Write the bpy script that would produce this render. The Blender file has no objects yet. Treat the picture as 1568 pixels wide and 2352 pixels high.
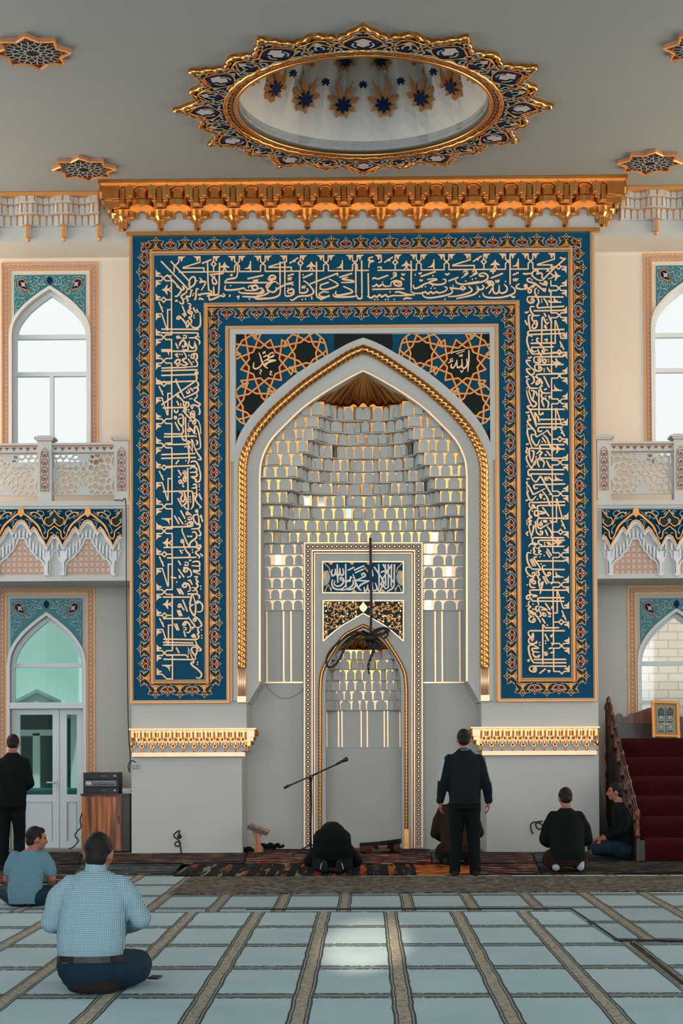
import bpy, bmesh, math, random
from mathutils import Matrix, Vector
PI = math.pi
R = math.radians
random.seed(7)
scene = bpy.context.scene
col = scene.collection

# ------------------------------------------------------------------ camera
FPX = 3750.0                      # focal length in pixels of the 1568x2352 frame
YAW, PITCH, ROLL = R(0.8514), R(1.1386), R(-0.2690)
EYE = Vector((0, 0, 1.62))
CY = 1700 - FPX * math.tan(PITCH)
CAMROT = Matrix.Rotation(YAW, 3, 'Z') @ Matrix.Rotation(PI / 2 + PITCH, 3, 'X') @ Matrix.Rotation(ROLL, 3, 'Z')
cd = bpy.data.cameras.new('camera')
cam = bpy.data.objects.new('camera', cd)
col.objects.link(cam)
cam.matrix_world = Matrix.Translation(EYE) @ CAMROT.to_4x4()
cd.sensor_width = 36
cd.lens = FPX / 2352 * 36
cd.shift_y = (CY - 1176) / 2352
cd.clip_end = 300
scene.camera = cam

# ------------------------------------------------------------------ light
vs = scene.view_settings
vs.view_transform = 'Standard'
vs.look = 'None'
vs.gamma = 1
vs.use_curve_mapping = False
vs.exposure = 0.0
cy = scene.cycles
cy.use_adaptive_sampling = True
cy.adaptive_threshold = 0.02
cy.max_bounces = 8
cy.diffuse_bounces = 4
cy.glossy_bounces = 4
cy.transparent_max_bounces = 8
cy.sample_clamp_indirect = 6
world = bpy.data.worlds.new('world')
scene.world = world
world.use_nodes = True
bg = world.node_tree.nodes['Background']
bg.inputs[0].default_value = (0.85, 0.84, 0.82, 1)
bg.inputs[1].default_value = 1.3

def area(name, loc, rot, sx, sy, power, color=(1, 1, 1)):
    d = bpy.data.lights.new(name, 'AREA')
    d.shape = 'RECTANGLE'
    d.size, d.size_y = sx, sy
    d.energy = power
    d.color = color
    o = bpy.data.objects.new(name, d)
    o.location = loc
    o.rotation_euler = rot
    col.objects.link(o)
    return o
# daylight through the tall windows of the side walls and of the rear wall
WARM = (1.0, 0.94, 0.84)
COOL = (0.80, 0.92, 1.0)
area('side_window_daylight', (-9.6, 19.2, 5.4), (0, R(-90), 0), 5.0, 5.4, 225, COOL)
area('side_window_daylight', (9.6, 19.2, 5.4), (0, R(90), 0), 5.0, 5.4, 235, WARM)
rear = area('rear_window_daylight', (0, -3.6, 4.9), (R(90), 0, 0), 18.5, 8.4, 860, (0.90, 0.96, 1.0))
rear.data.spread = R(105)
for sx in (-1, 1):               # added warm lamps, no windows behind them, graze the wall beside the portal
    area('gallery_fill', (sx * 9.7, 23.0, 6.4), (0, R(90 * sx), R(8 * sx)), 4.4, 1.3, 420, (1.0, 0.70, 0.46))
# a shaft of sun from a high rear window, falling on the carpet
sp = bpy.data.lights.new('sun_shaft', 'SPOT')
sp.energy = 62000
sp.spot_size = R(3.0)
sp.spot_blend = 0.9
sp.shadow_soft_size = 0.04
sp.color = (1.0, 0.76, 0.54)
spo = bpy.data.objects.new('sun_shaft', sp)
spo.location = (-0.6, -3.5, 3.6)
col.objects.link(spo)
sunl = bpy.data.lights.new('sun', 'SUN')
sunl.energy = 3.6
sunl.angle = R(2)
sunl.color = (1.0, 0.92, 0.8)
suno = bpy.data.objects.new('sun', sunl)
suno.rotation_euler = (R(22), R(10), 0)     # high over the roof, on the yard behind the hall
col.objects.link(suno)

# ------------------------------------------------------------------ projection
def ray(px, py):
    return CAMROT @ Vector(((px - 784) / FPX, -(py - CY) / FPX, -1))
def U(px, py, Y):
    d = ray(px, py)
    return EYE + d * (Y / d.y)
def UZ(px, py, Z):
    d = ray(px, py)
    return EYE + d * ((Z - EYE.z) / d.z)
D0 = 23.15        # front face of the portal
YW = 24.30        # back wall of the hall
YB = 23.35        # face of the balconies
YN = 24.20        # rear wall of the great niche
YM = 24.10        # face of the small mihrab
YI = 24.62        # rear of the small mihrab
H = 9.54          # ceiling
tgt = UZ(838, 2172, 0)
spo.rotation_euler = (tgt - spo.location).to_track_quat('-Z', 'Y').to_euler()
def F(px, py, Y=D0):
    p = U(px, py, Y)
    return (p.x, p.z)

# ------------------------------------------------------------------ materials
def lin(c):
    return tuple((v / 12.92 if v <= 0.04045 else ((v + 0.055) / 1.055) ** 2.4) for v in c)
def rgb(r, g, b):
    return lin((r / 255, g / 255, b / 255))
def mat(name, c, rough=0.7, metal=0.0, var=0.06, scale=6.0, bump=0.0, bscale=60.0, spec=0.4, emit=0):
    m = bpy.data.materials.new(name)
    m.use_nodes = True
    nt = m.node_tree
    b = nt.nodes['Principled BSDF']
    b.inputs['Roughness'].default_value = rough
    b.inputs['Metallic'].default_value = metal
    b.inputs['Specular IOR Level'].default_value = spec
    tc = nt.nodes.new('ShaderNodeTexCoord')
    if var:
        n = nt.nodes.new('ShaderNodeTexNoise')
        n.inputs['Scale'].default_value = scale
        n.inputs['Detail'].default_value = 5
        nt.links.new(tc.outputs['Object'], n.inputs['Vector'])
        mx = nt.nodes.new('ShaderNodeMix')
        mx.data_type = 'RGBA'
        mx.inputs[6].default_value = (*[max(0, v * (1 - 2 * var)) for v in c], 1)
        mx.inputs[7].default_value = (*[min(1, v * (1 + 2 * var)) for v in c], 1)
        nt.links.new(n.outputs['Fac'], mx.inputs[0])
        nt.links.new(mx.outputs[2], b.inputs['Base Color'])
    else:
        b.inputs['Base Color'].default_value = (*c, 1)
    if bump:
        n2 = nt.nodes.new('ShaderNodeTexNoise')
        n2.inputs['Scale'].default_value = bscale
        nt.links.new(tc.outputs['Object'], n2.inputs['Vector'])
        bp = nt.nodes.new('ShaderNodeBump')
        bp.inputs['Strength'].default_value = bump
        bp.inputs['Distance'].default_value = 0.01
        nt.links.new(n2.outputs['Fac'], bp.inputs['Height'])
        nt.links.new(bp.outputs['Normal'], b.inputs['Normal'])
    return m
M = {}
M['plaster'] = mat('grey plaster', rgb(188, 189, 184), 0.75, var=0.03, scale=1.5, bump=0.05)
M['wall'] = mat('warm lit wall paint', rgb(206, 196, 183), 0.8, var=0.03, scale=1.0)  # warm light on the upper walls mixed into the paint colour
M['shadewall'] = mat('shaded wall paint', rgb(172, 171, 164), 0.8, var=0.03, scale=1.0)  # same paint, darkened for the shade under the balconies
M['ceil'] = mat('ceiling paint', rgb(138, 144, 143), 0.85, var=0.02, scale=0.7)
M['white'] = mat('white paint', rgb(205, 205, 202), 0.6, var=0.02)
M['gold'] = mat('gold leaf', (0.72, 0.34, 0.10), 0.27, 1.0, var=0.10, scale=5, bump=0.06, bscale=25)
M['ropegold'] = mat('dark rope gold', (0.55, 0.25, 0.075), 0.28, 1.0, var=0.08, scale=5)
M['goldpaint'] = mat('gold paint', rgb(212, 146, 78), 0.42, 0.35, var=0.08, scale=4)
M['oldgold'] = mat('old gold relief', rgb(176, 122, 66), 0.42, 0.35, var=0.1, scale=4)
M['letter'] = mat('gilded lettering', rgb(250, 200, 152), 0.5, 0.12, var=0.05, scale=3)
M['cream'] = mat('pale gilding', (0.90, 0.60, 0.37), 0.42, 0.7, var=0.08, scale=4)  # gold with the cream of its bright reflection put into the colour
M['blue'] = mat('blue glaze', rgb(0, 72, 100), 0.6, var=0.08, scale=9, bump=0.02, spec=.12)
M['navy'] = mat('navy paint', rgb(8, 30, 62), 0.5, spec=.1)
M['teal'] = mat('teal glaze', rgb(40, 112, 116), 0.5, var=0.05)
M['green'] = mat('dark green enamel', rgb(34, 52, 48), 0.5, var=0.05, spec=.1)
M['red'] = mat('oxblood enamel', rgb(92, 26, 18), 0.5, var=0.06, spec=.1)
M['black'] = mat('black green enamel', rgb(24, 32, 30), 0.55, var=0.05, spec=.1)
M['outline'] = mat('pale outline paint', rgb(178, 172, 168), 0.6, var=0.02)
M['pink'] = mat('pink painted band', rgb(186, 166, 146), 0.7, var=0.05)
M['rust'] = mat('rust painted line', rgb(172, 116, 86), 0.7, var=0.05)
M['brown'] = mat('brown painted line', rgb(120, 78, 52), 0.7, var=0.05)
M['scroll'] = mat('grey blue scroll paint', rgb(136, 160, 168), 0.6, var=0.03)
M['mirror'] = mat('mirror tile', (0.80, 0.86, 0.88), 0.06, 1.0, var=0.0)
M['bluemirror'] = mat('blue mirror tile', (0.30, 0.50, 0.58), 0.12, 0.9, var=0.05)
M['cable'] = mat('black cable rubber', rgb(22, 26, 28), 0.5, var=0.0)
M['blackmetal'] = mat('black painted metal', rgb(20, 24, 26), 0.4, var=0.0)

# ------------------------------------------------------------------ mesh builder
class MB:
    def __init__(self):
        self.v, self.f, self.m, self.mats = [], [], [], []
        self.s = []
    def mi(self, k):
        mm = M[k] if isinstance(k, str) else k
        if mm not in self.mats:
            self.mats.append(mm)
        return self.mats.index(mm)
    def add(self, vs, fs, k, smooth=False):
        o = len(self.v)
        i = self.mi(k)
        self.v += [tuple(p) for p in vs]
        for f in fs:
            self.f.append([o + j for j in f])
            self.m.append(i)
            self.s.append(smooth)
    def box(self, x0, x1, y0, y1, z0, z1, k):
        if x0 > x1: x0, x1 = x1, x0
        if y0 > y1: y0, y1 = y1, y0
        if z0 > z1: z0, z1 = z1, z0
        vs = [(x, y, z) for z in (z0, z1) for y in (y0, y1) for x in (x0, x1)]
        self.add(vs, [(0, 1, 5, 4), (1, 3, 7, 5), (3, 2, 6, 7), (2, 0, 4, 6), (4, 5, 7, 6), (0, 2, 3, 1)], k)
    def prism(self, poly, y0, y1, k, kside=None):
        """poly: (x, z) outline facing the camera; y0 front, y1 back"""
        n = len(poly)
        a = sum(poly[i][0] * poly[(i + 1) % n][1] - poly[(i + 1) % n][0] * poly[i][1] for i in range(n))
        if a < 0:
            poly = poly[::-1]
        vs = [(x, y0, z) for x, z in poly] + [(x, y1, z) for x, z in poly]
        self.add(vs, [list(range(n)), list(range(2 * n - 1, n - 1, -1))], k)
        self.add(vs, [(i, i + n, (i + 1) % n + n, (i + 1) % n) for i in range(n)], kside or k)
    def slab(self, poly, z0, z1, k):
        """poly: (x, y) outline seen from above"""
        n = len(poly)
        a = sum(poly[i][0] * poly[(i + 1) % n][1] - poly[(i + 1) % n][0] * poly[i][1] for i in range(n))
        if a < 0:
            poly = poly[::-1]
        vs = [(x, y, z1) for x, y in poly] + [(x, y, z0) for x, y in poly]
        fs = [list(range(n)), list(range(2 * n - 1, n - 1, -1))]
        fs += [(i, i + n, (i + 1) % n + n, (i + 1) % n) for i in range(n)]
        self.add(vs, fs, k)
    def tube(self, pts, r, k, n=8, closed=False, smooth=True, rf=None):
        """round bar along 3-D points; r number or list; rf(i, a) radius factor"""
        P = [Vector(p) for p in pts]
        m = len(P)
        up = None
        vs = []
        for i in range(m):
            if closed:
                t = P[(i + 1) % m] - P[i - 1]
            else:
                t = P[min(i + 1, m - 1)] - P[max(i - 1, 0)]
            if t.length < 1e-9: t = Vector((0, 0, 1))
            t.normalize()
            if up is None:
                up = Vector((0, 0, 1)) if abs(t.z) < 0.9 else Vector((0, 1, 0))
            s = t.cross(up)
            if s.length < 1e-6: s = t.cross(Vector((1, 0, 0)))
            s.normalize()
            up = s.cross(t).normalized()
            ri = r[i] if isinstance(r, (list, tuple)) else r
            for j in range(n):
                a = 2 * PI * j / n
                q = ri * (rf(i, a) if rf else 1)
                vs.append(P[i] + s * math.cos(a) * q + up * math.sin(a) * q)
        fs = []
        for i in range(m if closed else m - 1):
            b, c = i * n, ((i + 1) % m) * n
            for j in range(n):
                fs.append((b + j, b + (j + 1) % n, c + (j + 1) % n, c + j))
        if not closed:
            fs.append(tuple(range(n - 1, -1, -1)))
            fs.append(tuple(range((m - 1) * n, m * n)))
        self.add(vs, fs, k, smooth)
    def lathe(self, prof, c, k, n=16, smooth=True, a0=0, a1=2 * PI, cap=True):
        """prof: (radius, z) pairs round a vertical axis at c"""
        full = abs(a1 - a0 - 2 * PI) < 1e-6
        cnt = n if full else n + 1
        vs = []
        for r_, z in prof:
            for j in range(cnt):
                a = a0 + (a1 - a0) * j / n
                vs.append((c[0] + r_ * math.cos(a), c[1] + r_ * math.sin(a), c[2] + z))
        fs = []
        for i in range(len(prof) - 1):
            for j in range(n):
                q = (j + 1) % cnt
                fs.append((i * cnt + j, i * cnt + q, (i + 1) * cnt + q, (i + 1) * cnt + j))
        if full and cap:
            fs.append(tuple(range(cnt - 1, -1, -1)))
            fs.append(tuple(range((len(prof) - 1) * cnt, len(prof) * cnt)))
        self.add(vs, fs, k, smooth)
    def stroke(self, pts, w, y0, th, k, T=None, cap=True):
        """flat pen stroke on a wall: pts (x, z), width w (number or list), front at y0, thickness th"""
        n = len(pts)
        if n < 2: return
        L, Rr = [], []
        for i in range(n):
            a = pts[max(i - 1, 0)]
            b = pts[min(i + 1, n - 1)]
            dx, dz = b[0] - a[0], b[1] - a[1]
            l = math.hypot(dx, dz) or 1e-9
            sc = 1.0
            if 0 < i < n - 1:
                p, q, s = pts[i - 1], pts[i], pts[i + 1]
                l1 = math.hypot(q[0] - p[0], q[1] - p[1]) or 1e-9
                l2 = math.hypot(s[0] - q[0], s[1] - q[1]) or 1e-9
                cs = ((q[0] - p[0]) * (s[0] - q[0]) + (q[1] - p[1]) * (s[1] - q[1])) / l1 / l2
                dx = (q[0] - p[0]) / l1 + (s[0] - q[0]) / l2
                dz = (q[1] - p[1]) / l1 + (s[1] - q[1]) / l2
                l = math.hypot(dx, dz)
                if l < 0.3:
                    dx, dz, l = s[0] - p[0], s[1] - p[1], math.hypot(s[0] - p[0], s[1] - p[1]) or 1e-9
                sc = min(1.6, 1 / max(0.3, math.sqrt(max(0, (1 + cs) / 2))))
            h = (w[i] if isinstance(w, (list, tuple)) else w) / 2 * sc
            nx, nz = -dz / l * h, dx / l * h
            L.append((pts[i][0] + nx, pts[i][1] + nz))
            Rr.append((pts[i][0] - nx, pts[i][1] - nz))
        vs = []
        for i in range(n):
            ye = y0 - .00022 * i
            vs += [(L[i][0], ye, L[i][1]), (Rr[i][0], ye, Rr[i][1]), (L[i][0], y0 + th, L[i][1]), (Rr[i][0], y0 + th, Rr[i][1])]
        fs = []
        for i in range(n - 1):
            b, c = 4 * i, 4 * i + 4
            fs += [(b, b + 1, c + 1, c), (b + 1, b + 3, c + 3, c + 1), (b + 2, b, c, c + 2)]
        fs += [(0, 2, 3, 1), (4 * n - 4, 4 * n - 3, 4 * n - 1, 4 * n - 2)]
        if T:
            vs = [T(p) for p in vs]
        self.add(vs, fs, k)
    def build(self, name, parent=None, kind=None, label=None, xf=None):
        me = bpy.data.meshes.new(name)
        me.from_pydata(self.v, [], self.f)
        for mm in self.mats:
            me.materials.append(mm)
        me.polygons.foreach_set('material_index', self.m)
        me.polygons.foreach_set('use_smooth', self.s)
        me.update()
        o = bpy.data.objects.new(name, me)
        col.objects.link(o)
        if parent is not None:
            o.parent = parent
            o.matrix_parent_inverse = parent.matrix_basis.inverted()
        if kind: o['kind'] = kind
        if label: o['label'] = label
        return o

def thing(name, label, cat, loc=(0, 0, 0), group=None):
    o = bpy.data.objects.new(name, None)
    o.empty_display_size = 0.1
    o.location = loc
    col.objects.link(o)
    o['label'] = label
    o['category'] = cat
    if group: o['group'] = group
    return o
def tag(o, label, cat, group=None):
    o['label'] = label
    o['category'] = cat
    if group: o['group'] = group
    return o
def crom(pts, n=6, closed=False):
    """Catmull-Rom through the points"""
    out = []
    m = len(pts)
    segs = m if closed else m - 1
    for i in range(segs):
        if closed:
            p0, p1, p2, p3 = pts[i - 1], pts[i], pts[(i + 1) % m], pts[(i + 2) % m]
        else:
            p0, p1, p2, p3 = pts[max(i - 1, 0)], pts[i], pts[i + 1], pts[min(i + 2, m - 1)]
        for j in range(n):
            t = j / n
            out.append(tuple(0.5 * (2 * b + (c - a) * t + (2 * a - 5 * b + 4 * c - d) * t * t + (3 * b - a - 3 * c + d) * t ** 3)
                             for a, b, c, d in zip(p0, p1, p2, p3)))
    if not closed:
        out.append(tuple(pts[-1]))
    return out
def resample(pts, step):
    out = [tuple(pts[0])]
    acc = 0.0
    for i in range(1, len(pts)):
        a, b = Vector(pts[i - 1]), Vector(pts[i])
        l = (b - a).length
        while acc + l >= step and l > 0:
            a = a + (b - a) * ((step - acc) / l)
            out.append(tuple(a))
            l = (b - a).length
            acc = 0.0
        acc += l
    return out
# ------------------------------------------------------------------ room shell
def structure(name, mb):
    return mb.build(name, kind='structure')
XS = 10.0
# curves of the pointed openings, in photo pixels, right half seen from the axis outwards
def arch_pts(half, n=8):
    return crom(half, n)
def mirror(pts, ax):
    return [(2 * ax - x, y) for x, y in pts]

b = MB()
b.box(-XS - .3, XS + .3, -4.3, 24.9, -0.3, 0, mat('floor screed', rgb(120, 118, 112), 0.8))
structure('floor', b)

# ceiling with the round opening of the dome
DC = UZ(834, 236, H)
DOME = UZ(834, 345, H)
DOME2 = UZ(834, 122, H)
DR = (DOME.y - DOME2.y) / 2
DCX, DCY = (DOME.x + DOME2.x) / 2 , (DOME.y + DOME2.y) / 2
b = MB()
N = 64
ring = [(DCX + DR * math.cos(2 * PI * i / N), DCY + DR * math.sin(2 * PI * i / N)) for i in range(N)]
def sq(i):
    a = 2 * PI * i / N
    c, s = math.cos(a), math.sin(a)
    t = 3.2 / max(abs(c), abs(s))
    return (DCX + t * c, DCY + t * s)
vs = [(x, y, H) for x, y in ring] + [(*sq(i), H) for i in range(N)] + [(x, y, H + 0.25) for x, y in ring]
b.add(vs, [(i, (i + 1) % N, (i + 1) % N + N, i + N) for i in range(N)] +
      [(i, i + 2 * N, (i + 1) % N + 2 * N, (i + 1) % N) for i in range(N)], 'ceil')
b.box(-XS, DCX - 3.2, -4, 25.5, H, H + .2, 'ceil')
b.box(DCX + 3.2, XS, -4, 25.5, H, H + .2, 'ceil')
b.box(DCX - 3.2, DCX + 3.2, -4, DCY - 3.2, H, H + .2, 'ceil')
b.box(DCX - 3.2, DCX + 3.2, DCY + 3.2, 25.5, H, H + .2, 'ceil')
structure('ceiling', b)

XL, XR = -3.33, 3.29
# back wall left and right of the portal, with a window above and a door / window below
WIN = {}
def opening(axis, half, apex, spring, sill):
    """pointed opening on the back wall from photo pixels: list of (x, z)"""
    hw = half
    curve = [(u, apex + f * (spring - apex)) for u, f in ((0, 0), (.26, .14), (.53, .31), (.70, .445), (.88, .64), (.97, .82), (1.0, 1.0))]
    pts = crom([(axis + u * hw, v) for u, v in curve], 5)
    return pts
def mk_open(axis, half, apex, spring, sillz):
    p = opening(axis, half, apex, spring, 0)
    r = [F(x, y, YW) for x, y in p]
    ax = r[0][0]
    r[-1] = (r[-2][0] + 0.002, r[-1][1])
    return dict(ax=ax, right=r, left=[(2 * ax - x, z) for x, z in r], zs=sillz, hw=r[-1][0] - ax, za=r[0][1], zsp=r[-1][1])
ZSILL = F(116, 1066, YW)[1]
ZMID = F(116, 1240, YB)[1]
OPL = [mk_open(114.5, 89, 664, 772, ZSILL), mk_open(107, 86, 1414, 1532, 0.02)]
OPR = [mk_open(1589, 92, 643, 752, ZSILL), mk_open(1553, 87, 1405, 1522, 0.95)]
def wall_piece(mb, x0, x1, z0, z1, o, k='wall'):
    for side in (0, 1):
        xo = x0 if side == 0 else x1
        pts = o['right'] if side else o['left']
        poly = [(xo, z0), (xo, z1), (o['ax'], z1)] + pts + [(pts[-1][0], o['zs'])]
        if o['zs'] - z0 > .05:
            poly += [(o['ax'], o['zs']), (o['ax'], z0)]
        else:
            poly[-1] = (pts[-1][0], z0)
        mb.prism(poly, YW, YW + 0.3, k)
for nm, x0, x1, op in (('wall_left_of_portal', -XS, XL + .05, OPL), ('wall_right_of_portal', XR - .05, XS, OPR)):
    mb = MB()
    wall_piece(mb, x0, x1, 0, ZMID, op[1], 'shadewall')
    wall_piece(mb, x0, x1, ZMID, H, op[0])
    structure(nm, mb)
# side walls and rear wall with their tall windows
for sx, nm in ((-1, 'wall_left'), (1, 'wall_right')):
    mb = MB()
    x0, x1 = sx * XS, sx * (XS + .3)
    mb.box(x0, x1, -4.3, 25.5, 0, 2.6, 'wall')
    mb.box(x0, x1, -4.3, 25.5, 8.6, H + .2, 'wall')
    for y in (-4.3, 2.2, 8.8, 12.2, 19.8):
        mb.box(x0, x1, y, y + (0.8 if y != 19.8 else 5.7), 2.6, 8.6, 'wall')
    structure(nm, mb)
mb = MB()
mb.box(-XS, XS, -4.3, -4, 0, 3.2, 'wall'); mb.box(-XS, XS, -4.3, -4, 8.9, H + .2, 'wall')
for x in (-10, -5.2, -.4, 4.4, 9.2):
    mb.box(x, x + .8, -4.3, -4, 3.2, 8.9, 'wall')
structure('wall_rear', mb)
# ------------------------------------------------------------------ the great portal
AX = 834.0
ARCH_OUT = crom([(834, 777), (868, 790), (909, 813), (950, 836), (988, 861), (1030, 895), (1063, 926), (1085, 950), (1103, 974), (1118, 1000), (1127, 1025), (1131, 1060)], 4)
ARCH_ROPE = crom([(834, 804), (860, 814), (889, 831), (949, 871), (980, 894), (1008, 918), (1036, 943), (1057, 966), (1077, 990), (1093, 1017), (1105, 1045), (1110.5, 1075), (1111, 1100)], 4)
ARCH_IN = crom([(834, 853), (856, 863), (900, 888), (941, 914), (978, 942), (1008, 971), (1030, 993), (1047, 1013), (1060, 1037), (1069, 1065), (1071.5, 1100)], 4)
def both(half):
    return [(2 * AX - x, y) for x, y in half[::-1]] + list(half[1:])
def FF(pts, Y=D0):
    return [F(x, y, Y) for x, y in pts]
PX = lambda n: n / 162.0
portal = thing('mihrab_portal', 'monumental blue and gold tiled mihrab portal rising to the ceiling', 'mihrab', (-0.02, D0, 0))

# body
mb = MB()
xc = F(AX, 900)[0]
def half_body(mb, sgn):
    hp = [(569, 1615), (597, 1567), (597, 1100)] if sgn < 0 else [(1101, 1613), (1071.5, 1565), (1071.5, 1100)]
    arch = FF(ARCH_IN if sgn > 0 else mirror(ARCH_IN, AX))
    arch[0] = (xc, arch[0][1])
    pts = FF(hp)
    jamb = arch[:-1] + [pts[2], pts[1], pts[0]]
    xo = XL if sgn < 0 else XR
    up, lo = FF([(566, 1615), (555, 1725)] if sgn < 0 else [(1105, 1615), (1116, 1725)])
    zj = pts[0][1]
    for p, q in zip(jamb, jamb[1:]):        # arch and jamb, strip by strip
        if abs(p[0] - q[0]) > 1e-5:
            top = H if p[1] > pts[2][1] - 1e-6 else None
        if p[1] >= pts[2][1] - .001 and q[1] >= pts[2][1] - .001:
            mb.prism([p, q, (q[0], H), (p[0], H)], D0, YN, 'plaster')
    xj = pts[2][0]
    for (a0_, z0_), (a1_, z1_) in (((xj, pts[2][1]), (xj, pts[1][1])), ((xj, pts[1][1]), (pts[0][0], zj)), ((up[0], zj), (up[0], lo[1])), ((lo[0], lo[1]), (lo[0], 0))):
        mb.prism([(a0_, z0_), (a1_, z1_), (xo, z1_), (xo, z0_)], D0, YN, 'plaster')
    mb.prism([(xj, pts[2][1]), (xo, pts[2][1]), (xo, H), (xj, H)], D0, YN, 'plaster')
for s in (-1, 1):
    half_body(mb, s)
mb.box(XL, XL + .15, YN, YW + .3, 0, H, 'plaster')
mb.box(XR - .15, XR, YN, YW + .3, 0, H, 'plaster')
# rear wall of the niche, left open where the small mihrab goes in
INNER = crom([(834, 1447), (868, 1465), (892, 1490), (908, 1518), (918, 1548), (921, 1580)], 4)
for s in (-1, 1):
    a = FF(INNER if s > 0 else mirror(INNER, AX), YN)
    xm = F(AX, 1447, YN)[0]
    a[0] = (xm, a[0][1])
    xo = XL if s < 0 else XR
    mb.prism([(xo, 0), (xo, H), (xm, H)] + a + [(a[-1][0], 0)], YN, YN + 0.1, 'plaster')
mb.build('portal_body', portal)

# blue border panel (an upside-down U) with its gilded edge
PI_OUT = [(303, 1612), (303, 538), (1364, 529), (1371, 1609)]
PI_IN = [(526, 1612), (524, 754), (1143, 749), (1147, 1609)]
XO = [F(302, 1600)[0], F(1367, 1600)[0]]
XI = [F(525, 1600)[0], F(1145, 1600)[0]]
ZB = F(AX, 1611)[1]
ZT = F(AX, 534)[1]
ZI = F(AX, 752)[1]
def pi_poly(xo, xi, zb, zt, zi):
    return [(xo[0], zb), (xo[0], zt), (xo[1], zt), (xo[1], zb), (xi[1], zb), (xi[1], zi), (xi[0], zi), (xi[0], zb)]
mb = MB()
mb.prism(pi_poly(XO, XI, ZB, ZT, ZI), D0 - .02, D0 + .02, 'blue')
mb.build('border_tiles', portal, label='blue glazed border tiles')
def loop_moulding(poly, w, y0, k, prof='flat', mb=None):
    n = len(poly)
    mb = mb or MB()
    for i in range(n):
        a, c = poly[i], poly[(i + 1) % n]
        dx, dz = c[0] - a[0], c[1] - a[1]
        l = math.hypot(dx, dz)
        ux, uz = dx / l * w / 2, dz / l * w / 2
        if prof == 'round':
            m = [(-1, 0), (-.8, .62), (-.3, .95), (.3, .95), (.8, .62), (1, 0)]
            vs = []
            for (px_, pz_) in (a, c):
                e = -1 if (px_, pz_) == a else 1
                for q, hgt in m:
                    vs.append((px_ + e * ux - uz * q, y0 - hgt * w * .45 - .001 * (i % 2), pz_ + e * uz + ux * q))
            fs = [(j, j + 1, j + 7, j + 6) for j in range(5)] + [(0, 6, 11, 5)]
            mb.add(vs, fs, k, True)
        else:
            mb.stroke([(a[0] - ux, a[1] - uz), (c[0] + ux, c[1] + uz)], w, y0 - .0012 * (i % 2), 0.03, k)
    return mb
loop_moulding(pi_poly(XO, XI, ZB, ZT, ZI), PX(5), D0 - .045, 'goldpaint').build('gilded_edge', portal)
mb = loop_moulding(pi_poly([XO[0] + PX(4), XO[1] - PX(4)], [XI[0] - PX(4), XI[1] + PX(4)], ZB + PX(4), ZT - PX(5), ZI + PX(4)), PX(2), D0 - .027, 'outline')
mb.build('border_line', portal)

# calligraphy panel
XTO = [F(357, 1500)[0], F(1310, 1500)[0]]
XTI = [F(470, 1500)[0], F(1198, 1500)[0]]
ZTB, ZTT, ZTI = F(AX, 1559)[1], F(AX, 584)[1], F(AX, 694)[1]
mb = MB()
tp = pi_poly(XTO, XTI, ZTB, ZTT, ZTI)
g = PX(9)
tp2 = pi_poly([XTO[0] - g, XTO[1] + g], [XTI[0] + g, XTI[1] - g], ZTB - g, ZTT + g, ZTI - g)
mb.prism(tp2, D0 - .035, D0, 'outline')
mb.prism(tp, D0 - .04, D0, 'blue')
text_panel = mb.build('calligraphy_panel', portal, label='blue panel with gilded Arabic calligraphy')
g = PX(4.5)
tpm = pi_poly([XTO[0] - g - PX(2), XTO[1] + g + PX(2)], [XTI[0] + g + PX(2), XTI[1] - g - PX(2)], ZTB - g - PX(2), ZTT + g + PX(2), ZTI - g - PX(2))
loop_moulding(tpm, PX(8.5), D0 - .04, 'goldpaint', 'round').build('panel_moulding', portal)

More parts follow.
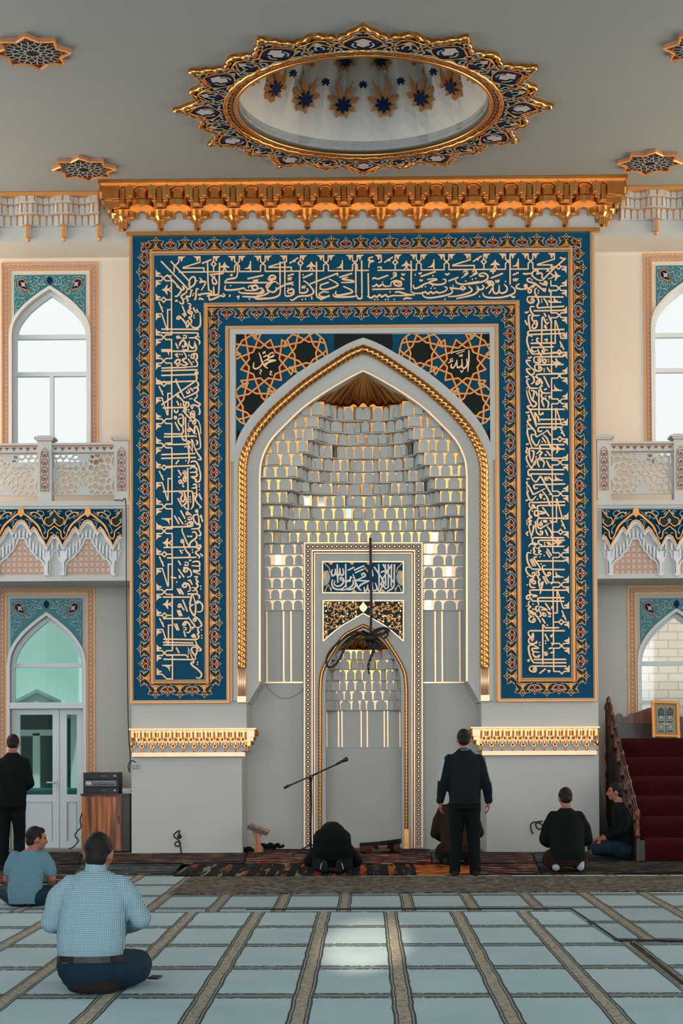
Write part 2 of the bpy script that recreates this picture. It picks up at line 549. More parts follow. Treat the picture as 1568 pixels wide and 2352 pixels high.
# floral border motifs, growing outwards from the calligraphy panel's frame
def leaf(cx, cz, ang, l, w):
    out = []
    for t in range(8):
        a = 2 * PI * t / 8
        u = math.cos(a) * l / 2
        v = math.sin(a) * w / 2 * (1 - 0.35 * math.cos(a))
        out.append((cx + u * math.cos(ang) - v * math.sin(ang), cz + u * math.sin(ang) + v * math.cos(ang)))
    return out
GREEN = [(0, 31), (4.6, 25), (9.7, 23), (19, 21.4), (15.4, 15), (14.8, 8.7), (18.5, 3.6), (23, 0)]
BUD = [(0, 27), (4.6, 20.5), (9.7, 16.2), (14.6, 12.2), (12, 7), (7.7, 4), (2.5, 2)]
def sym(h):
    return h + [(-x, y) for x, y in h[::-1] if x > 1e-6]
def ins(poly, c, f):
    return [(c[0] + (x - c[0]) * f, c[1] + (y - c[1]) * f) for x, y in poly]
def motif(mb, kind, o, t, nrm, y0):
    s = PX(1)
    y0 -= random.random() * .004
    def P(poly):
        return [(o[0] + (u * t[0] + v * nrm[0]) * s, o[1] + (u * t[1] + v * nrm[1]) * s) for u, v in poly]
    if kind == 'g':
        mb.prism(P(sym(GREEN)), y0 - .006, y0, 'outline')
        mb.prism(P(ins(sym(GREEN), (0, 11), .88)), y0 - .012, y0, 'oldgold')
        for l in (leaf(0, 22, PI / 2, 11.5, 7.6), leaf(10.2, 18.2, 0.35, 12, 6.2), leaf(-10.2, 18.2, PI - 0.35, 12, 6.2),
                  leaf(8.8, 8.4, -0.85, 17, 7.6), leaf(-8.8, 8.4, PI + 0.85, 17, 7.6), leaf(15, 3, -.3, 8, 4), leaf(-15, 3, PI + .3, 8, 4)):
            mb.prism(P(l), y0 - .017, y0, 'green')
        mb.prism(P(leaf(0, 22, PI / 2, 5, 2.6)), y0 - .021, y0, 'letter')
        mb.prism(P([(0, 13.4), (3, 9), (4.2, 4.5), (0, 6), (-4.2, 4.5), (-3, 9)]), y0 - .026, y0, 'goldpaint')
        mb.prism(P([(0, 3), (6, 0), (-6, 0)]), y0 - .022, y0, 'goldpaint')
    else:
        mb.prism(P(sym(BUD)), y0 - .006, y0, 'outline')
        mb.prism(P(ins(sym(BUD), (0, 12), .86)), y0 - .012, y0, 'oldgold')
        mb.prism(P([(0, 24), (4.6, 18), (0, 11.8), (-4.6, 18)]), y0 - .017, y0, 'red')
        mb.prism(P([(0, 20.5), (2, 17.8), (0, 15), (-2, 17.8)]), y0 - .021, y0, 'letter')
        mb.prism(P(leaf(6.6, 10.0, 0.25, 11, 7.4)), y0 - .017, y0, 'red')
        mb.prism(P(leaf(-6.6, 10.0, PI - 0.25, 11, 7.4)), y0 - .017, y0, 'red')
        mb.prism(P(leaf(0, 5, 0, 3.5, 3.5)), y0 - .017, y0, 'red')
        arc = [(14 * math.sin(R(a)), 12 - 13.5 * math.cos(R(a))) for a in (62, 40, 18)]
        for sg in (-1, 1):
            mb.stroke(P([(sg * x * 1.18, y) for x, y in arc]), PX(1.6), y0 - .006, .006, 'outline')
mb = MB()
gm = PX(12.5)
xa, xb = XTO[0] - gm, XTO[1] + gm
xi0, xi1 = XTI[0] + gm, XTI[1] - gm
zt_, zb_, zi_ = ZTT + gm, ZTB - gm, ZTI - gm
YFL = D0 - .02
def run(a, c, nrm, n, first, ends=(True, True)):
    t = ((c[0] - a[0]), (c[1] - a[1]))
    l = math.hypot(*t)
    t = (t[0] / l, t[1] / l)
    for i in range(n + 1):
        if (i == 0 and not ends[0]) or (i == n and not ends[1]): continue
        kind = first if i % 2 == 0 else ('b' if first == 'g' else 'g')
        motif(mb, kind, (a[0] + t[0] * l * i / n, a[1] + t[1] * l * i / n), t, nrm, YFL)
pg = PX(32.7)
# outer sides, top, inner sides, inner top, bottoms
run((xa, zb_ + pg * .5), (xa, zt_ - pg * .5), (-1, 0), 29, 'g')
run((xb, zb_ + pg * .5), (xb, zt_ - pg * .5), (1, 0), 29, 'g')
run((xa + pg * .5, zt_), (xb - pg * .5, zt_), (0, 1), 28, 'g')
run((xi0, zb_ + pg * .5), (xi0, zi_ - pg * 1.0), (1, 0), 26, 'g')
run((xi1, zb_ + pg * .5), (xi1, zi_ - pg * 1.0), (-1, 0), 26, 'g')
run((xi0 + pg * .2, zi_), (xi1 - pg * .2, zi_), (0, -1), 20, 'g')
for (x0_, x1_) in ((xa, xi0), (xi1, xb)):
    run((x0_ + pg * .4, zb_), (x1_ - pg * .4, zb_), (0, -1), 4, 'g')
for (x_, sx_) in ((xa, -1), (xb, 1)):       # corner buds
    d = math.sqrt(.5)
    motif(mb, 'b', (x_ + sx_ * 0.00, zt_ + 0.0), (d, -d * sx_) if sx_ > 0 else (d, d), (sx_ * d, d), YFL)
mb.build('floral_border', portal, label='relief border of green palmettes and red buds')

# grey frame and gilded line round the spandrel
FX = [F(530, 1200)[0], F(1138.5, 1200)[0]]
FZ = F(AX, 760.5)[1]
mb = MB()
ZFB = F(AX, 1611)[1]
mb.stroke([(FX[0] + PX(6), F(AX, 1060)[1]), (FX[0] + PX(6), FZ), (FX[1] - PX(6), FZ), (FX[1] - PX(6), F(AX, 1060)[1])], PX(12), D0 - .035, .035, 'plaster')
mb.stroke([(FX[0] - PX(.5), ZFB), (FX[0] - PX(.5), FZ + PX(6)), (FX[1] + PX(.5), FZ + PX(6)), (FX[1] + PX(.5), ZFB)], PX(3), D0 - .03, .03, 'goldpaint')
mb.build('spandrel_frame', portal)

# star lattice in the spandrel
SX0, SX1 = F(542.5, 900)[0], F(1125.5, 900)[0]
SZ1 = F(AX, 767.5)[1]
mb = MB()
def clip(poly, fx):
    out = poly
    for (ax_, val, sgn) in fx:
        src, out = out, []
        for i in range(len(src)):
            p, q = src[i - 1], src[i]
            pi_, qi_ = (p[ax_] - val) * sgn <= 1e-9, (q[ax_] - val) * sgn <= 1e-9
            if pi_ != qi_:
                t = (val - p[ax_]) / (q[ax_] - p[ax_])
                out.append(tuple(p[j] + (q[j] - p[j]) * t for j in (0, 1)))
            if qi_: out.append(q)
        if not out: return []
    return out
def arch_y(x):
    """height in px of the band's outer line at column x"""
    x = abs(x - AX)
    for (x0_, y0_), (x1_, y1_) in zip(ARCH_OUT, ARCH_OUT[1:]):
        if x0_ - AX <= x <= x1_ - AX:
            return y0_ + (y1_ - y0_) * (x - x0_ + AX) / max(1e-6, x1_ - x0_)
    return 2000
def spx(poly, y0, th, k):
    cx_ = sum(p[0] for p in poly) / len(poly); cy_ = sum(p[1] for p in poly) / len(poly)
    if cy_ > arch_y(cx_) + 12: return
    poly = clip(poly, [(0, 1125.5, 1), (0, 542.5, -1), (1, 767.5, -1)])
    if len(poly) < 3: return
    mb.prism(FF(poly), y0, y0 + th, k)
# base panel
base = [(542.5, 767.5), (1125.5, 767.5), (1125.5, 1030)] + [p for p in ARCH_OUT[::-1] if p[1] < 1028] + [p for p in mirror(ARCH_OUT, AX)[1:] if p[1] < 1028] + [(542.5, 1030)]
base = [(x, y) for x, y in base]
for q_ in (1, -1):
    cv = [(x, y + 14) for x, y in (ARCH_OUT if q_ > 0 else mirror(ARCH_OUT, AX)) if abs(x - AX) <= 291.5] 
    cv.append((AX + q_ * 291.5, 1045))
    for p, q in zip(cv, cv[1:]):
        if abs(p[0] - q[0]) > .2:
            mb.prism(FF([p, q, (q[0], 767.5), (p[0], 767.5)]), D0 - .008, D0, 'blue')
def pol(c, r, a):
    return (c[0] + r * math.cos(R(a)), c[1] - r * math.sin(R(a)))
def star(c, n, rn, rx, rm, ro, do, ph, flip, away=None, ad=0):
    def ok(P_):
        if away is None: return True
        mx_ = sum(p[0] for p in P_) / len(P_); my_ = sum(p[1] for p in P_) / len(P_)
        return all(math.hypot(mx_ - a_[0], my_ - a_[1]) > ad for a_ in away)
    step = 360 / n
    G = lambda p: (2 * AX - p[0], p[1]) if flip else p
    blk = []
    for k in range(n):
        blk += [pol(c, rx, ph + k * step), pol(c, rn, ph + (k + .5) * step)]
    spx([G(p) for p in blk], D0 - .016, .008, 'black')
    for k in range(n):
        a0 = ph + k * step
        kite = [pol(c, rn, a0 + step / 2), pol(c, rx, a0), pol(c, rm, a0 + step / 2), pol(c, rx, a0 + step)]
        spx([G(p) for p in kite], D0 - .015, .007, 'red')
        tri = [pol(c, rm, a0 + step / 2), pol(c, ro, a0 + do), pol(c, ro, a0 + step - do)]
        if ok(tri): spx([G(p) for p in tri], D0 - .015, .007, 'red')
        lines = []
        for sgn in (-1, 1):
            pN = pol(c, rn, a0 - sgn * step / 2)
            pM = pol(c, rm, a0 + sgn * step / 2)
            pO = pol(c, ro, a0 + sgn * (step - do))
            lines.append([pN, pol(c, rx, a0), pM, pO])
        lines.append([pol(c, ro, a0 - do), pol(c, ro, a0 + do)])
        lines.append([pol(c, ro, a0 + do), pol(c, ro * 1.02, a0 + step / 2), pol(c, ro, a0 + step - do)])
        for L in lines:
            for p, q in zip(L, L[1:]):
                if not ok((p, q)): continue
                dx, dy = q[0] - p[0], q[1] - p[1]
                l = math.hypot(dx, dy) or 1
                for wd, dep, k_ in ((1.9, .028, 'goldpaint'),):
                    ex, ey = dx / l * 1.2, dy / l * 1.2
                    nx, ny = -dy / l * wd, dx / l * wd
                    dep += random.random() * .006
                    spx([G((p[0] - ex + nx, p[1] - ey + ny)), G((q[0] + ex + nx, q[1] + ey + ny)), G((q[0] + ex - nx, q[1] + ey - ny)), G((p[0] - ex - nx, p[1] - ey - ny))], D0 - dep, dep - .002, k_)
for flip in (False, True):
    C12 = (607, 835)
    c9s = [pol(C12, 97, a) for a in (15, 75, 135, 195, 255, 315)]
    star(C12, 12, 35.7, 42, 55.6, 66.8, 7, 0, flip, c9s, 38)
    for a, r in ((15, 97), (255, 97), (135, 97)):
        c9 = pol(C12, r, a)
        star(c9, 9, 24.7, 29, 40.9, 50, 9, a + 180 - 20, flip, [C12], 60)
    G = lambda p: (2 * AX - p[0], p[1]) if flip else p
    spx([G(p) for p in ((768, 767), (834, 767), (834, 800), (775, 818), (766, 795))], D0 - .012, .006, 'black')
    spx([G(p) for p in ((540, 985), (552, 992), (556, 1010), (540, 1045))], D0 - .012, .006, 'black')
mb.build('star_lattice', portal, label='spandrel of gilded star lattice over blue, black and red')

# names written in the two twelve-pointed stars (pen strokes read off the photograph)
def script(mb, s, org, sc, y0, th, k, w, close=False, fn=None):
    """strokes 'x,y x,y ...;...' in zoomed pixels of the photograph; a trailing *n sets that stroke's width, a lone 'x,y' is a dot"""
    fn = fn or F
    for st in s.replace('\n', ';').split(';'):
        st = st.strip()
        if not st: continue
        ww = w
        if '*' in st:
            st, q = st.split('*')
            ww = w * float(q)
        straight = st.startswith('!')
        pts = [tuple(float(v) for v in p.split(',')) for p in st.strip('! ').split()]
        pts = [(org[0] + x / sc, org[1] + y / sc) for x, y in pts]
        if len(pts) == 1:
            x, y = pts[0]
            r_ = ww * .62
            P = [fn(x - r_, y), fn(x, y - r_), fn(x + r_, y), fn(x, y + r_)]
            mb.prism(P, y0, y0 + th, k)
            continue
        if len(pts) > 2 and not straight:
            pts = crom(pts, 4)
        n = len(pts)
        W = [PX(ww) * (0.62 + 0.55 * math.sin(PI * min(1, max(0, (i + .6) / n)))) if not straight else PX(ww) for i in range(n)]
        jy = random.random() * .004
        mb.stroke([fn(x, y) for x, y in pts], W, y0 - jy, th + jy, k)
mb = MB()
script(mb, """325,255 345,300 365,370 400,420 432,440
500,270 480,255 440,285 430,300 470,310 500,290 470,305 400,350 375,365
405,345 520,345 420,375 380,400
520,350 450,360 395,415
375,365 340,420 290,445 262,425 270,370
380,310 420,285
370,250 378,268 388,250 400,262 398,240*.7
335,460 350,455 355,475 338,490 350,515*.7
450,478 475,475 455,510 488,515*.7""", (530, 760), 5.058, D0 - .022, .012, 'letter', 3.1)
mb.build('star_lettering', portal, label='the left name in gold Arabic script')
mb = MB()
script(mb, """1245,225 1245,330 1232,480
1220,325 1225,390 1205,430 1170,430 1165,330
1165,350 1165,400 1130,430 1110,420 1105,340
1110,345 1070,430 1040,425 1042,395 1040,390
1060,330 1040,330 1028,345 1045,360 1060,345 1040,365 998,378*.8
1050,270 1055,255 1200,220*.7
1100,270 1195,240*.6
1132,280 1140,300 1155,285 1165,300 1170,275*.7
1148,455 1160,485 1185,452*.7""", (830, 760), 5.058, D0 - .022, .012, 'letter', 3.1)
mb.build('star_lettering', portal, label='the right name in gold Arabic script')

# arch mouldings: grey outer band, twisted rope, gilded inner edge
mb = MB()
for s in (1, -1):
    q = (lambda p: p) if s > 0 else (lambda p: mirror(p, AX))
    outer = q(ARCH_OUT + [(1131, 1100), (1131, 1610)])
    inner = q(ARCH_ROPE + [(1111, 1610)])
    oa, ia = resample(FF(outer), .02), resample(FF(inner), .02)
    ns = 60
    oa = [oa[round(i * (len(oa) - 1) / ns)] for i in range(ns)] + [FF(outer)[-1]]
    ia = [ia[round(i * (len(ia) - 1) / ns)] for i in range(ns)] + [FF(inner)[-1]]
    vs = []
    for (ox, oz), (ix, iz) in zip(oa, ia):
        vs += [(ox, D0 - .045, oz), (ix, D0 - .045, iz), (ox, D0, oz), (ix, D0, iz)]
    fs = []
    for i in range(ns):
        b_, c_ = 4 * i, 4 * i + 4
        fs += [(b_, b_ + 1, c_ + 1, c_), (b_ + 2, b_, c_, c_ + 2), (b_ + 1, b_ + 3, c_ + 3, c_ + 1)]
    mb.add(vs, fs, 'plaster')
mb.build('arch_band', portal)
mb = MB()
path = both(ARCH_ROPE + [(1111.5, 1300), (1112, 1535)])
pw = [(x, D0 - .05, z) for x, z in FF(path)]
pw = resample(pw, .008)
def rope(mb, pts, r, pitch, step, k, n=10):
    mb.tube(pts, r, k, n=n, rf=lambda i, a: 1 + .10 * abs(math.cos(1.5 * a - PI * 1.5 * i * step / pitch * 2 / 1.5)) * 1.6 - .08)
rope(mb, pw, PX(10), .16, .008, 'ropegold', 14)
for s in (-1, 1):
    x = F(AX + s * 278.5, 1575)[0]
    z1, z0 = F(AX, 1535)[1], F(AX, 1612)[1]
    for dx in (-.042, -.014, .014, .042):
        mb.tube([(x + dx, D0 - .055, z1), (x + dx, D0 - .055, z0 + .06)], .017, 'cream', n=8)
    mb.box(x - .06, x + .06, D0 - .055, D0 - .01, z0, z1 - .01, 'gold')
    mb.box(x - .062, x + .062, D0 - .078, D0 - .01, z0, z0 + .085, 'cream')
mb.build('rope_moulding', portal, label='gilded twisted rope moulding')
mb = MB()
ed = both(ARCH_IN + [(1071.5, 1565)])
mb.stroke(FF(ed), PX(4), D0 - .02, .03, 'cream')
mb.build('arch_edge', portal, label='pale gilded edge of the arch')
# ------------------------------------------------------------------ lettering of the great band
YL = D0 - .04
mb = MB()
# 1. the angular script along the outer edge: built from its repeating figures
def band_T(side):
    def tr(s, t):
        if side == 'top':
            return (F(s, 587, D0)[0], ZTT - PX(t))
        z = F(AX, s, D0)[1]
        if side == 'left':
            return (XTO[0] + PX(t), z)
        return (XTO[1] - PX(t), z)
    return tr
def kline(tr, pts, w=3.0):
    jy = random.random() * .004
    mb.stroke([tr(*p) for p in pts], PX(w), YL - .012 - jy, .012 + jy, 'letter')
def kpoly(tr, pts):
    mb.prism([tr(*p) for p in pts], YL - .012, YL, 'letter')
def serif(tr, s, g, t0=3.5):
    kpoly(tr, [(s - g * 1, t0), (s + g * 15.5, t0), (s + g * 9.5, t0 + 4.5), (s + g * 7.6, t0 + 11), (s + g * 5, t0 + 12.4), (s + g * 4.2, t0 + 8.5), (s + g * 1.5, t0 + 4)])
def knot(tr, s, lo=True, hi=True):
    for g in (-1, 1):
        if (g < 0 and not lo) or (g > 0 and not hi): continue
        kline(tr, [(s + g * 5.4, 3.5), (s + g * 5.4, 16.5), (s - g * 5.4, 27), (s - g * 5.4, 41)])
        serif(tr, s + g * 5.4, g)
def kaf(tr, s0, s1, sret, g):
    kline(tr, [(s0, 3.5), (s0, 17.5), (s1, 29.5), (s1, 31), (sret, 31), (sret, 41)])
    serif(tr, s0, g)
def diamond(tr, s, g):
    kline(tr, [(s, 3.5), (s, 16), (s - 5.6, 22), (s, 28), (s, 41)])
    kline(tr, [(s, 16), (s + 5.6, 22), (s, 28)])
    serif(tr, s, g)
def fleur(tr, s):
    kpoly(tr, [(s, 17), (s + 3.5, 24), (s + 11, 29), (s + 10.4, 31.5), (s + 4, 30), (s, 33.5), (s - 4, 30), (s - 10.4, 31.5), (s - 11, 29), (s - 3.5, 24)])
    kline(tr, [(s, 32), (s - 6, 41)]); kline(tr, [(s, 32), (s + 6, 41)])
def foliate(tr, s, g):
    kline(tr, [(s, 16), (s, 41)])
    kpoly(tr, [(s, 20), (s + g * 3, 24), (s + g * 6, 30), (s + g * 15, 34), (s, 34)])
def slash(tr, s0, t0, s1, t1):
    kline(tr, [(s0, t0), ((s0 + s1) / 2, (t0 + t1) / 2), (s1, t1)], 3.2)
    m, n = (s0 + s1) / 2, (t0 + t1) / 2
    kpoly(tr, [(m - 3, n - 2), (m + 5, n + 1), (m + 1, n + 5)])
tr = band_T('top')
for s in (544.6, 603.9, 748.4, 814.7, 961, 1024.6, 1165, 1217): knot(tr, s)
knot(tr, 406, lo=False)
for a, c in ((411, 539), (550, 598.5), (609, 743), (754, 809), (820, 847), (866, 955.5), (966, 1019), (1030, 1159.5), (1170, 1211.5), (1222, 1272)): kline(tr, [(a, 40), (c, 40)])
for k in ((460, 421.5, 469, -1), (658, 618, 669, -1), (1078.8, 1039, 1088, -1), (1271.8, 1233, 1266, -1)): kaf(tr, *k)
for s in (491, 690, 907, 1110): diamond(tr, s, 1)
for s in (516, 714.9, 932.5, 1135.8): fleur(tr, s)
for s in (575.6, 786, 995.7, 1189): foliate(tr, s, -1)
for s in (665, 882, 1085): slash(tr, s, 22, s + 20, 9)
kline(tr, [(866, 40), (875, 40), (875, 33), (866, 33)]); kline(tr, [(875, 5), (875, 20), (868, 22)]); serif(tr, 875, -1)
tr = band_T('left')
for s in (637.7, 772.7, 827, 965.7, 1021.4, 1161.5, 1218, 1357.8, 1498): knot(tr, s)
knot(tr, 1552, hi=False)
for a, c in ((643, 767.3), (778, 821.6), (832.4, 960.3), (971, 1016), (1026.8, 1156), (1167, 1212.6), (1223.4, 1352.4), (1363, 1492.6), (1503, 1558)): kline(tr, [(a, 40), (c, 40)])
for k in ((719, 756, 709.6), (912, 950.7, 902), (1106.8, 1146.5, 1097.4), (1304, 1343.7, 1294), (1443.8, 1479, 1434)): kaf(tr, *k, 1)
for s in (686.7, 879.6, 1072, 1271, 1411.5): diamond(tr, s, -1)
for s in (663.7, 1244.8, 1386): fleur(tr, s)
for s in (801.3, 1189.6, 1526.4): foliate(tr, s, 1)
for a, c in ((691, 715), (885, 906), (1079.6, 1101), (1276, 1299), (1417.6, 1438)): slash(tr, a, 10.5, c, 20.5)
tr = band_T('right')
for s in (668, 730, 868.5, 927, 1067, 1138, 1278.8, 1346.6, 1486.3): knot(tr, s)
for a, c in ((650, 662.6), (673.5, 724.5), (735.5, 863), (874, 921.5), (932.5, 1061.5), (1072.5, 1132.5), (1143.5, 1273.3), (1284.3, 1341), (1352, 1481), (1492, 1545)): kline(tr, [(a, 40), (c, 40)])
for k in ((783, 743, 794), (980.8, 943.8, 990.6), (1196, 1150.4, 1202.8), (1400, 1361.6, 1411)): kaf(tr, *k, -1)
for s in (619, 815, 1013.5, 1225.7, 1432): diamond(tr, s, 1)
for s in (640, 839, 1035.5, 1249.5): fleur(tr, s)
for s in (700, 902, 1107.4, 1329): foliate(tr, s, -1)
for a, c in ((789.7, 809), (987.8, 1007.4), (1198, 1219.6), (1405.6, 1428)): slash(tr, a, 20.5, c, 11)
kline(tr, [(1545, 40), (1545, 27), (1550.5, 21.5), (1545, 16), (1545, 3.5)]); serif(tr, 1545, -1)
mb.build('angular_script', portal, label='angular gilded Arabic script along the outer edge')

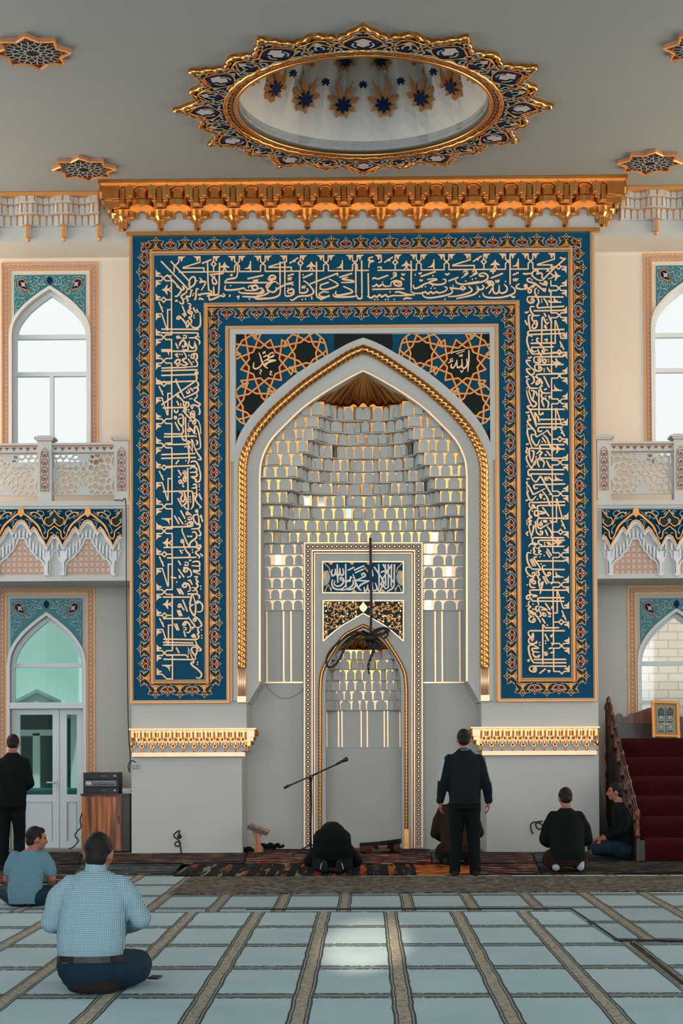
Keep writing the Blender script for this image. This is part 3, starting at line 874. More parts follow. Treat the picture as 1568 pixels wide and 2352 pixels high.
# 2. the flowing script, pen strokes read off the photograph
W0 = 3.5
SCR = {
(350, 580, 5.807): """!250,130 500,400;500,400 490,450 530,470 575,420 570,350 530,345 500,390 510,440;!120,130 460,480;460,480 480,500 520,470
!200,310 300,410 400,520;400,520 430,490 400,460;515,478;515,510;600,390;630,350 660,380 640,410 700,400 710,430 655,520
!740,140 745,400 755,520;755,520 790,530 790,560 740,560 620,575 650,590;!900,150 895,400 890,520;890,520 880,570 840,580 760,585 730,600
820,470 825,560 850,580;785,330 825,345 860,410 840,435 810,420 805,370 840,330;!765,310 955,292;!665,160 790,110
940,560 970,580 950,600 910,590 850,620 770,645 760,610 740,590;1040,575 1030,605;!1135,190 1138,300;1138,300 1120,345 1080,360 1000,375 965,415
!965,415 1550,415;980,450 970,500 1020,515 1150,505 1220,490 1250,520;1045,455;1040,310 1060,320 1065,300;!1270,365 1480,318
1350,370 1355,400 1385,380 1390,405 1415,370*.8;1280,490 1300,460 1390,460 1400,500 1360,510 1330,480 1380,450 1410,490 1370,520 1240,520
1465,490 1490,540 1420,560 1200,555 1150,530;1200,600 1400,605 1540,560;1350,600 1400,630 1568,620;1150,630;1295,635;1125,600 1150,605 1165,590""",
(590, 580, 5.807): """!310,135 310,440;310,440 310,560 250,610 130,630 0,640;!372,135 375,440;375,440 375,560 395,595 450,590 490,560 485,510 440,510 410,530 430,560 490,545
400,440 450,430 490,450;415,345 420,380 440,350 448,380 470,340*.8;!410,325 495,300;418,490;460,490
150,350 160,380 240,370 250,340 210,320 170,340 190,370 230,360 190,400 130,460 145,485 200,420 250,405 290,440;0,415 130,415
130,485 170,530 230,540 290,490 410,430 490,410;258,487;0,500 60,490 80,520 40,550 0,555;130,510 160,540 100,580 0,590
!570,260 570,510;570,510 575,550 640,550 680,520 665,490;600,460 605,490 625,465 632,490 650,455*.8;!612,355 745,295;617,310
620,390 670,420 740,500 755,550 690,590 560,600 480,650 445,640;605,640;650,635;730,600 735,640
!795,140 795,440;795,440 795,580 840,625 900,615;!705,435 1080,290;1080,290 1070,325;960,365 1060,420 1075,455 990,490 900,510 840,490 860,450
!840,450 960,410;960,545 880,540 830,570 850,600 910,610 970,590 880,630 850,650;!1095,345 1270,292;1215,340 1140,365 1170,375 1270,390 1280,410 1120,415
1150,465 1250,510 1270,545 1180,570 1080,585 1045,560 1060,530;!1315,120 1320,560;!1395,120 1400,560;1400,560 1395,620 1350,625 1320,570;1340,590 1250,605 1050,605 1015,570
1550,75 1500,85 1490,120 1550,130 1500,150 1490,220;!1482,290 1488,590;1475,590 1520,620 1568,590;1535,365 1568,350;1535,465 1568,460""",
(830, 580, 5.807): """75,595 120,620 170,590 200,610 240,580 270,605 320,580 350,605 420,590 560,590 710,580;440,545 500,540 600,570 710,580
175,640;215,640;320,640;355,640;435,640;380,540;555,640 600,620 670,630;!140,505 570,497;140,465 180,460 200,440 230,465 280,440 310,465 390,460
390,460 400,410 470,390 530,430 510,460 450,450 430,420 470,410 500,440;280,410;470,390 535,405;!215,370 355,318;140,365 180,355 215,372
415,300 440,280 460,300 430,320 465,322 385,370*.8;530,295 550,312 580,300;520,350 570,380
!660,125 660,480;660,480 665,540 720,560 800,555 850,540 880,565 920,540 950,560 1000,540 1030,555 1110,530 1140,490 1100,470
!785,335 985,268;715,310;950,325;755,290 780,295 800,280;770,375 790,390 815,380;690,445 700,490 750,485 850,430 900,420
870,375 950,365 1000,375 900,410 960,440 1050,440 1110,420 1120,380 1080,370;805,475;850,470;945,460;925,490;975,490
1110,295 1140,310 1170,290;!1155,395 1290,345;1250,375 1270,420 1350,440 1450,420 1568,400;1385,395;1475,370;1520,360
1350,280 1380,260 1410,280 1370,305 1410,300 1325,355*.8;1470,275 1500,255 1530,275 1490,300 1540,292 1440,340*.8
1350,470 1380,490 1340,510 1320,480 1360,465;1320,500 1210,490 1170,480;1170,480 1210,530 1170,570 1050,600 900,620 830,600 805,560
1420,465 1470,510 1430,550 1300,590 1150,605;1530,460 1560,510 1500,570 1400,600 1260,630;1110,635;1520,605;1218,457""",
(1060, 580, 5.807): """270,445 290,480 250,510 190,500;185,605;235,600;230,300 290,290 340,320 335,370 250,410 100,435 0,440;230,300 240,325 300,330
!385,355 545,292;370,265 410,260 450,262;410,260 415,300;445,380 455,410 475,385 480,412 500,380*.8
310,420 340,400 400,400 420,440 380,450 350,430 340,410 390,430 350,470 315,500;355,565 400,500 415,470;415,460 420,540 460,560 490,530 495,450
495,460 500,540 540,555 590,530 600,480 560,440;580,402;!640,60 640,440;650,460 700,500 700,550 620,590 500,615 350,615 290,590 275,550;650,590 680,610 710,600
680,360 690,390 715,365 722,392 750,355*.8;!675,315 755,280;765,430 725,460 730,490 800,505 850,490;810,290 840,300 930,290
!1380,90 1210,240 1070,385;1070,385 1010,380 950,340 930,300 960,260 1010,260 1000,300 1040,290 1070,310 1060,350 1110,360
1030,410 1080,440 1130,430 1110,400 1090,430 1130,460;1120,265 1150,255 1130,245;920,360 870,365 880,400 970,430 1050,490 1100,530 1110,500 1070,500
930,380;1155,362;1160,495 1165,530 1190,540;!1300,80 1370,105""",
(1190, 640, 10.69): """!1095,475 300,470;300,470 225,480 210,560 270,620 350,610 375,560 330,520 300,560 340,580;450,255 400,290 400,390 450,480 490,580 480,650 450,640
480,640 450,680 480,740 560,735;!560,735 1120,705;!360,815 1110,805;485,320;475,380;560,540;565,595;610,510 680,600 715,695;730,550 750,590 780,610
150,290 190,270 140,200 190,180 200,240 260,280;220,300 300,290 300,350 250,370 220,300;230,270 390,180 330,260
390,720 310,710 280,770 310,850 380,930 520,925;380,930 330,960 330,1030 390,1100;390,1100 350,1150 330,1230 400,1240 450,1160 440,1080 400,1060 380,1120 430,1150
310,920 250,930 245,1050 270,1230 290,1290;150,840 190,860 245,830;150,1040 190,1120 220,1170;!290,1300 1120,1270;290,1300 230,1330 230,1390 300,1400;!300,1395 1140,1365
!560,1580 570,990;570,990 600,970 650,1080 690,1130 740,1090;!620,870 670,960;!730,920 810,1125;695,1030;620,1170 660,1180 640,1210 680,1230 650,1265
340,1445 230,1420 200,1520 220,1640 270,1780 340,1870 430,1875;!430,1875 1110,1835;335,1525;500,1500 450,1490 450,1560 560,1670 620,1760 720,1780
620,1760 570,1800 610,1830 640,1790;!290,1610 860,1600;!400,1710 860,1695;400,1710 330,1710 320,1780 370,1820 435,1805;620,1525 690,1520 680,1555 700,1490
480,1750 470,1790 520,1870 580,1960;!450,1945 1110,1935;450,1945 380,1960 380,2060 450,2090 530,2070 530,2000 480,2000 470,2040 510,2040
580,1960 590,2060 640,2090 670,2040 630,2000 600,2040;725,2010;735,2060;215,1810;225,1865;220,1955 260,1970 325,1940
!460,2135 1100,2130;460,2135 400,2150 395,2230 430,2280 520,2285 565,2230 500,2180 490,2230 530,2240;300,2040 200,2030 200,2090 290,2200;625,2240;625,2290;690,2200 770,2310""",
(1190, 840, 10.69): """290,60 380,140 370,210 310,250 230,190 190,120 210,100 290,110;310,250 370,330 370,420 300,470;160,285 200,300 240,270;395,295
!490,230 1130,215;490,230 440,250 450,320 540,360 550,400;440,460 460,390 530,390 500,450 440,480 430,440 470,400 560,420 560,490 590,410;!615,280 750,555
270,350 200,370 210,450 270,560 360,575 490,575;205,560;270,580 250,640 300,800 340,880 400,910 430,950 400,1010 340,1020 290,950 220,780 190,620
300,630 370,640 370,720 340,880;410,640 460,760;590,520 530,530 540,610 600,690 780,690;600,690 560,720 570,800 680,830;620,610 690,585;660,770;720,780 765,775 745,840
680,830 590,840 570,880 600,980 625,1030;650,850 720,900 730,980 705,1070;!495,610 495,1120;495,1120 500,1200 540,1220 590,1180 600,1220;!280,1090 1130,1090
290,1000 210,1020 280,1110 360,1290 430,1520;!390,1160 430,1510;400,1160 480,1300 500,1400;!520,1340 1120,1335;!450,1450 1080,1445;!520,1530 1080,1530
520,1530 480,1550 480,1620 530,1635 580,1610;170,1170 260,1160;210,1230 260,1240 240,1290 290,1350 220,1370 230,1430 320,1540 400,1640 430,1760 520,1720 690,1620
!690,1590 790,1735;600,1710 690,1800 750,1950 820,2120 790,2150;205,1480;212,1535;340,1575 230,1570 210,1650 250,1820 330,2040
390,1715 310,1715 320,1830 400,1960 450,1970 520,1830;575,1885;!570,1770 670,1910;!530,1960 1120,1955;530,1960 510,2000 530,2080 430,2190;!340,2045 1130,2065
340,2045 260,2060 260,2200 300,2352;300,2110 370,2120 360,2240 340,2352;180,1950 250,1930;180,2020 210,2060 180,2130 230,2180;480,2120 570,2150 510,2220 540,2280
!680,2110 780,2230;640,2190 680,2230;425,2250;425,2300""",
(1190, 1040, 10.69): """230,85 190,100 200,200 290,370 330,370 410,210 400,320;300,180 325,240 360,100;!520,150 1110,150;520,150 460,180 470,290 510,375;500,200 560,190 620,240 620,300 590,380
680,200 740,330 795,390;205,350;!240,430 1120,430;240,430 230,480 240,560 280,570 260,540;!290,535 1100,540
310,540 320,640 410,730 470,680 530,600 590,680 700,880 790,1020 810,1040 740,1040;720,610 640,615 650,640 720,650 640,660 660,690 720,690*.7;!730,600 820,710;190,660 270,650
!400,800 1140,780;400,800 370,820 390,890 470,880;230,730 190,750 270,870 330,990 360,1030 480,980 650,890;580,960 690,1100 750,1270 800,1330
510,1020 520,1090 550,1120 540,1040 600,1060;205,850;205,905;460,1155;615,1130 640,1170;255,960 210,960 230,1080 310,1190 430,1070;170,1190 240,1165
!330,1235 1140,1215;330,1235 260,1250 270,1340 320,1380 260,1440 260,1530 310,1600 250,1620 250,1650 300,1690 250,1710 300,1770 250,1790 260,1880 300,2050 310,2120
!320,1280 370,1385;!360,1280 415,1385;340,1445;!490,1310 1140,1300;490,1310 455,1340 470,1440;470,1440 400,1440 390,1530 440,1560 480,1490 450,1440
490,1440 640,1490 520,1510 480,1500;470,1540 500,1620;!500,1620 1130,1620;!580,1350 745,1575;500,1620 460,1660 470,1820 530,1870 600,1830 760,1740
500,1760 540,1730 570,1770 530,1800 500,1760;690,1810 780,1930 830,2050 780,2060;550,1690;690,1670 610,1675 620,1695 690,1700 610,1715 690,1725*.7
!765,1660 840,1780;200,1670;200,1720;208,1770;!405,1690 420,1850;420,1850 440,1960 500,2020 570,2010 580,1950 530,1940 540,1980;320,2050 370,1820 340,1840
!650,1900 710,2045;240,1940 190,1990 230,2050;!390,2095 1110,2100;390,2095 340,2130 350,2230 450,2250 380,2270;!530,2160 1130,2160;530,2160 480,2180 510,2260 580,2270
635,2220;635,2265;!690,2200 750,2280;!740,2200 800,2280;!520,2310 1120,2310""",
(1190, 1240, 10.69): """240,180 300,110 400,130 440,110 340,80;390,140 400,190 360,220 390,290 370,310 390,360 470,380;440,215;305,275;520,425;625,395
520,180 490,210 500,270 530,290 490,310 510,360 570,360;!690,225 810,400;!670,290 765,445;!440,530 1130,530;310,335 220,330 200,430 230,580 310,710 370,730
!370,730 1130,740;!280,490 360,660;!320,470 415,655;450,430 380,440 400,520 490,640 540,740;550,600;660,645 590,650 580,730 640,850 700,895 770,860 760,810 710,830 730,880
540,740 480,780 500,860 470,900 490,960 540,990;435,785;440,830;440,880;540,990 490,1010 510,1140 530,1220;600,1040 560,1060 550,1100 590,1050 560,1200 520,1340
!590,900 690,1100;!640,900 745,1075;770,1060 820,1060 790,1100;270,680 190,690 180,760 240,860 320,905 390,880 390,820 340,820 330,870
330,910 370,950 290,980 290,1010 370,1010 410,1060 370,1090 320,1050 340,1030;290,1010 270,1090 310,1170 410,1180;220,915;210,1115
!310,1240 1130,1245;310,1240 270,1260 280,1350 200,1390 200,1450 250,1460 290,1370;290,1350 440,1385 330,1410;290,1440 340,1510;!340,1510 1120,1515
!510,1430 1120,1430;510,1430 470,1460 490,1610;490,1630 430,1650 420,1720 470,1760 510,1650;510,1640 680,1720 540,1720;510,1740 550,1860 500,1890;!650,1560 770,1735;790,1660 825,1660 800,1700
290,1510 240,1540 250,1620 290,1650 240,1690 250,1740 350,1790 340,1820 290,1800 280,1760 330,1740;250,1740 260,1850 310,1890 260,1920 260,1990 340,2030 400,1990 380,1940 340,1970 370,2000
350,1585;195,1630;345,1700;375,1715;350,1845;360,1890;430,1800 390,1820 480,1930 540,2045;680,1760 750,1800 780,1820 740,1830 730,1790;690,1870 610,1870 600,1800 680,1840
!570,1930 650,2060;720,1890 790,1885;690,2095 715,2110""",
(1190, 1360, 10.69): """!590,800 590,1780;590,800 650,880;!650,885 990,880;!270,955 1130,955;270,955 235,990 250,1060 310,1120 350,1030 360,1100 330,1200 290,1120
310,1120 250,1160 250,1240 310,1275 400,1260 440,1220 430,1280;510,1245;515,1305;660,1205;660,1265;!640,1030 730,1205;770,1090 820,1060 790,1120;790,1255 840,1280 810,1320
730,1395 830,1370;780,1500 880,1470;710,1470 630,1480 640,1510 710,1515 640,1540 650,1560 710,1555*.7;380,1310 270,1310 240,1370 270,1550 350,1720 420,1740;!420,1740 1170,1740
370,1310 480,1380 340,1390 350,1460 510,1480;380,1480 350,1500 370,1570 430,1600 510,1560 480,1620;!370,1660 1160,1655;!320,1820 1170,1825
320,1820 270,1850 270,1920 330,1955 410,1950 420,1870 370,1870 360,1910 400,1910;!510,2000 660,1885;700,1930 760,1940 720,1980;210,1700 250,1670 240,1720""",
(350, 660, 10.69): """600,0 720,80 650,210 590,250 560,235;720,90 770,80 760,20;860,50 840,150 720,240 760,330 770,410 720,430 670,380;795,305
1000,90 960,130 930,250 850,250 850,300 890,340 850,380;1000,225;1020,180;965,20;930,65;1150,75 1090,80 1070,300 1030,330;1150,330 1180,300 1270,330;565,370 600,350 640,375
870,430 920,420 950,460 920,500 950,550 890,600 890,640 960,680 990,640 940,620 930,670;!740,480 840,720;960,680 970,740 910,770 960,820 970,880 930,920
880,830 840,900 860,1000 910,910 880,830;930,920 1000,1000 1100,1020 1180,960 1190,800 1175,640;1040,520 1020,550 1090,655;!1090,560 1140,645;1030,710;1035,770
620,760 640,740 690,750 660,800 610,790 620,750;690,750 770,830 825,920;740,700 780,680 800,760;!230,1050 1150,1055;!230,1140 1050,1140
1050,1140 1120,1150 1120,1210 1040,1260 900,1265;1155,1245;1040,1260 1140,1310 1170,1380 1150,1430;600,1240 640,1220 660,1250 620,1270 600,1240;660,1240 715,1275
760,1200 840,1210 830,1270 760,1270 800,1235*.7;740,1550 880,1550 860,1440 770,1320 710,1370 670,1450 690,1360;750,1440 760,1490 820,1450 790,1400;!580,1390 640,1530
920,1340 910,1430 980,1510 1040,1480 1050,1350;1050,1380 1090,1500 1060,1580 1000,1590;!230,1590 1000,1590;760,1590 830,1690 830,1760 750,1800 800,1860 870,1900 800,1940 690,1900
690,1900 630,1950 590,1880 560,1870 620,1800 690,1810 660,1880 600,1900;680,1665;735,1665;905,1690;1010,1855;560,1680 620,1660 600,1700 650,1735
1050,1660 970,1680 960,1750 1020,1760 1030,1700 1000,1670 1090,1660 1110,1760 1070,1800 1110,1870 1110,1950 1060,1970 800,1985;!230,2005 850,1985;!880,1770 990,1935
!230,2070 1120,2045;!230,2185 1090,2160;1090,2160 1060,2130 1080,2100 1120,2110 1115,2150 1080,2170 1100,2352""",
(350, 860, 10.69): """1090,30 1100,100 1080,180;!130,215 1070,185;1080,190 1130,240 1120,320 1000,370;1000,370 1110,350 1100,450 770,610;610,140 600,200 790,590;!1040,200 230,770
840,430 870,480 920,450 880,380;!930,350 1010,430;1080,470 1110,560 1040,640 1100,700 1180,750 1130,800 1040,770 960,790 980,860 1020,800;930,620;975,615
1140,800 1170,900 1170,980 1130,1000;790,670 770,760 810,790 840,720 800,700;820,700 890,710 900,790 850,830;!260,840 850,830;600,550 640,530 660,580 610,570;680,580 780,700
!610,670 660,780;705,740;705,785;740,925 830,930 850,880 800,870 790,920 850,1010 950,1120 960,1160 900,1170
920,1000 990,920 1040,940 1040,1060 970,1070 950,1000 1000,980 1010,1030 1040,1090 1060,1140 1000,1180 1030,1240 1070,1200 1060,1140 1130,1160 1180,1280 1200,1480
900,885;905,940;890,1230;895,1285;890,1480;660,1030 700,1000 760,1040 770,1200 740,1290 660,1210 650,1120 730,1090;550,880 560,940 620,950 640,880;540,1075 570,1050 600,1080 570,1110 540,1075
740,1290 770,1390 740,1470 700,1480;!300,1480 720,1480;!290,1550 1060,1530;!820,1060 830,1560;830,1560 840,1630 780,1630 740,1570 720,1490;!565,1190 675,1400
940,1330 880,1360 890,1420 940,1400 920,1330 1000,1400 1040,1460 1050,1310 1100,1310 1160,1500 1190,1750 1170,1840 1080,1860;1080,1480;1085,1545;1080,1630 1120,1690 1080,1750
!370,1740 890,1730;890,1730 930,1690 890,1660 860,1690 900,1740;!900,1740 990,1910 980,1610 1040,1800;1040,1800 1100,1930 1200,2080 1170,2110 1120,2100
790,1800 880,1790 900,1870 910,2100 880,2220;!230,1985 1060,1960;!225,2080 1080,2055;!660,2120 580,2220;830,2135;950,2180 990,2150 1080,2160 1140,2260 1170,2352;!350,2280 1070,2255""",
(350, 1060, 10.69): """1130,120 1160,200 1190,350 1170,490 1100,520 1050,490;920,200 1000,150 1090,190 1080,270 930,285;1070,280 1100,320 1090,380 950,390;960,390 1080,460 1060,500
!875,180 890,1210;750,250 820,250 830,330 750,300 830,280*.7;!640,220 725,365;780,400 810,360 850,400 820,440 790,400 770,460 810,510 840,470 800,430
650,500 700,470 730,510 690,550 650,510;720,520 780,570;!740,600 790,640;640,400 690,390;!265,755 920,740;920,740 990,760 1010,900 1010,1100 950,1185
1000,590 1070,575 1090,650 970,670;1090,650 1100,740 1080,790 1110,830 1080,880 1060,940 1110,1030 1200,1130 1150,1160;1160,580;1160,635;1168,710;1035,800;1040,860;1045,905;938,885;940,945;945,1005
1160,790 1180,880 1230,955;670,790 740,790 740,850 710,910 720,970 770,1000 800,930 790,760;800,760 840,960 830,1040 780,1100 870,1200;!630,915 745,1120;!700,1215 815,1420
830,1290 860,1250 900,1290 860,1320 830,1290;890,1270 970,1340;870,1390 950,1380 960,1440 880,1440 920,1410*.7;!550,1340 665,1550;!650,1385 765,1555;820,1480;820,1550
910,1500 870,1530 880,1580 940,1590 960,1540 910,1510 990,1500 1000,1590 920,1620;!140,1630 940,1610;1060,1230 1090,1200 1120,1230 1080,1250 1060,1230
1110,1240 1150,1440 1130,1560 1040,1480 1010,1360 1080,1320 1110,1340;1170,1370 1200,1340 1210,1380 1180,1380;1210,1380 1240,1500;1090,1560 1170,1550 1150,1650 960,1670
1130,1660 1190,1770 1180,1830 1130,1830;1175,1905;760,1660 740,1720 900,2080 950,1990 1090,1880 1080,1770 1030,1740 980,1760;860,1840 890,1850 900,1830;930,1860 990,1840
700,1970 740,1930 770,1970 730,2000 700,1970;770,1970 790,2110;1060,1950 1110,2050 1050,2120;!285,2120 1060,2110;1130,2100 1170,2060 1200,2100 1160,2140 1130,2100
755,2190;1060,2110 1180,2170""",
(350, 1260, 10.69): """790,-30 850,80 930,170 880,220;990,40;995,100;!370,240 1090,225;1180,30 1070,100 1110,160 1170,210 1140,255;!1180,130 1250,200;!680,40 745,135
990,350 1030,330 1140,330 1170,390 1150,440 970,430;1160,440 1170,530 1130,560 1030,550 1030,580 1110,610 1190,650;910,310 965,290;790,350 880,355 880,420 800,420 840,385*.7;!645,305 710,415
770,540 800,480 880,490 860,560 810,585 775,545 810,520 790,480 920,520 970,640 930,700 860,715;!645,510 790,720;660,670 690,710 660,740;!460,715 600,735;605,830;1195,930;1195,1000
1030,700 1110,700 1080,770 1130,820 1090,860 1130,930 1080,990 1110,1080 1080,1120;!870,1125 1090,1125;880,800 930,790 960,840 990,900
750,920 790,850 850,870 840,940 780,960 750,920 780,890 880,870 930,960 930,1040 870,1070;960,970 1040,970 1050,1040 970,1040*.7;!620,990 700,1130*1.3;!680,990 770,1135*1.3
1090,1120 1160,1170 1150,1245;!270,1200 950,1200;980,1140 950,1270 930,1370 990,1420;1000,1140 1060,1350 1070,1500 1040,1650 960,1550 930,1450 970,1390 1030,1390
1090,1320 1120,1290 1140,1330 1100,1350 1090,1320 1150,1310 1230,1380 1240,1490 1190,1560 1100,1560;635,1410 680,1370 710,1410 660,1450 635,1410;710,1410 790,1525;!750,1260 870,1555
!625,1520 690,1670*1.3;!670,1520 735,1665*1.3;!270,1725 900,1725;890,1680 970,1800 1040,1890 1020,1940 950,1940;1000,1760 1040,1720 1080,1750 1050,1790 1000,1760
1030,1660 1130,1730 1210,1850 1210,1910 1150,1930;760,1870 810,1810 830,1860 790,1890 760,1870 830,1800 920,1870 950,1990 900,2070 840,2060;760,1940 830,1950 830,2000 770,2000*.7
!780,2030 825,2175;1000,1980;1210,2000;1215,2140;1220,2205;!545,1850 620,2010;!600,1850 660,2020;1060,1940 1140,1950 1120,2010 1150,2060 1120,2110 1150,2170 1110,2230 1060,2240
980,2150 1020,2110 1050,2150 1010,2180 980,2150 1060,2150 1070,2250""",
(350, 1380, 10.69): """!280,945 1080,960;!270,1025 1015,1040;!275,1090 1030,1095;1030,1095 1090,1120 1100,1250 1060,1340 990,1260 970,1180 1030,1140 1080,1160
1060,970 1110,1100 1200,1200 1180,1230 1130,1230;1125,1180;!590,1150 670,1290;!340,1335 830,1335;!830,1335 890,1410 890,1160 1000,1440;!280,1440 1010,1450
1050,1350 1070,1420 1020,1460 1020,1520 960,1530 1000,1600 1120,1690 1210,1790 1200,1870 1140,1905 1080,1880;1115,1510;1115,1560""",
}
mb = MB()
for (ox, oy, sc_), s in SCR.items():
    script(mb, s, (ox, oy), sc_, YL - .016, .016, 'letter', W0)
mb.build('flowing_script', portal, label='flowing gilded Arabic script')
# ------------------------------------------------------------------ honeycomb vaulting
rv = random.Random(11)
def arch_cell(w, h, n=5, shoulder=.5):
    """outline of a little pointed niche, width w, height h, base at z=0, centred on u=0"""
    hw = w / 2
    pts = [(-hw, 0), (-hw, h * shoulder)]
    for i in range(1, n):
        t = i / n
        pts.append((-hw * math.cos(t * PI / 2) ** 0.9, h * (shoulder + (1 - shoulder) * (math.sin(t * PI / 2) ** 0.85))))
    pts.append((0, h))
    return pts + [(-x, z) for x, z in pts[::-1][1:]]
def tier(cells, gild, mirr, plan, z0, z1, target=.145, pm=0.05, gk='gold', ck='plaster', cw=.82, ch=.90):
    """one tier along a plan polyline [(x, y)] (left to right seen from the camera)"""
    for (ax_, ay), (bx, by) in zip(plan, plan[1:]):
        L = math.hypot(bx - ax_, by - ay)
        if L < .03: continue
        tx, ty = (bx - ax_) / L, (by - ay) / L
        nx, ny = ty, -tx            # outward, to the viewer
        gild.add([(ax_, ay, z0), (bx, by, z0), (bx, by, z1), (ax_, ay, z1)], [(0, 1, 2, 3)], gk)
        m = max(1, round(L / target))
        cuts = [0.0]
        for i in range(1, m):
            cuts.append(L * (i + rv.uniform(-.24, .24)) / m)
        cuts.append(L)
        for u0, u1 in zip(cuts, cuts[1:]):
            w = u1 - u0
            uc = (u0 + u1) / 2
            if rv.random() < pm and w > .07:
                k = 'mirror' if rv.random() < .35 else 'bluemirror'
                ww = min(w * .8, .075)
                q = [(-ww / 2, 0.01), (ww / 2, 0.01), (ww / 2, (z1 - z0) * .93), (-ww / 2, (z1 - z0) * .93)]
                vs = [(ax_ + tx * (uc + u) + nx * .008, ay + ty * (uc + u) + ny * .008, z0 + z) for u, z in q]
                mirr.append((vs, k))
                continue
            out = arch_cell(w * cw, (z1 - z0) * ch)
            n = len(out)
            pd = rv.choice((.015, .02, .03, .045, .07)) if gk == 'gold' else .02
            fr = [(ax_ + tx * (uc + u) + nx * pd * (1.15 - .4 * z / (z1 - z0)), ay + ty * (uc + u) + ny * pd * (1.15 - .4 * z / (z1 - z0)), z0 + z) for u, z in out]
            bk = [(ax_ + tx * (uc + u), ay + ty * (uc + u), z0 + z) for u, z in out]
            cells.add(fr + bk, [list(range(n))] + [(i, i + n, (i + 1) % n + n, (i + 1) % n) for i in range(n)], ck)
def tiles(lst, parent):
    for vs, k in lst:
        m_ = MB()
        m_.add(vs + [(x, y + .006, z) for x, y, z in vs], [(0, 1, 2, 3), (7, 6, 5, 4), (0, 4, 5, 1), (1, 5, 6, 2), (2, 6, 7, 3), (3, 7, 4, 0)], k)
        m_.build('mirror_tile', parent, label='small mirror tile')
def ledge(mb, plan, back, z, th, k='plaster', out=.02):
    """horizontal shelf from the plan line back to y=back"""
    n = len(plan)
    off = []
    for i in range(n):
        a, c = plan[max(0, i - 1)], plan[min(n - 1, i + 1)]
        dx, dy = c[0] - a[0], c[1] - a[1]
        l = math.hypot(dx, dy) or 1
        off.append((plan[i][0] + dy / l * out, plan[i][1] - dx / l * out))
    # quads back to the rear line, so that the shelf may be concave
    vs = []
    for (x, y) in off:
        vs += [(x, y, z - th), (x, y, z), (x, back, z - th), (x, back, z)]
    fs = []
    for i in range(n - 1):
        b, c = 4 * i, 4 * i + 4
        fs += [(b, c, c + 1, b + 1), (b, b + 2, c + 2, c), (b + 1, c + 1, c + 3, b + 3)]
    mb.add(vs, fs, k)
def steps(xc_, w, r, dw, D, nseg, ph=0.0, flat=0.0):
    """plan of a tier: flat wings at depth dw from +-w in to +-r, a stepped hollow of depth D between"""
    pts = [(-w, dw)]
    if r < w - .04: pts.append((-r, dw))
    for i in range(1, nseg):
        t = (i + (ph if i % 2 else 0)) / nseg
        a = PI * (1 - t)
        x = r * math.cos(a)
        q = 0.93 if i % 2 else 1.03
        d = dw + (D - dw) * math.sin(a) ** .8 * (q if 1 < i < nseg - 1 else 1)
        x = x * (0.97 if i % 2 else 1.02)
        pts.append((x, d))
    if r < w - .04: pts.append((r, dw))
    pts.append((w, dw))
    # turn some slanted pieces into a step: flat then slant
    out = [pts[0]]
    for a, c in zip(pts, pts[1:]):
        if abs(c[0] - a[0]) > .16 and abs(c[1] - a[1]) > .05:
            if c[1] > a[1]:
                out.append((a[0] + (c[0] - a[0]) * .35, a[1] + (c[1] - a[1]) * .8))
            else:
                out.append((a[0] + (c[0] - a[0]) * .65, a[1] + (c[1] - a[1]) * .2))
        out.append(c)
    return [(xc_ + x, D0 + d) for x, d in out]
vault = thing('muqarnas_vault', 'grey and gilded honeycomb vault filling the great pointed arch', 'vault', (0, YN, 4))
VX = F(AX, 1000)[0]
def half_w(zpx):
    for (x0_, y0_), (x1_, y1_) in zip(ARCH_IN, ARCH_IN[1:]):
        if y0_ <= zpx <= y1_:
            return PX(x0_ - AX + (x1_ - x0_) * (zpx - y0_) / max(1e-6, y1_ - y0_))
    return PX(1071.5 - AX)
ZPX = [930, 967, 995, 1022, 1053, 1082, 1109, 1136, 1164, 1192, 1219, 1246]
def zat(py, d):
    return F(AX, py, D0 + d)[1]
plans = []
for k in range(11):
    D = .60 + .042 * k
    r = .56 + .078 * k
    w = half_w(ZPX[k] + 26) + .06
    plans.append((steps(VX, w, min(r, w - .02), [.2, .2, .2, .2, .2, .22, .3, .42, .58, .74, .9][k], max(D, .95 if k > 8 else D), [12, 9, 10, 10, 12, 12, 14, 12, 12, 10, 10][k], rv.uniform(-.2, .2)), D))
zs = [zat(ZPX[0], .45)]
for k in range(11):
    zs.append(zat(ZPX[k + 1], plans[k][1]))
for k, (plan, D) in enumerate(plans):
    z1, z0 = zs[k], zs[k + 1]
    cells, gild, mirr = MB(), MB(), []
    tier(cells, gild, mirr, plan, z0, z1, pm=0.0 if k == 0 else .07)
    ledge(cells, plan, YN + .02, z0, .016, out=.026)
    t = cells.build('muqarnas_tier', vault)
    gild.build('gilding', t, label='gilded spandrels between the cells')
    tiles(mirr, t)
# the gilded fluted half dome on top
mb = MB()
NF = 13
apex = (VX, D0 + .16, F(AX, 858, D0 + .16)[1])
base = []
zb0 = zs[0] - .0
for i in range(NF * 4 + 1):
    a = PI * (1 - i / (NF * 4))
    fl = 1 + .09 * abs(math.sin(PI * i / 4)) 
    base.append((VX + .60 * fl * math.cos(a), D0 + .18 + .46 * fl * math.sin(a), zb0 + .02 * abs(math.sin(PI * i / 4))))
rows = []
for s_ in range(9):
    t = s_ / 8
    bulge = .10 * math.sin(PI * t)
    rows.append([(apex[0] + (p[0] - apex[0]) * (t ** .9 + bulge * .6), apex[1] + (p[1] - apex[1]) * (t ** .9 + bulge * .6), apex[2] + (p[2] - apex[2]) * (t ** 1.15)) for p in base])
vs = [p for r_ in rows for p in r_]
nb = len(base)
mb.add(vs, [(j * nb + i, j * nb + i + 1, (j + 1) * nb + i + 1, (j + 1) * nb + i) for j in range(8) for i in range(nb - 1)], 'gold', True)
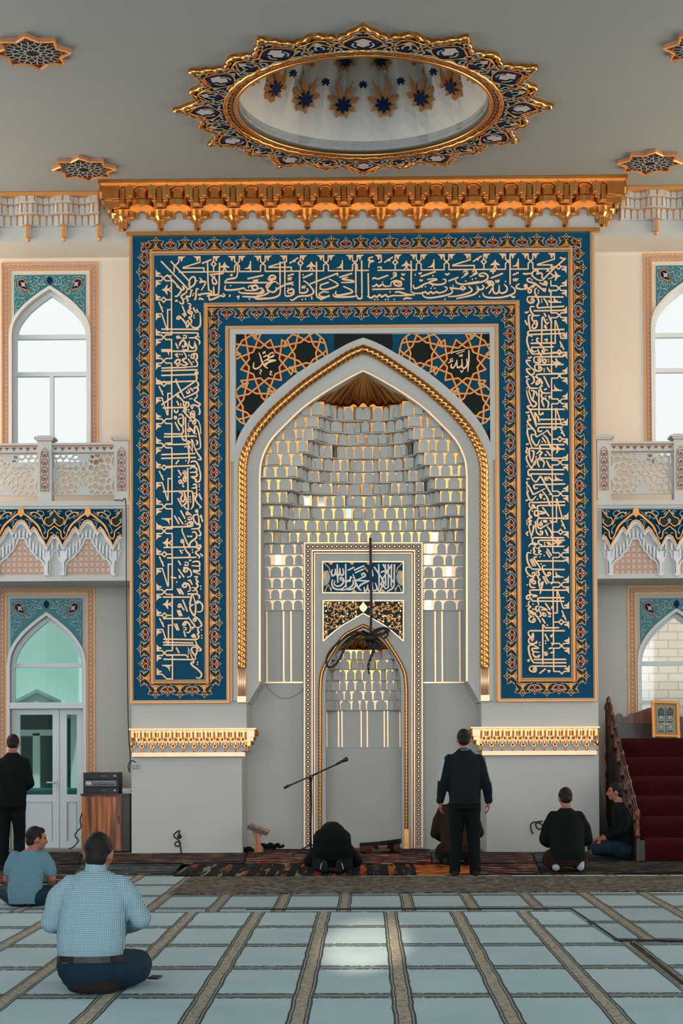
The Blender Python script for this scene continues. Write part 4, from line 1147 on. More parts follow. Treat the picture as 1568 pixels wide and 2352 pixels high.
mb.build('fluted_hood', vault, label='dark gold fluted half dome at the top')
# gilded soffit on both sides of the hood, behind the arch
mb = MB()
ai = FF(both([p for p in ARCH_IN if p[1] < 945]))
mb.prism([(x, z) for x, z in ai] , D0 + .64, D0 + .68, 'gold')
mb.build('hood_backing', vault, label='gilded plaster behind the half dome')
# flat tiers and fluted panels beside the small mihrab
for s in (-1, 1):
    xa_, xb_ = (600, 696) if s < 0 else (972, 1069)
    cells, gild, mirr = MB(), MB(), []
    ys = [1246, 1273, 1299.5, 1326, 1352, 1377, 1402]
    for y0_, y1_ in zip(ys, ys[1:]):
        p0 = F(xa_, y1_, YN); p1 = F(xb_, y0_, YN)
        tier(cells, gild, mirr, [(p0[0], YN - .012), (p1[0], YN - .012)], p0[1], p1[1], target=.172, pm=.13, gk='cream')
        cells.box(p0[0], p1[0], YN - .045, YN, p0[1] - .008, p0[1] + .006, 'plaster')
    t = cells.build('flat_tier', vault)
    gild.build('gilding', t, label='pale gilding between the cells')
    tiles(mirr, t)
    mb = MB()
    for px_ in ((612.5, 651, 668) if s < 0 else (998.6, 1014.6, 1055)):
        a, c = F(px_, 1404, YN), F(px_, 1567, YN)
        mb.box(a[0] - .012, a[0] + .012, YN - .025, YN, c[1], a[1], 'cream')
    a, c = F(xa_, 1568, YN), F(xb_, 1568, YN)
    mb.box(a[0], c[0], YN - .03, YN, a[1] - .012, a[1] + .012, 'cream')
    mb.build('panel_fillet', vault, label='pale gilded fillets on the plain wall')

# ------------------------------------------------------------------ the small mihrab
sm = thing('prayer_niche', 'small pointed prayer niche in a framed surround inside the great arch', 'niche', (0, YM, 0))
FM = lambda pts: [F(x, y, YM) for x, y in pts]
ZF0 = 0.02
R_IN = crom([(834, 1447), (868, 1465), (892, 1490), (908, 1518), (918, 1548), (921, 1580)], 4)
R_ROPE = crom([(834, 1437), (858, 1449), (881, 1464), (910, 1507), (928, 1543), (932.5, 1578), (933, 1610)], 4)
mb = MB()
xm = F(AX, 1447, YM)[0]
for s in (-1, 1):
    q = (lambda p: p) if s > 0 else (lambda p: mirror(p, AX))
    a = FM(q(R_IN)); a[0] = (xm, a[0][1])
    o0 = F(970.5 if s > 0 else 697.5, 1246, YM)
    mb.prism([(o0[0], ZF0), (o0[0], o0[1]), (xm, o0[1])] + a + [(a[-1][0], ZF0)], YM, YI, 'plaster')
z_back = F(AX, 1430, YM)[1]
mb.box(F(740, 1600, YM)[0], F(928, 1600, YM)[0], YI - .02, YI + .05, ZF0, z_back, 'plaster')
mb.build('surround', sm)
# framed band of rosettes
mb = MB()
def U3(x0_, x1_, yt, w, k, y0, th, yb=1946):
    pts = FM([(x0_, yb), (x0_, yt), (x1_, yt), (x1_, yb)])
    mb.stroke(pts, PX(w) * .97, y0, th, k)
U3(707.3, 961, 1255.5, 18, 'pink', YM - .012, .012)
U3(699, 969, 1247.5, 3, 'cream', YM - .03, .03)
U3(716.8, 951.3, 1265.2, 3, 'cream', YM - .03, .03)
U3(722, 946, 1271, 2.4, 'cream', YM - .035, .035)
U3(719.4, 948.6, 1268.2, 2.2, 'brown', YM - .006, .006)
mb.build('frame', sm, label='pink painted frame with pale gilded edges')
mb = MB()
def rosette(px_, py_):
    c = F(px_, py_, YM)
    o, i_ = PX(4.3), PX(2.2)
    ring = []
    for j in range(16):
        a = 2 * PI * j / 16
        ring.append((c[0] + (o if j % 2 else o * .86) * math.cos(a), c[1] + (o if j % 2 else o * .86) * math.sin(a)))
    mb.prism(ring, YM - .018, YM - .01, 'navy')
    mb.prism([(c[0] + i_ * math.cos(2 * PI * j / 8), c[1] + i_ * math.sin(2 * PI * j / 8)) for j in range(8)], YM - .022, YM - .01, 'cream')
    for dx in (-1, 1):
        mb.prism([(c[0] + dx * PX(6.6) + PX(1) * math.cos(2 * PI * j / 5), c[1] + PX(1) * math.sin(2 * PI * j / 5)) for j in range(5)], YM - .015, YM - .01, 'rust')
for i in range(24):
    rosette(707 + i * (961 - 707) / 23, 1255.5)
for i in range(1, 64):
    y = 1255.5 + i * 10.98
    if y > 1944: break
    rosette(707.3, y); rosette(961, y)
mb.build('rosette_band', sm, label='row of small dark blue rosettes')
# lettered panel
mb = MB()
mb.prism(FM([(740.5, 1290), (926.5, 1290), (926.5, 1362.5), (740.5, 1362.5)]), YM - .012, YM, 'blue')
loop_moulding(FM([(740.8, 1290.6), (926, 1290.6), (926, 1362), (740.8, 1362)]), PX(3), YM - .03, 'cream', mb=mb)
for s in (-1, 1):
    g = lambda pts: FM([(834 + s * (x - 834), y) for x, y in pts])
    mb.prism(g([(924.5, 1312), (915, 1310), (912, 1318), (909, 1326), (913, 1338), (918, 1344), (924.5, 1346)]), YM - .018, YM, 'plaster')
    mb.prism(g([(925, 1314), (918, 1316), (920, 1322), (917, 1328), (925, 1332)]), YM - .024, YM, 'goldpaint')
    for st in ([(924, 1293), (917, 1300), (912, 1306), (910, 1316)], [(908, 1356), (914, 1344), (919, 1352), (922, 1360)], [(907, 1350), (908, 1359)]):
        mb.stroke(g(crom(st, 3)), [PX(2.2)] * (len(st) * 3 - 2), YM - .02, .02, 'goldpaint')
for (x, y, d) in ((760, 1292, 1), (808, 1292, 1), (846, 1292, 1), (813, 1360, -1), (879, 1360, -1)):
    mb.prism(FM([(x - 6, y), (x + 6, y), (x + 2, y + d * 5), (x, y + d * 6), (x - 2, y + d * 5)]), YM - .02, YM, 'goldpaint')
mb.stroke(FM(crom([(839, 1303), (837, 1306), (842, 1309), (844, 1314)], 3)), PX(3), YM - .02, .02, 'goldpaint')
mb.build('lettered_panel', sm, label='blue panel in a pale frame with gold corner leaves')
mb = MB()
M['whiteletter'] = mat('cream lettering', rgb(252, 240, 226), 0.5, 0.0, var=0.0)
script(mb, """!330,120 340,440;250,210 230,270 250,320 290,290 300,200;300,200 310,290 350,320 370,270 375,180;380,200 385,290 420,310 440,270 425,190;!475,115 480,520
250,380 240,470 290,545 400,550 470,490;290,400 280,460 330,500 400,480 440,420 430,370 390,350 380,390 430,400;460,410 500,420 520,400 550,410 560,340 590,360
600,390 600,470 520,540 390,570;600,290 650,440 700,540 745,570;630,350 640,500 560,555 480,550;650,400 760,350 810,320 790,280 750,290 770,330;!660,400 880,410
880,410 740,470 690,540;!510,230 625,170;!615,225 795,145;!635,270 780,205;790,510 800,580 830,570 850,500;850,470 860,560 890,580 920,540 930,430
930,440 940,560 990,570 1010,520 980,440;!925,210 945,330;!960,165 1120,400;1120,400 1080,460 1110,480 1130,430 1100,400;!1040,120 1050,500
1050,500 1030,560 1060,580 1110,490 1160,540 1210,520;!1110,120 1290,430;!1155,120 1160,490;!1205,120 1205,520;!1260,120 1255,510;!1310,120 1305,480
1305,480 1270,540 1180,590;!1075,265 1140,235;!1250,150 1090,400""", (730, 1280), 7.467, YM - .026, .012, 'whiteletter', 3.6, fn=lambda x, y: F(x, y, YM))
mb.build('panel_lettering', sm, label='cream Arabic lettering')
# spandrel with gilded scrolls
SPB = crom([(834, 1409), (860, 1424), (884, 1438), (906, 1455), (926, 1473)], 4)
mb = MB()
for s in (-1, 1):
    q = (lambda p: p) if s > 0 else (lambda p: mirror(p, AX))
    P = FM(q(SPB)); P[0] = (xm, P[0][1])
    tp_ = FM(q([(926, 1380), (834, 1380)])); tp_[1] = (xm, tp_[1][1])
    mb.prism(tp_ + P, YM - .01, YM, 'green')
    mb.stroke(FM(q([(834, 1380), (926, 1380), (926, 1473)] )), PX(3), YM - .026, .026, 'cream')
    mb.stroke(FM(q(SPB)), PX(3), YM - .026, .026, 'cream')
    g = lambda pts: FM(q(pts))
    for (cx_, cy_, r_, a0) in ((856, 1392, 8.5, 20), (872, 1401, 9, 200), (891, 1394, 9, 0), (910, 1400, 10, 120), (893, 1418, 9, 300), (913, 1424, 9, 40), (915, 1444, 8, 160), (854, 1410, 6, 90), (876, 1422, 7, 270), (901, 1437, 7, 10), (920, 1387, 5, 50), (921, 1458, 5, 80)):
        spi = [(cx_ + r_ * (1 - .75 * t / 9) * math.cos(R(a0 + 42 * t)), cy_ + r_ * (1 - .75 * t / 9) * math.sin(R(a0 + 42 * t))) for t in range(10)]
        mb.stroke(g(spi), PX(1.7), YM - .018, .012, 'goldpaint')
        for a in (a0 + 30, a0 + 150, a0 + 260):
            lx, ly = cx_ + r_ * math.cos(R(a)), cy_ + r_ * math.sin(R(a))
            mb.prism(g([(lx - 2.6, ly), (lx, ly - 2.6), (lx + 2.8, ly + .5), (lx + .4, ly + 2.4)]), YM - .024, YM - .008, 'goldpaint' if a % 20 else 'cream')
rs_ = random.Random(4)
for s in (-1, 1):
    q = (lambda p: p) if s > 0 else (lambda p: mirror(p, AX))
    for _ in range(34):
        x = rs_.uniform(846, 922)
        ymax = 1405 + (x - 834) * .70
        y = rs_.uniform(1384, ymax - 1)
        if y > ymax - 3: continue
        r_, a0 = rs_.uniform(3, 5.5), rs_.uniform(0, 360)
        spi = [(x + r_ * (1 - .8 * t / 6) * math.cos(R(a0 + 55 * t)), y + r_ * (1 - .8 * t / 6) * math.sin(R(a0 + 55 * t))) for t in range(7)]
        mb.stroke(FM(q(spi)), PX(1.5), YM - .016 - rs_.random() * .006, .01, rs_.choice(('goldpaint', 'goldpaint', 'letter')))
mb.prism(FM([(834, 1382), (838, 1388), (844, 1395), (840, 1402), (834, 1407), (828, 1402), (824, 1395), (830, 1388)]), YM - .03, YM, 'cream')
mb.build('scroll_spandrel', sm, label='green spandrel covered with gilded scrolls')
# rope
mb = MB()
pw = resample([(x, YM - .01, z) for x, z in FM(both(R_ROPE + [(933, 1946)]))], .009)
rope(mb, pw, PX(4.4), .10, .009, 'ropegold', n=10)
for s in (-1, 1):
    x = F(834 + s * 99, 1920, YM)[0]
    z1_ = F(AX, 1905, YM)[1]
    mb.box(x - .034, x + .034, YM - .05, YM, 0, z1_, 'gold')
mb.build('rope_moulding', sm, label='thin gilded twisted rope')
# honeycomb inside
VXI = F(AX, 1550, YM)[0]
Zr = [1493, 1514, 1537, 1562, 1585, 1607, 1630]
def in_w(py):
    for (x0_, y0_), (x1_, y1_) in zip(R_IN, R_IN[1:]):
        if y0_ <= py <= y1_:
            return PX(x0_ - AX + (x1_ - x0_) * (py - y0_) / max(1e-6, y1_ - y0_)) * YM / D0
    return PX(87) * YM / D0
Yf = YM + .06 - D0
for k in range(6):
    D = (YM - D0) + .30 + .032 * k
    w = in_w(Zr[k] + 20) + .02
    z1_, z0_ = F(AX, Zr[k], D0 + D)[1], F(AX, Zr[k + 1], D0 + D)[1]
    cells, gild, mirr = MB(), MB(), []
    pl = steps(VXI, w, w - .01, Yf + .02 * k, D, [7, 8, 7, 7, 6, 5][k])
    tier(cells, gild, mirr, pl, z0_, z1_, target=.13, pm=0, gk='gold' if k < 3 else 'cream')
    ledge(cells, pl, YI, z0_, .012, out=.018)
    t = cells.build('muqarnas_tier', sm)
    gild.build('gilding', t, label='gilded spandrels between the cells')
mb = MB()
zc = F(AX, 1493, YM + .3)[1]
ap = (VXI, YM + .05, F(AX, 1455, YM + .05)[1])
for i in range(7 * 4):
    pass
base = []
for i in range(33):
    a = PI * (1 - i / 32)
    fl = 1 + .1 * abs(math.sin(PI * i / 4))
    base.append((VXI + .36 * fl * math.cos(a), YM + .07 + .24 * fl * math.sin(a), zc + .03 * abs(math.sin(PI * i / 4))))
rows = []
for s_ in range(6):
    t = s_ / 5
    rows.append([(ap[0] + (p[0] - ap[0]) * (t ** .8), ap[1] + (p[1] - ap[1]) * (t ** .8), ap[2] + (p[2] - ap[2]) * (t ** 1.2)) for p in base])
vs = [p for r_ in rows for p in r_]
mb.add(vs, [(j * 33 + i, j * 33 + i + 1, (j + 1) * 33 + i + 1, (j + 1) * 33 + i) for j in range(5) for i in range(32)], 'gold', True)
mb.build('fluted_hood', sm, label='gilded fluted half dome')
mb = MB()
YP = YI - .02
for px_ in (750, 777, 785, 829, 843, 882, 890, 918):
    a, c = F(px_, 1630, YP), F(px_, 1716, YP)
    mb.box(a[0] - .010, a[0] + .010, YP - .02, YP, c[1], a[1], 'cream')
a, c = F(749, 1717, YP), F(920, 1717, YP)
mb.box(a[0], c[0], YP - .015, YP, a[1] - .006, a[1] + .006, 'plaster')
mb.build('panel_fillet', sm, label='pale gilded fillets')
# ------------------------------------------------------------------ gilded cornice and brackets of the portal
def octo(mb, cx_, yb, r, z0, z1, k, n=6, r0=None):
    """half-round faceted drum against a wall at y=yb; r at the top, r0 at the bottom"""
    r0 = r if r0 is None else r0
    top = [(cx_ + r * math.cos(PI + PI * j / n), yb + r * math.sin(PI + PI * j / n)) for j in range(n + 1)]
    bot = [(cx_ + r0 * math.cos(PI + PI * j / n), yb + r0 * math.sin(PI + PI * j / n)) for j in range(n + 1)]
    vs = [(x, y, z1) for x, y in top] + [(x, y, z0) for x, y in bot]
    m = n + 1
    mb.add(vs, [(j + m, j + 1 + m, j + 1, j) for j in range(n)] + [list(range(m)), list(range(2 * m - 1, m - 1, -1))], k)
def plate(mb, x0, x1, z0, z1, holes, y0, y1, k):
    """plate with pointed openings rising from its lower edge: holes (cx, w, ztop)"""
    poly = [(x0, z1), (x1, z1), (x1, z0)]
    for cx_, w, zt in sorted(holes, reverse=True):
        a = arch_cell(w, zt - z0, 4, .6)
        poly += [(cx_ - u, z0 + z) for u, z in a]
    poly.append((x0, z0))
    mb.prism(poly, y0, y1, k)
def cornice(name, parent, x0, x1, n, zt, zb, out, k, label, lower_rail=True, ends=(True, True), Yf=D0, kp=None):
    kp = kp or k
    """n honeycomb units between x0 and x1 (pendant to pendant) on a wall face at Yf"""
    mb = MB()
    p = (x1 - x0) / n
    s = p / 84.5               # one photo pixel of the great cornice
    Hh = zt - zb
    z = lambda q: zt - q / 124.0 * Hh      # q: 0 top .. 124 pendant tips
    e = out
    L = x0 - (e if ends[0] else 0)
    Rr = x1 + (e if ends[1] else 0)
    mb.box(L - .02, Rr + .02, Yf - e - .02, Yf, z(8), zt, kp)
    ks = [x0 + i * p for i in range(n + 1)]
    mid = [x0 + (i + .5) * p for i in range(n)]
    holesA = [(x, 34 * s, z(11)) for x in mid] + [(x, 15 * s, z(12)) for i, x in enumerate(ks) if (i or ends[0]) and (i < n or ends[1])]
    plate(mb, L + .02 * e / .3, Rr - .02 * e / .3, z(46), z(8), holesA, Yf - e * .86, Yf - e * .74, kp)
    mb.box(L + e * .3, Rr - e * .3, Yf - e * .62, Yf, z(46), z(4), k)
    for x in mid:
        octo(mb, x, Yf - e * .62, 15.5 * s, z(46), z(21), k, 6)
        for dx in (-24, 24):
            mb.box(x + dx * s - .03 * p, x + dx * s + .03 * p, Yf - e * .93, Yf - e * .7, z(40), z(8), k)
    for x in ks:
        octo(mb, x, Yf - e * .7, 8 * s, z(60), z(19), k, 4)
    holesB = [(x, 58 * s, z(38)) for x in mid]
    plate(mb, L + e * .18, Rr - e * .18, z(66), z(38), [(x, w, min(zz, z(40))) for x, w, zz in holesB], Yf - e * .66, Yf - e * .55, kp)
    mb.box(L + e * .45, Rr - e * .45, Yf - e * .42, Yf, z(66), z(38), k)
    for x in mid:
        octo(mb, x, Yf - e * .42, 27 * s, z(64), z(50), k, 8)
    # lowest tier with its fretted edge
    poly = [(L + e * .5, z(62)), (Rr - e * .5, z(62)), (Rr - e * .5, z(88))]
    for i in range(n - 1, -1, -1):
        c = mid[i]
        for u, q in ((30, 98), (27, 92), (19, 88), (9.5, 88), (9, 76), (6, 72), (0, 69), (-6, 72), (-9, 76), (-9.5, 88), (-19, 88), (-27, 92), (-30, 98)):
            poly.append((c + u * s, z(q)))
        if i: poly += [(ks[i] + 9 * s, z(100)), (ks[i] - 9 * s, z(100))]
    poly.append((L + e * .5, z(88)))
    mb.prism(poly, Yf - e * .3, Yf - e * .02, kp)
    for x in ks:
        octo(mb, x, Yf - e * .28, 12.5 * s, z(86), z(70), k, 5)
        octo(mb, x, Yf - e * .28, 12.5 * s, z(95), z(86), k, 5, 7 * s)
        octo(mb, x, Yf - e * .22, 7 * s, z(117), z(90), k, 6)
        octo(mb, x, Yf - e * .22, 7.5 * s, z(124), z(117), k, 6, .5 * s)
    for x in mid:
        for dx in (-21, 21):
            octo(mb, x + dx * s, Yf - e * .28, 7.5 * s, z(88), z(74), k, 4)
    # returns at both ends
    for sgn, X, on in ((-1, L, ends[0]), (1, Rr, ends[1])):
        if not on: continue
        for q0, q1, f in ((8, 46, .08), (40, 66, .3), (62, 90, .55)):
            a, c = X - sgn * e * f, X - sgn * e * (f + .4)
            mb.box(a, c, Yf - e * (.9 - f), Yf + .55, z(q1), z(q0), k)
            yy = Yf - e * (.9 - f) + .05
            while yy < Yf + .5:
                mb.lathe([(e * .16, z(q1) + .01), (e * .2, z((q0 + q1) / 2)), (e * .12, z(q0))], (a, yy, 0), k, 6, False)
                yy += e * .7
        octo(mb, X - sgn * e * .9, Yf - e * .05, 9 * s, z(120), z(88), k, 6)
    if lower_rail:
        mb.box(x0 + e * .1, x1 - e * .1, Yf - .07, Yf, z(124) - .055, z(124) + .005, kp)
    return mb.build(name, parent, label=label)
zt = H - .005
zb = F(AX, 526, D0 - .1)[1]
x0c, x1c = F(284, 500, D0 - .1)[0], F(1383, 495, D0 - .1)[0]
cornice('gilded_cornice', portal, x0c, x1c, 13, zt, zb, .31, 'gold', 'gilded honeycomb cornice under the ceiling')
for a, c, n in ((302, 565, 11), (1104, 1371, 11)):
    ztb, zbb = F(AX, 1671, D0 - .05)[1], F(AX, 1727, D0 - .05)[1]
    xa_, xb_ = F(a, 1700, D0 - .02)[0], F(c, 1700, D0 - .02)[0]
    left = a < 800
    o = cornice('gilded_bracket_band', portal, xa_, xb_, n, ztb, zbb, .13, 'gold', 'small gilded honeycomb band on the pier', True, (not left, left), D0, 'cream')
# gilded line under the great cornice
# ------------------------------------------------------------------ side cornices, balconies, windows
FB = lambda pts: [F(x, y, YB) for x, y in pts]
def mk_lattice():
    m = bpy.data.materials.new('rust lattice painted on plaster')
    m.use_nodes = True
    nt = m.node_tree
    b_ = nt.nodes['Principled BSDF']
    b_.inputs['Roughness'].default_value = .7
    tc = nt.nodes.new('ShaderNodeTexCoord')
    masks = []
    for rot, sc in ((0, 12.5), (R(45), 17.68), (R(22), 19)):
        mp = nt.nodes.new('ShaderNodeMapping')
        mp.inputs['Rotation'].default_value = (R(90), 0, 0) if False else (0, rot, 0)
        nt.links.new(tc.outputs['Object'], mp.inputs['Vector'])
        sx = nt.nodes.new('ShaderNodeSeparateXYZ')
        nt.links.new(mp.outputs[0], sx.inputs[0])
        cx_ = nt.nodes.new('ShaderNodeCombineXYZ')
        nt.links.new(sx.outputs[0], cx_.inputs[0]); nt.links.new(sx.outputs[2], cx_.inputs[1])
        v = nt.nodes.new('ShaderNodeTexVoronoi')
        v.voronoi_dimensions = '2D'
        v.feature = 'DISTANCE_TO_EDGE'
        v.inputs['Scale'].default_value = sc
        v.inputs['Randomness'].default_value = 0.0
        nt.links.new(cx_.outputs[0], v.inputs['Vector'])
        lt = nt.nodes.new('ShaderNodeMath'); lt.operation = 'LESS_THAN'
        lt.inputs[1].default_value = .07 if sc < 18 else .0
        nt.links.new(v.outputs['Distance'], lt.inputs[0])
        masks.append(lt)
    mx = nt.nodes.new('ShaderNodeMath'); mx.operation = 'MAXIMUM'
    nt.links.new(masks[0].outputs[0], mx.inputs[0]); nt.links.new(masks[1].outputs[0], mx.inputs[1])
    mix = nt.nodes.new('ShaderNodeMix'); mix.data_type = 'RGBA'
    mix.inputs[6].default_value = (*rgb(190, 176, 164), 1)
    mix.inputs[7].default_value = (*rgb(178, 126, 102), 1)
    nt.links.new(mx.outputs[0], mix.inputs[0])
    nt.links.new(mix.outputs[2], b_.inputs['Base Color'])
    return m
M['lattice'] = mk_lattice()
M['stucco'] = mat('white stucco', rgb(206, 210, 214), .6, var=.02)
M['tealdark'] = mat('dark teal blue glaze', rgb(4, 52, 72), .8, var=.06, spec=.08)

def unit_decor(mb, cx_, s, clipx=None):
    """one bay of the balcony front; cx_ photo column of its peak, all at the balcony face"""
    def T(pts, sg=1):
        out = []
        for u, v in pts:
            x, z = F(cx_ + sg * u, v, YB)
            out.append((x, z))
        return out
    con = [(0, 1196), (8, 1199), (14, 1208), (18, 1216), (21.5, 1222), (24, 1217), (29, 1212), (36, 1219), (43, 1232), (51, 1242), (55, 1250), (57.5, 1256), (63, 1245), (69, 1234), (76.4, 1230)]
    full = [(-u, v) for u, v in con[::-1]] + con[1:]
    P = T([(-76.4, 1171), (76.4, 1171)]) + T(full[::-1])
    mb.prism(P, YB - .05, YB, 'tealdark')
    mb.stroke(T(full), PX(3.0), YB - .075, .075, 'goldpaint')
    mb.stroke(T([(u, v + 5) for u, v in full]), PX(6), YB - .06, .06, 'stucco')
    mb.stroke(T([(u * .985, v + 10) for u, v in full if abs(u) < 70]), PX(3), YB - .035, .035, 'stucco')
    mb.prism(T([(-6, 1171.5), (0, 1166.5), (6, 1171.5), (8, 1180), (4, 1186), (0, 1190), (-4, 1186), (-8, 1180)]), YB - .08, YB, 'goldpaint')
    lat = [(0, 1237), (8, 1238.5), (11, 1245), (13, 1252), (18, 1258), (21, 1266), (27, 1270), (31, 1276), (36, 1283), (42, 1285), (49, 1292), (52.5, 1301), (53, 1320)]
    fl = [(-u, v) for u, v in lat[::-1]] + lat[1:]
    mb.prism(T(fl), YB - .006, YB, 'lattice')
    mb.stroke(T(fl), PX(3.2), YB - .03, .03, 'stucco')
    for sg in (-1, 1):
        g1 = crom([(2, 1180), (12, 1185), (25, 1196), (37, 1207), (43, 1217), (47, 1226), (51, 1235), (57, 1239), (61, 1232), (62, 1222), (69, 1216), (76, 1210)], 3)
        mb.stroke(T(g1, sg), [PX(4.6 if i < 14 else 2.6) for i in range(len(g1))], YB - .075, .025, 'goldpaint')
        g2 = crom([(23, 1180), (30, 1178), (40, 1182), (47, 1191), (51, 1200), (54, 1207)], 3)
        mb.stroke(T(g2, sg), PX(2.6), YB - .07, .02, 'goldpaint')
        mb.prism(T([(20, 1177), (26, 1178), (26, 1182), (22, 1184)], sg), YB - .07, YB, 'goldpaint')
        pal = [(76.4, 1173), (70, 1183), (63, 1190), (57, 1191), (54, 1197), (56, 1205), (64, 1210), (71, 1206), (76.4, 1200)]
        mb.prism(T(pal, sg), YB - .06, YB, 'green')
        mb.stroke(T(crom(pal, 2), sg), PX(2.2), YB - .075, .02, 'goldpaint')
        mb.prism(T([(76.4, 1191), (72, 1196), (76.4, 1203)], sg), YB - .07, YB, 'scroll')
        for st in ([(12, 1176), (18, 1182), (26, 1187), (33, 1186)], [(30, 1192), (36, 1189), (42, 1192)], [(60, 1177), (66, 1174), (70, 1178), (64, 1183)], [(36, 1174), (46, 1175), (52, 1181), (48, 1187)],
                   [(16, 1200), (20, 1206), (17, 1212)], [(46, 1206), (52, 1212), (56, 1222), (52, 1228)], [(66, 1226), (70, 1224), (73, 1228)], [(10, 1194), (18, 1196), (24, 1202)]):
            mb.stroke(T(crom(st, 3), sg), PX(1.8), YB - .058, .01, 'scroll')
        for (u, v) in ((32, 1186), (43, 1192), (67, 1180), (48, 1186), (18, 1212), (54, 1224), (38, 1176)):
            mb.prism(T([(u - 3, v), (u, v - 2.6), (u + 3, v), (u, v + 2.6)], sg), YB - .06, YB, 'scroll')
        # little stalactite columns and capital
        for u, v0, v1 in ((5, 1222, 1237), (13, 1226, 1238), (19, 1241, 1257), (27, 1250, 1268), (34, 1254, 1274), (43, 1258, 1283), (50, 1262, 1284), (70, 1248, 1265)):
            q = T([(u - 2.6, v0), (u + 2.6, v0), (u + 1.6, v1), (u - 1.6, v1)], sg)
            mb.prism(q, YB - .045, YB, 'stucco')
            q = T([(u - 4, v0 - 5), (u, v0 - 8), (u + 4, v0 - 5), (u + 4, v0), (u - 4, v0)], sg)
            mb.prism(q, YB - .028, YB, 'plaster')
        mb.prism(T([(47, 1281), (67, 1281), (61, 1292), (60.5, 1316), (63.5, 1323), (52.5, 1323), (55, 1316), (54.5, 1292)], sg), YB - .06, YB, 'stucco')
        mb.prism(T([(50, 1266), (65, 1266), (65, 1281), (50, 1281)], sg), YB - .03, YB, 'stucco')
        sa = [(76.4, 1264), (71, 1269), (69, 1280), (64, 1289), (63, 1322)]
        mb.stroke(T(sa, sg), PX(2.2), YB - .03, .03, 'stucco')

HOLES = [  # a quarter of the pierced panel, centre at (985, 453); axis: q both, h mirrored sideways only, v mirrored up and down only
('q', "645,242 705,242 690,265 665,275 645,257"), ('q', "631,262 648,290 658,330 642,370 631,386"), ('q', "717,242 770,242 760,268 735,273"),
('q', "780,264 795,288 818,300 797,325 775,335 752,325 742,300 768,288"), ('q', "787,242 860,242 835,273 805,278"), ('q', "857,270 880,250 915,255 908,280 880,288"),
('q', "670,290 700,280 730,292 733,320 700,343 672,328"), ('q', "668,387 700,356 720,370 690,410 665,402"), ('q', "727,370 755,347 788,352 798,380 775,403 737,398"),
('q', "807,320 830,297 863,302 878,330 855,358 817,348"), ('q', "887,302 925,297 930,315 895,338 882,325"), ('q', "822,362 840,377 863,382 858,405 863,425 836,428 820,438 802,415 792,398 815,387"),
('q', "872,370 895,357 923,367 928,395 910,418 877,413"), ('q', "690,430 730,412 763,422 740,446 700,448"), ('q', "945,332 963,320 973,342 965,370 947,383 937,350"),
('h', "737,453 775,424 813,433 822,453 813,475 775,484"), ('h', "836,453 848,432 875,432 888,453 875,476 848,476"), ('h', "896,440 920,447 932,418 945,440 973,437 962,453 973,470 945,467 932,490 920,460 896,467 905,453"),
('v', "985,362 1013,400 1008,423 985,443 962,423 957,400")]
def pierced(mb, x0, x1, z0, z1, y0, y1, k):
    """pierced panel filling the rectangle, with solid border"""
    loops = []
    fx = lambda x: x0 + (x - 622) / (1350 - 622) * (x1 - x0)
    fz = lambda y: z1 - (y - 233) / (673 - 233) * (z1 - z0)
    outer = [(x0, z0), (x1, z0), (x1, z1), (x0, z1)]
    hs = []
    for kind, s in HOLES:
        p = [tuple(float(v) for v in q.split(',')) for q in s.split()]
        mx_ = sum(q[0] for q in p) / len(p) if kind != 'v' else 985; my_ = sum(q[1] for q in p) / len(p) if kind != 'h' else 453
        p = [(mx_ + (q[0] - mx_) * 1.02, my_ + (q[1] - my_) * 1.02) for q in p]
        p = [(max(q[0], 629), max(q[1], 239)) for q in p]
        for sx in ((1, -1) if kind in 'qh' else (1,)):
            for sy in ((1, -1) if kind in 'qv' else (1,)):
                c = [(985 + sx * (x - 985), 453 + sy * (y - 453)) for x, y in p]
                hs.append([(fx(x), fz(y)) for x, y in c])
    from mathutils.geometry import delaunay_2d_cdt
    vv, ee = [], []
    for lp in [outer] + hs:
        n0 = len(vv)
        vv += [Vector(p) for p in lp]
        ee += [(n0 + q, n0 + (q + 1) % len(lp)) for q in range(len(lp))]
    ov, _, of, _, _, _ = delaunay_2d_cdt(vv, ee, [], 0, 1e-5)
    def inside(pt, lp):
        r_ = False
        for q in range(len(lp)):
            (ax_, az_), (bx_, bz_) = lp[q - 1], lp[q]
            if (az_ > pt[1]) != (bz_ > pt[1]) and pt[0] < (bx_ - ax_) * (pt[1] - az_) / (bz_ - az_) + ax_:
                r_ = not r_
        return r_
    V = [(p.x, y0, p.y) for p in ov]
    T = []
    for f in of:
        c_ = (sum(ov[q].x for q in f) / 3, sum(ov[q].y for q in f) / 3)
        if not any(inside(c_, lp) for lp in hs):
            T.append(list(f))
    mb.add(V, T, k)
    mb.add([(x, y1, z) for x, _, z in V], [t[::-1] for t in T], k)
    for lp in [outer] + hs:
        n = len(lp)
        vs = [(x, y0, z) for x, z in lp] + [(x, y1, z) for x, z in lp]
        mb.add(vs, [(i, i + n, (i + 1) % n + n, (i + 1) % n) for i in range(n)], k)

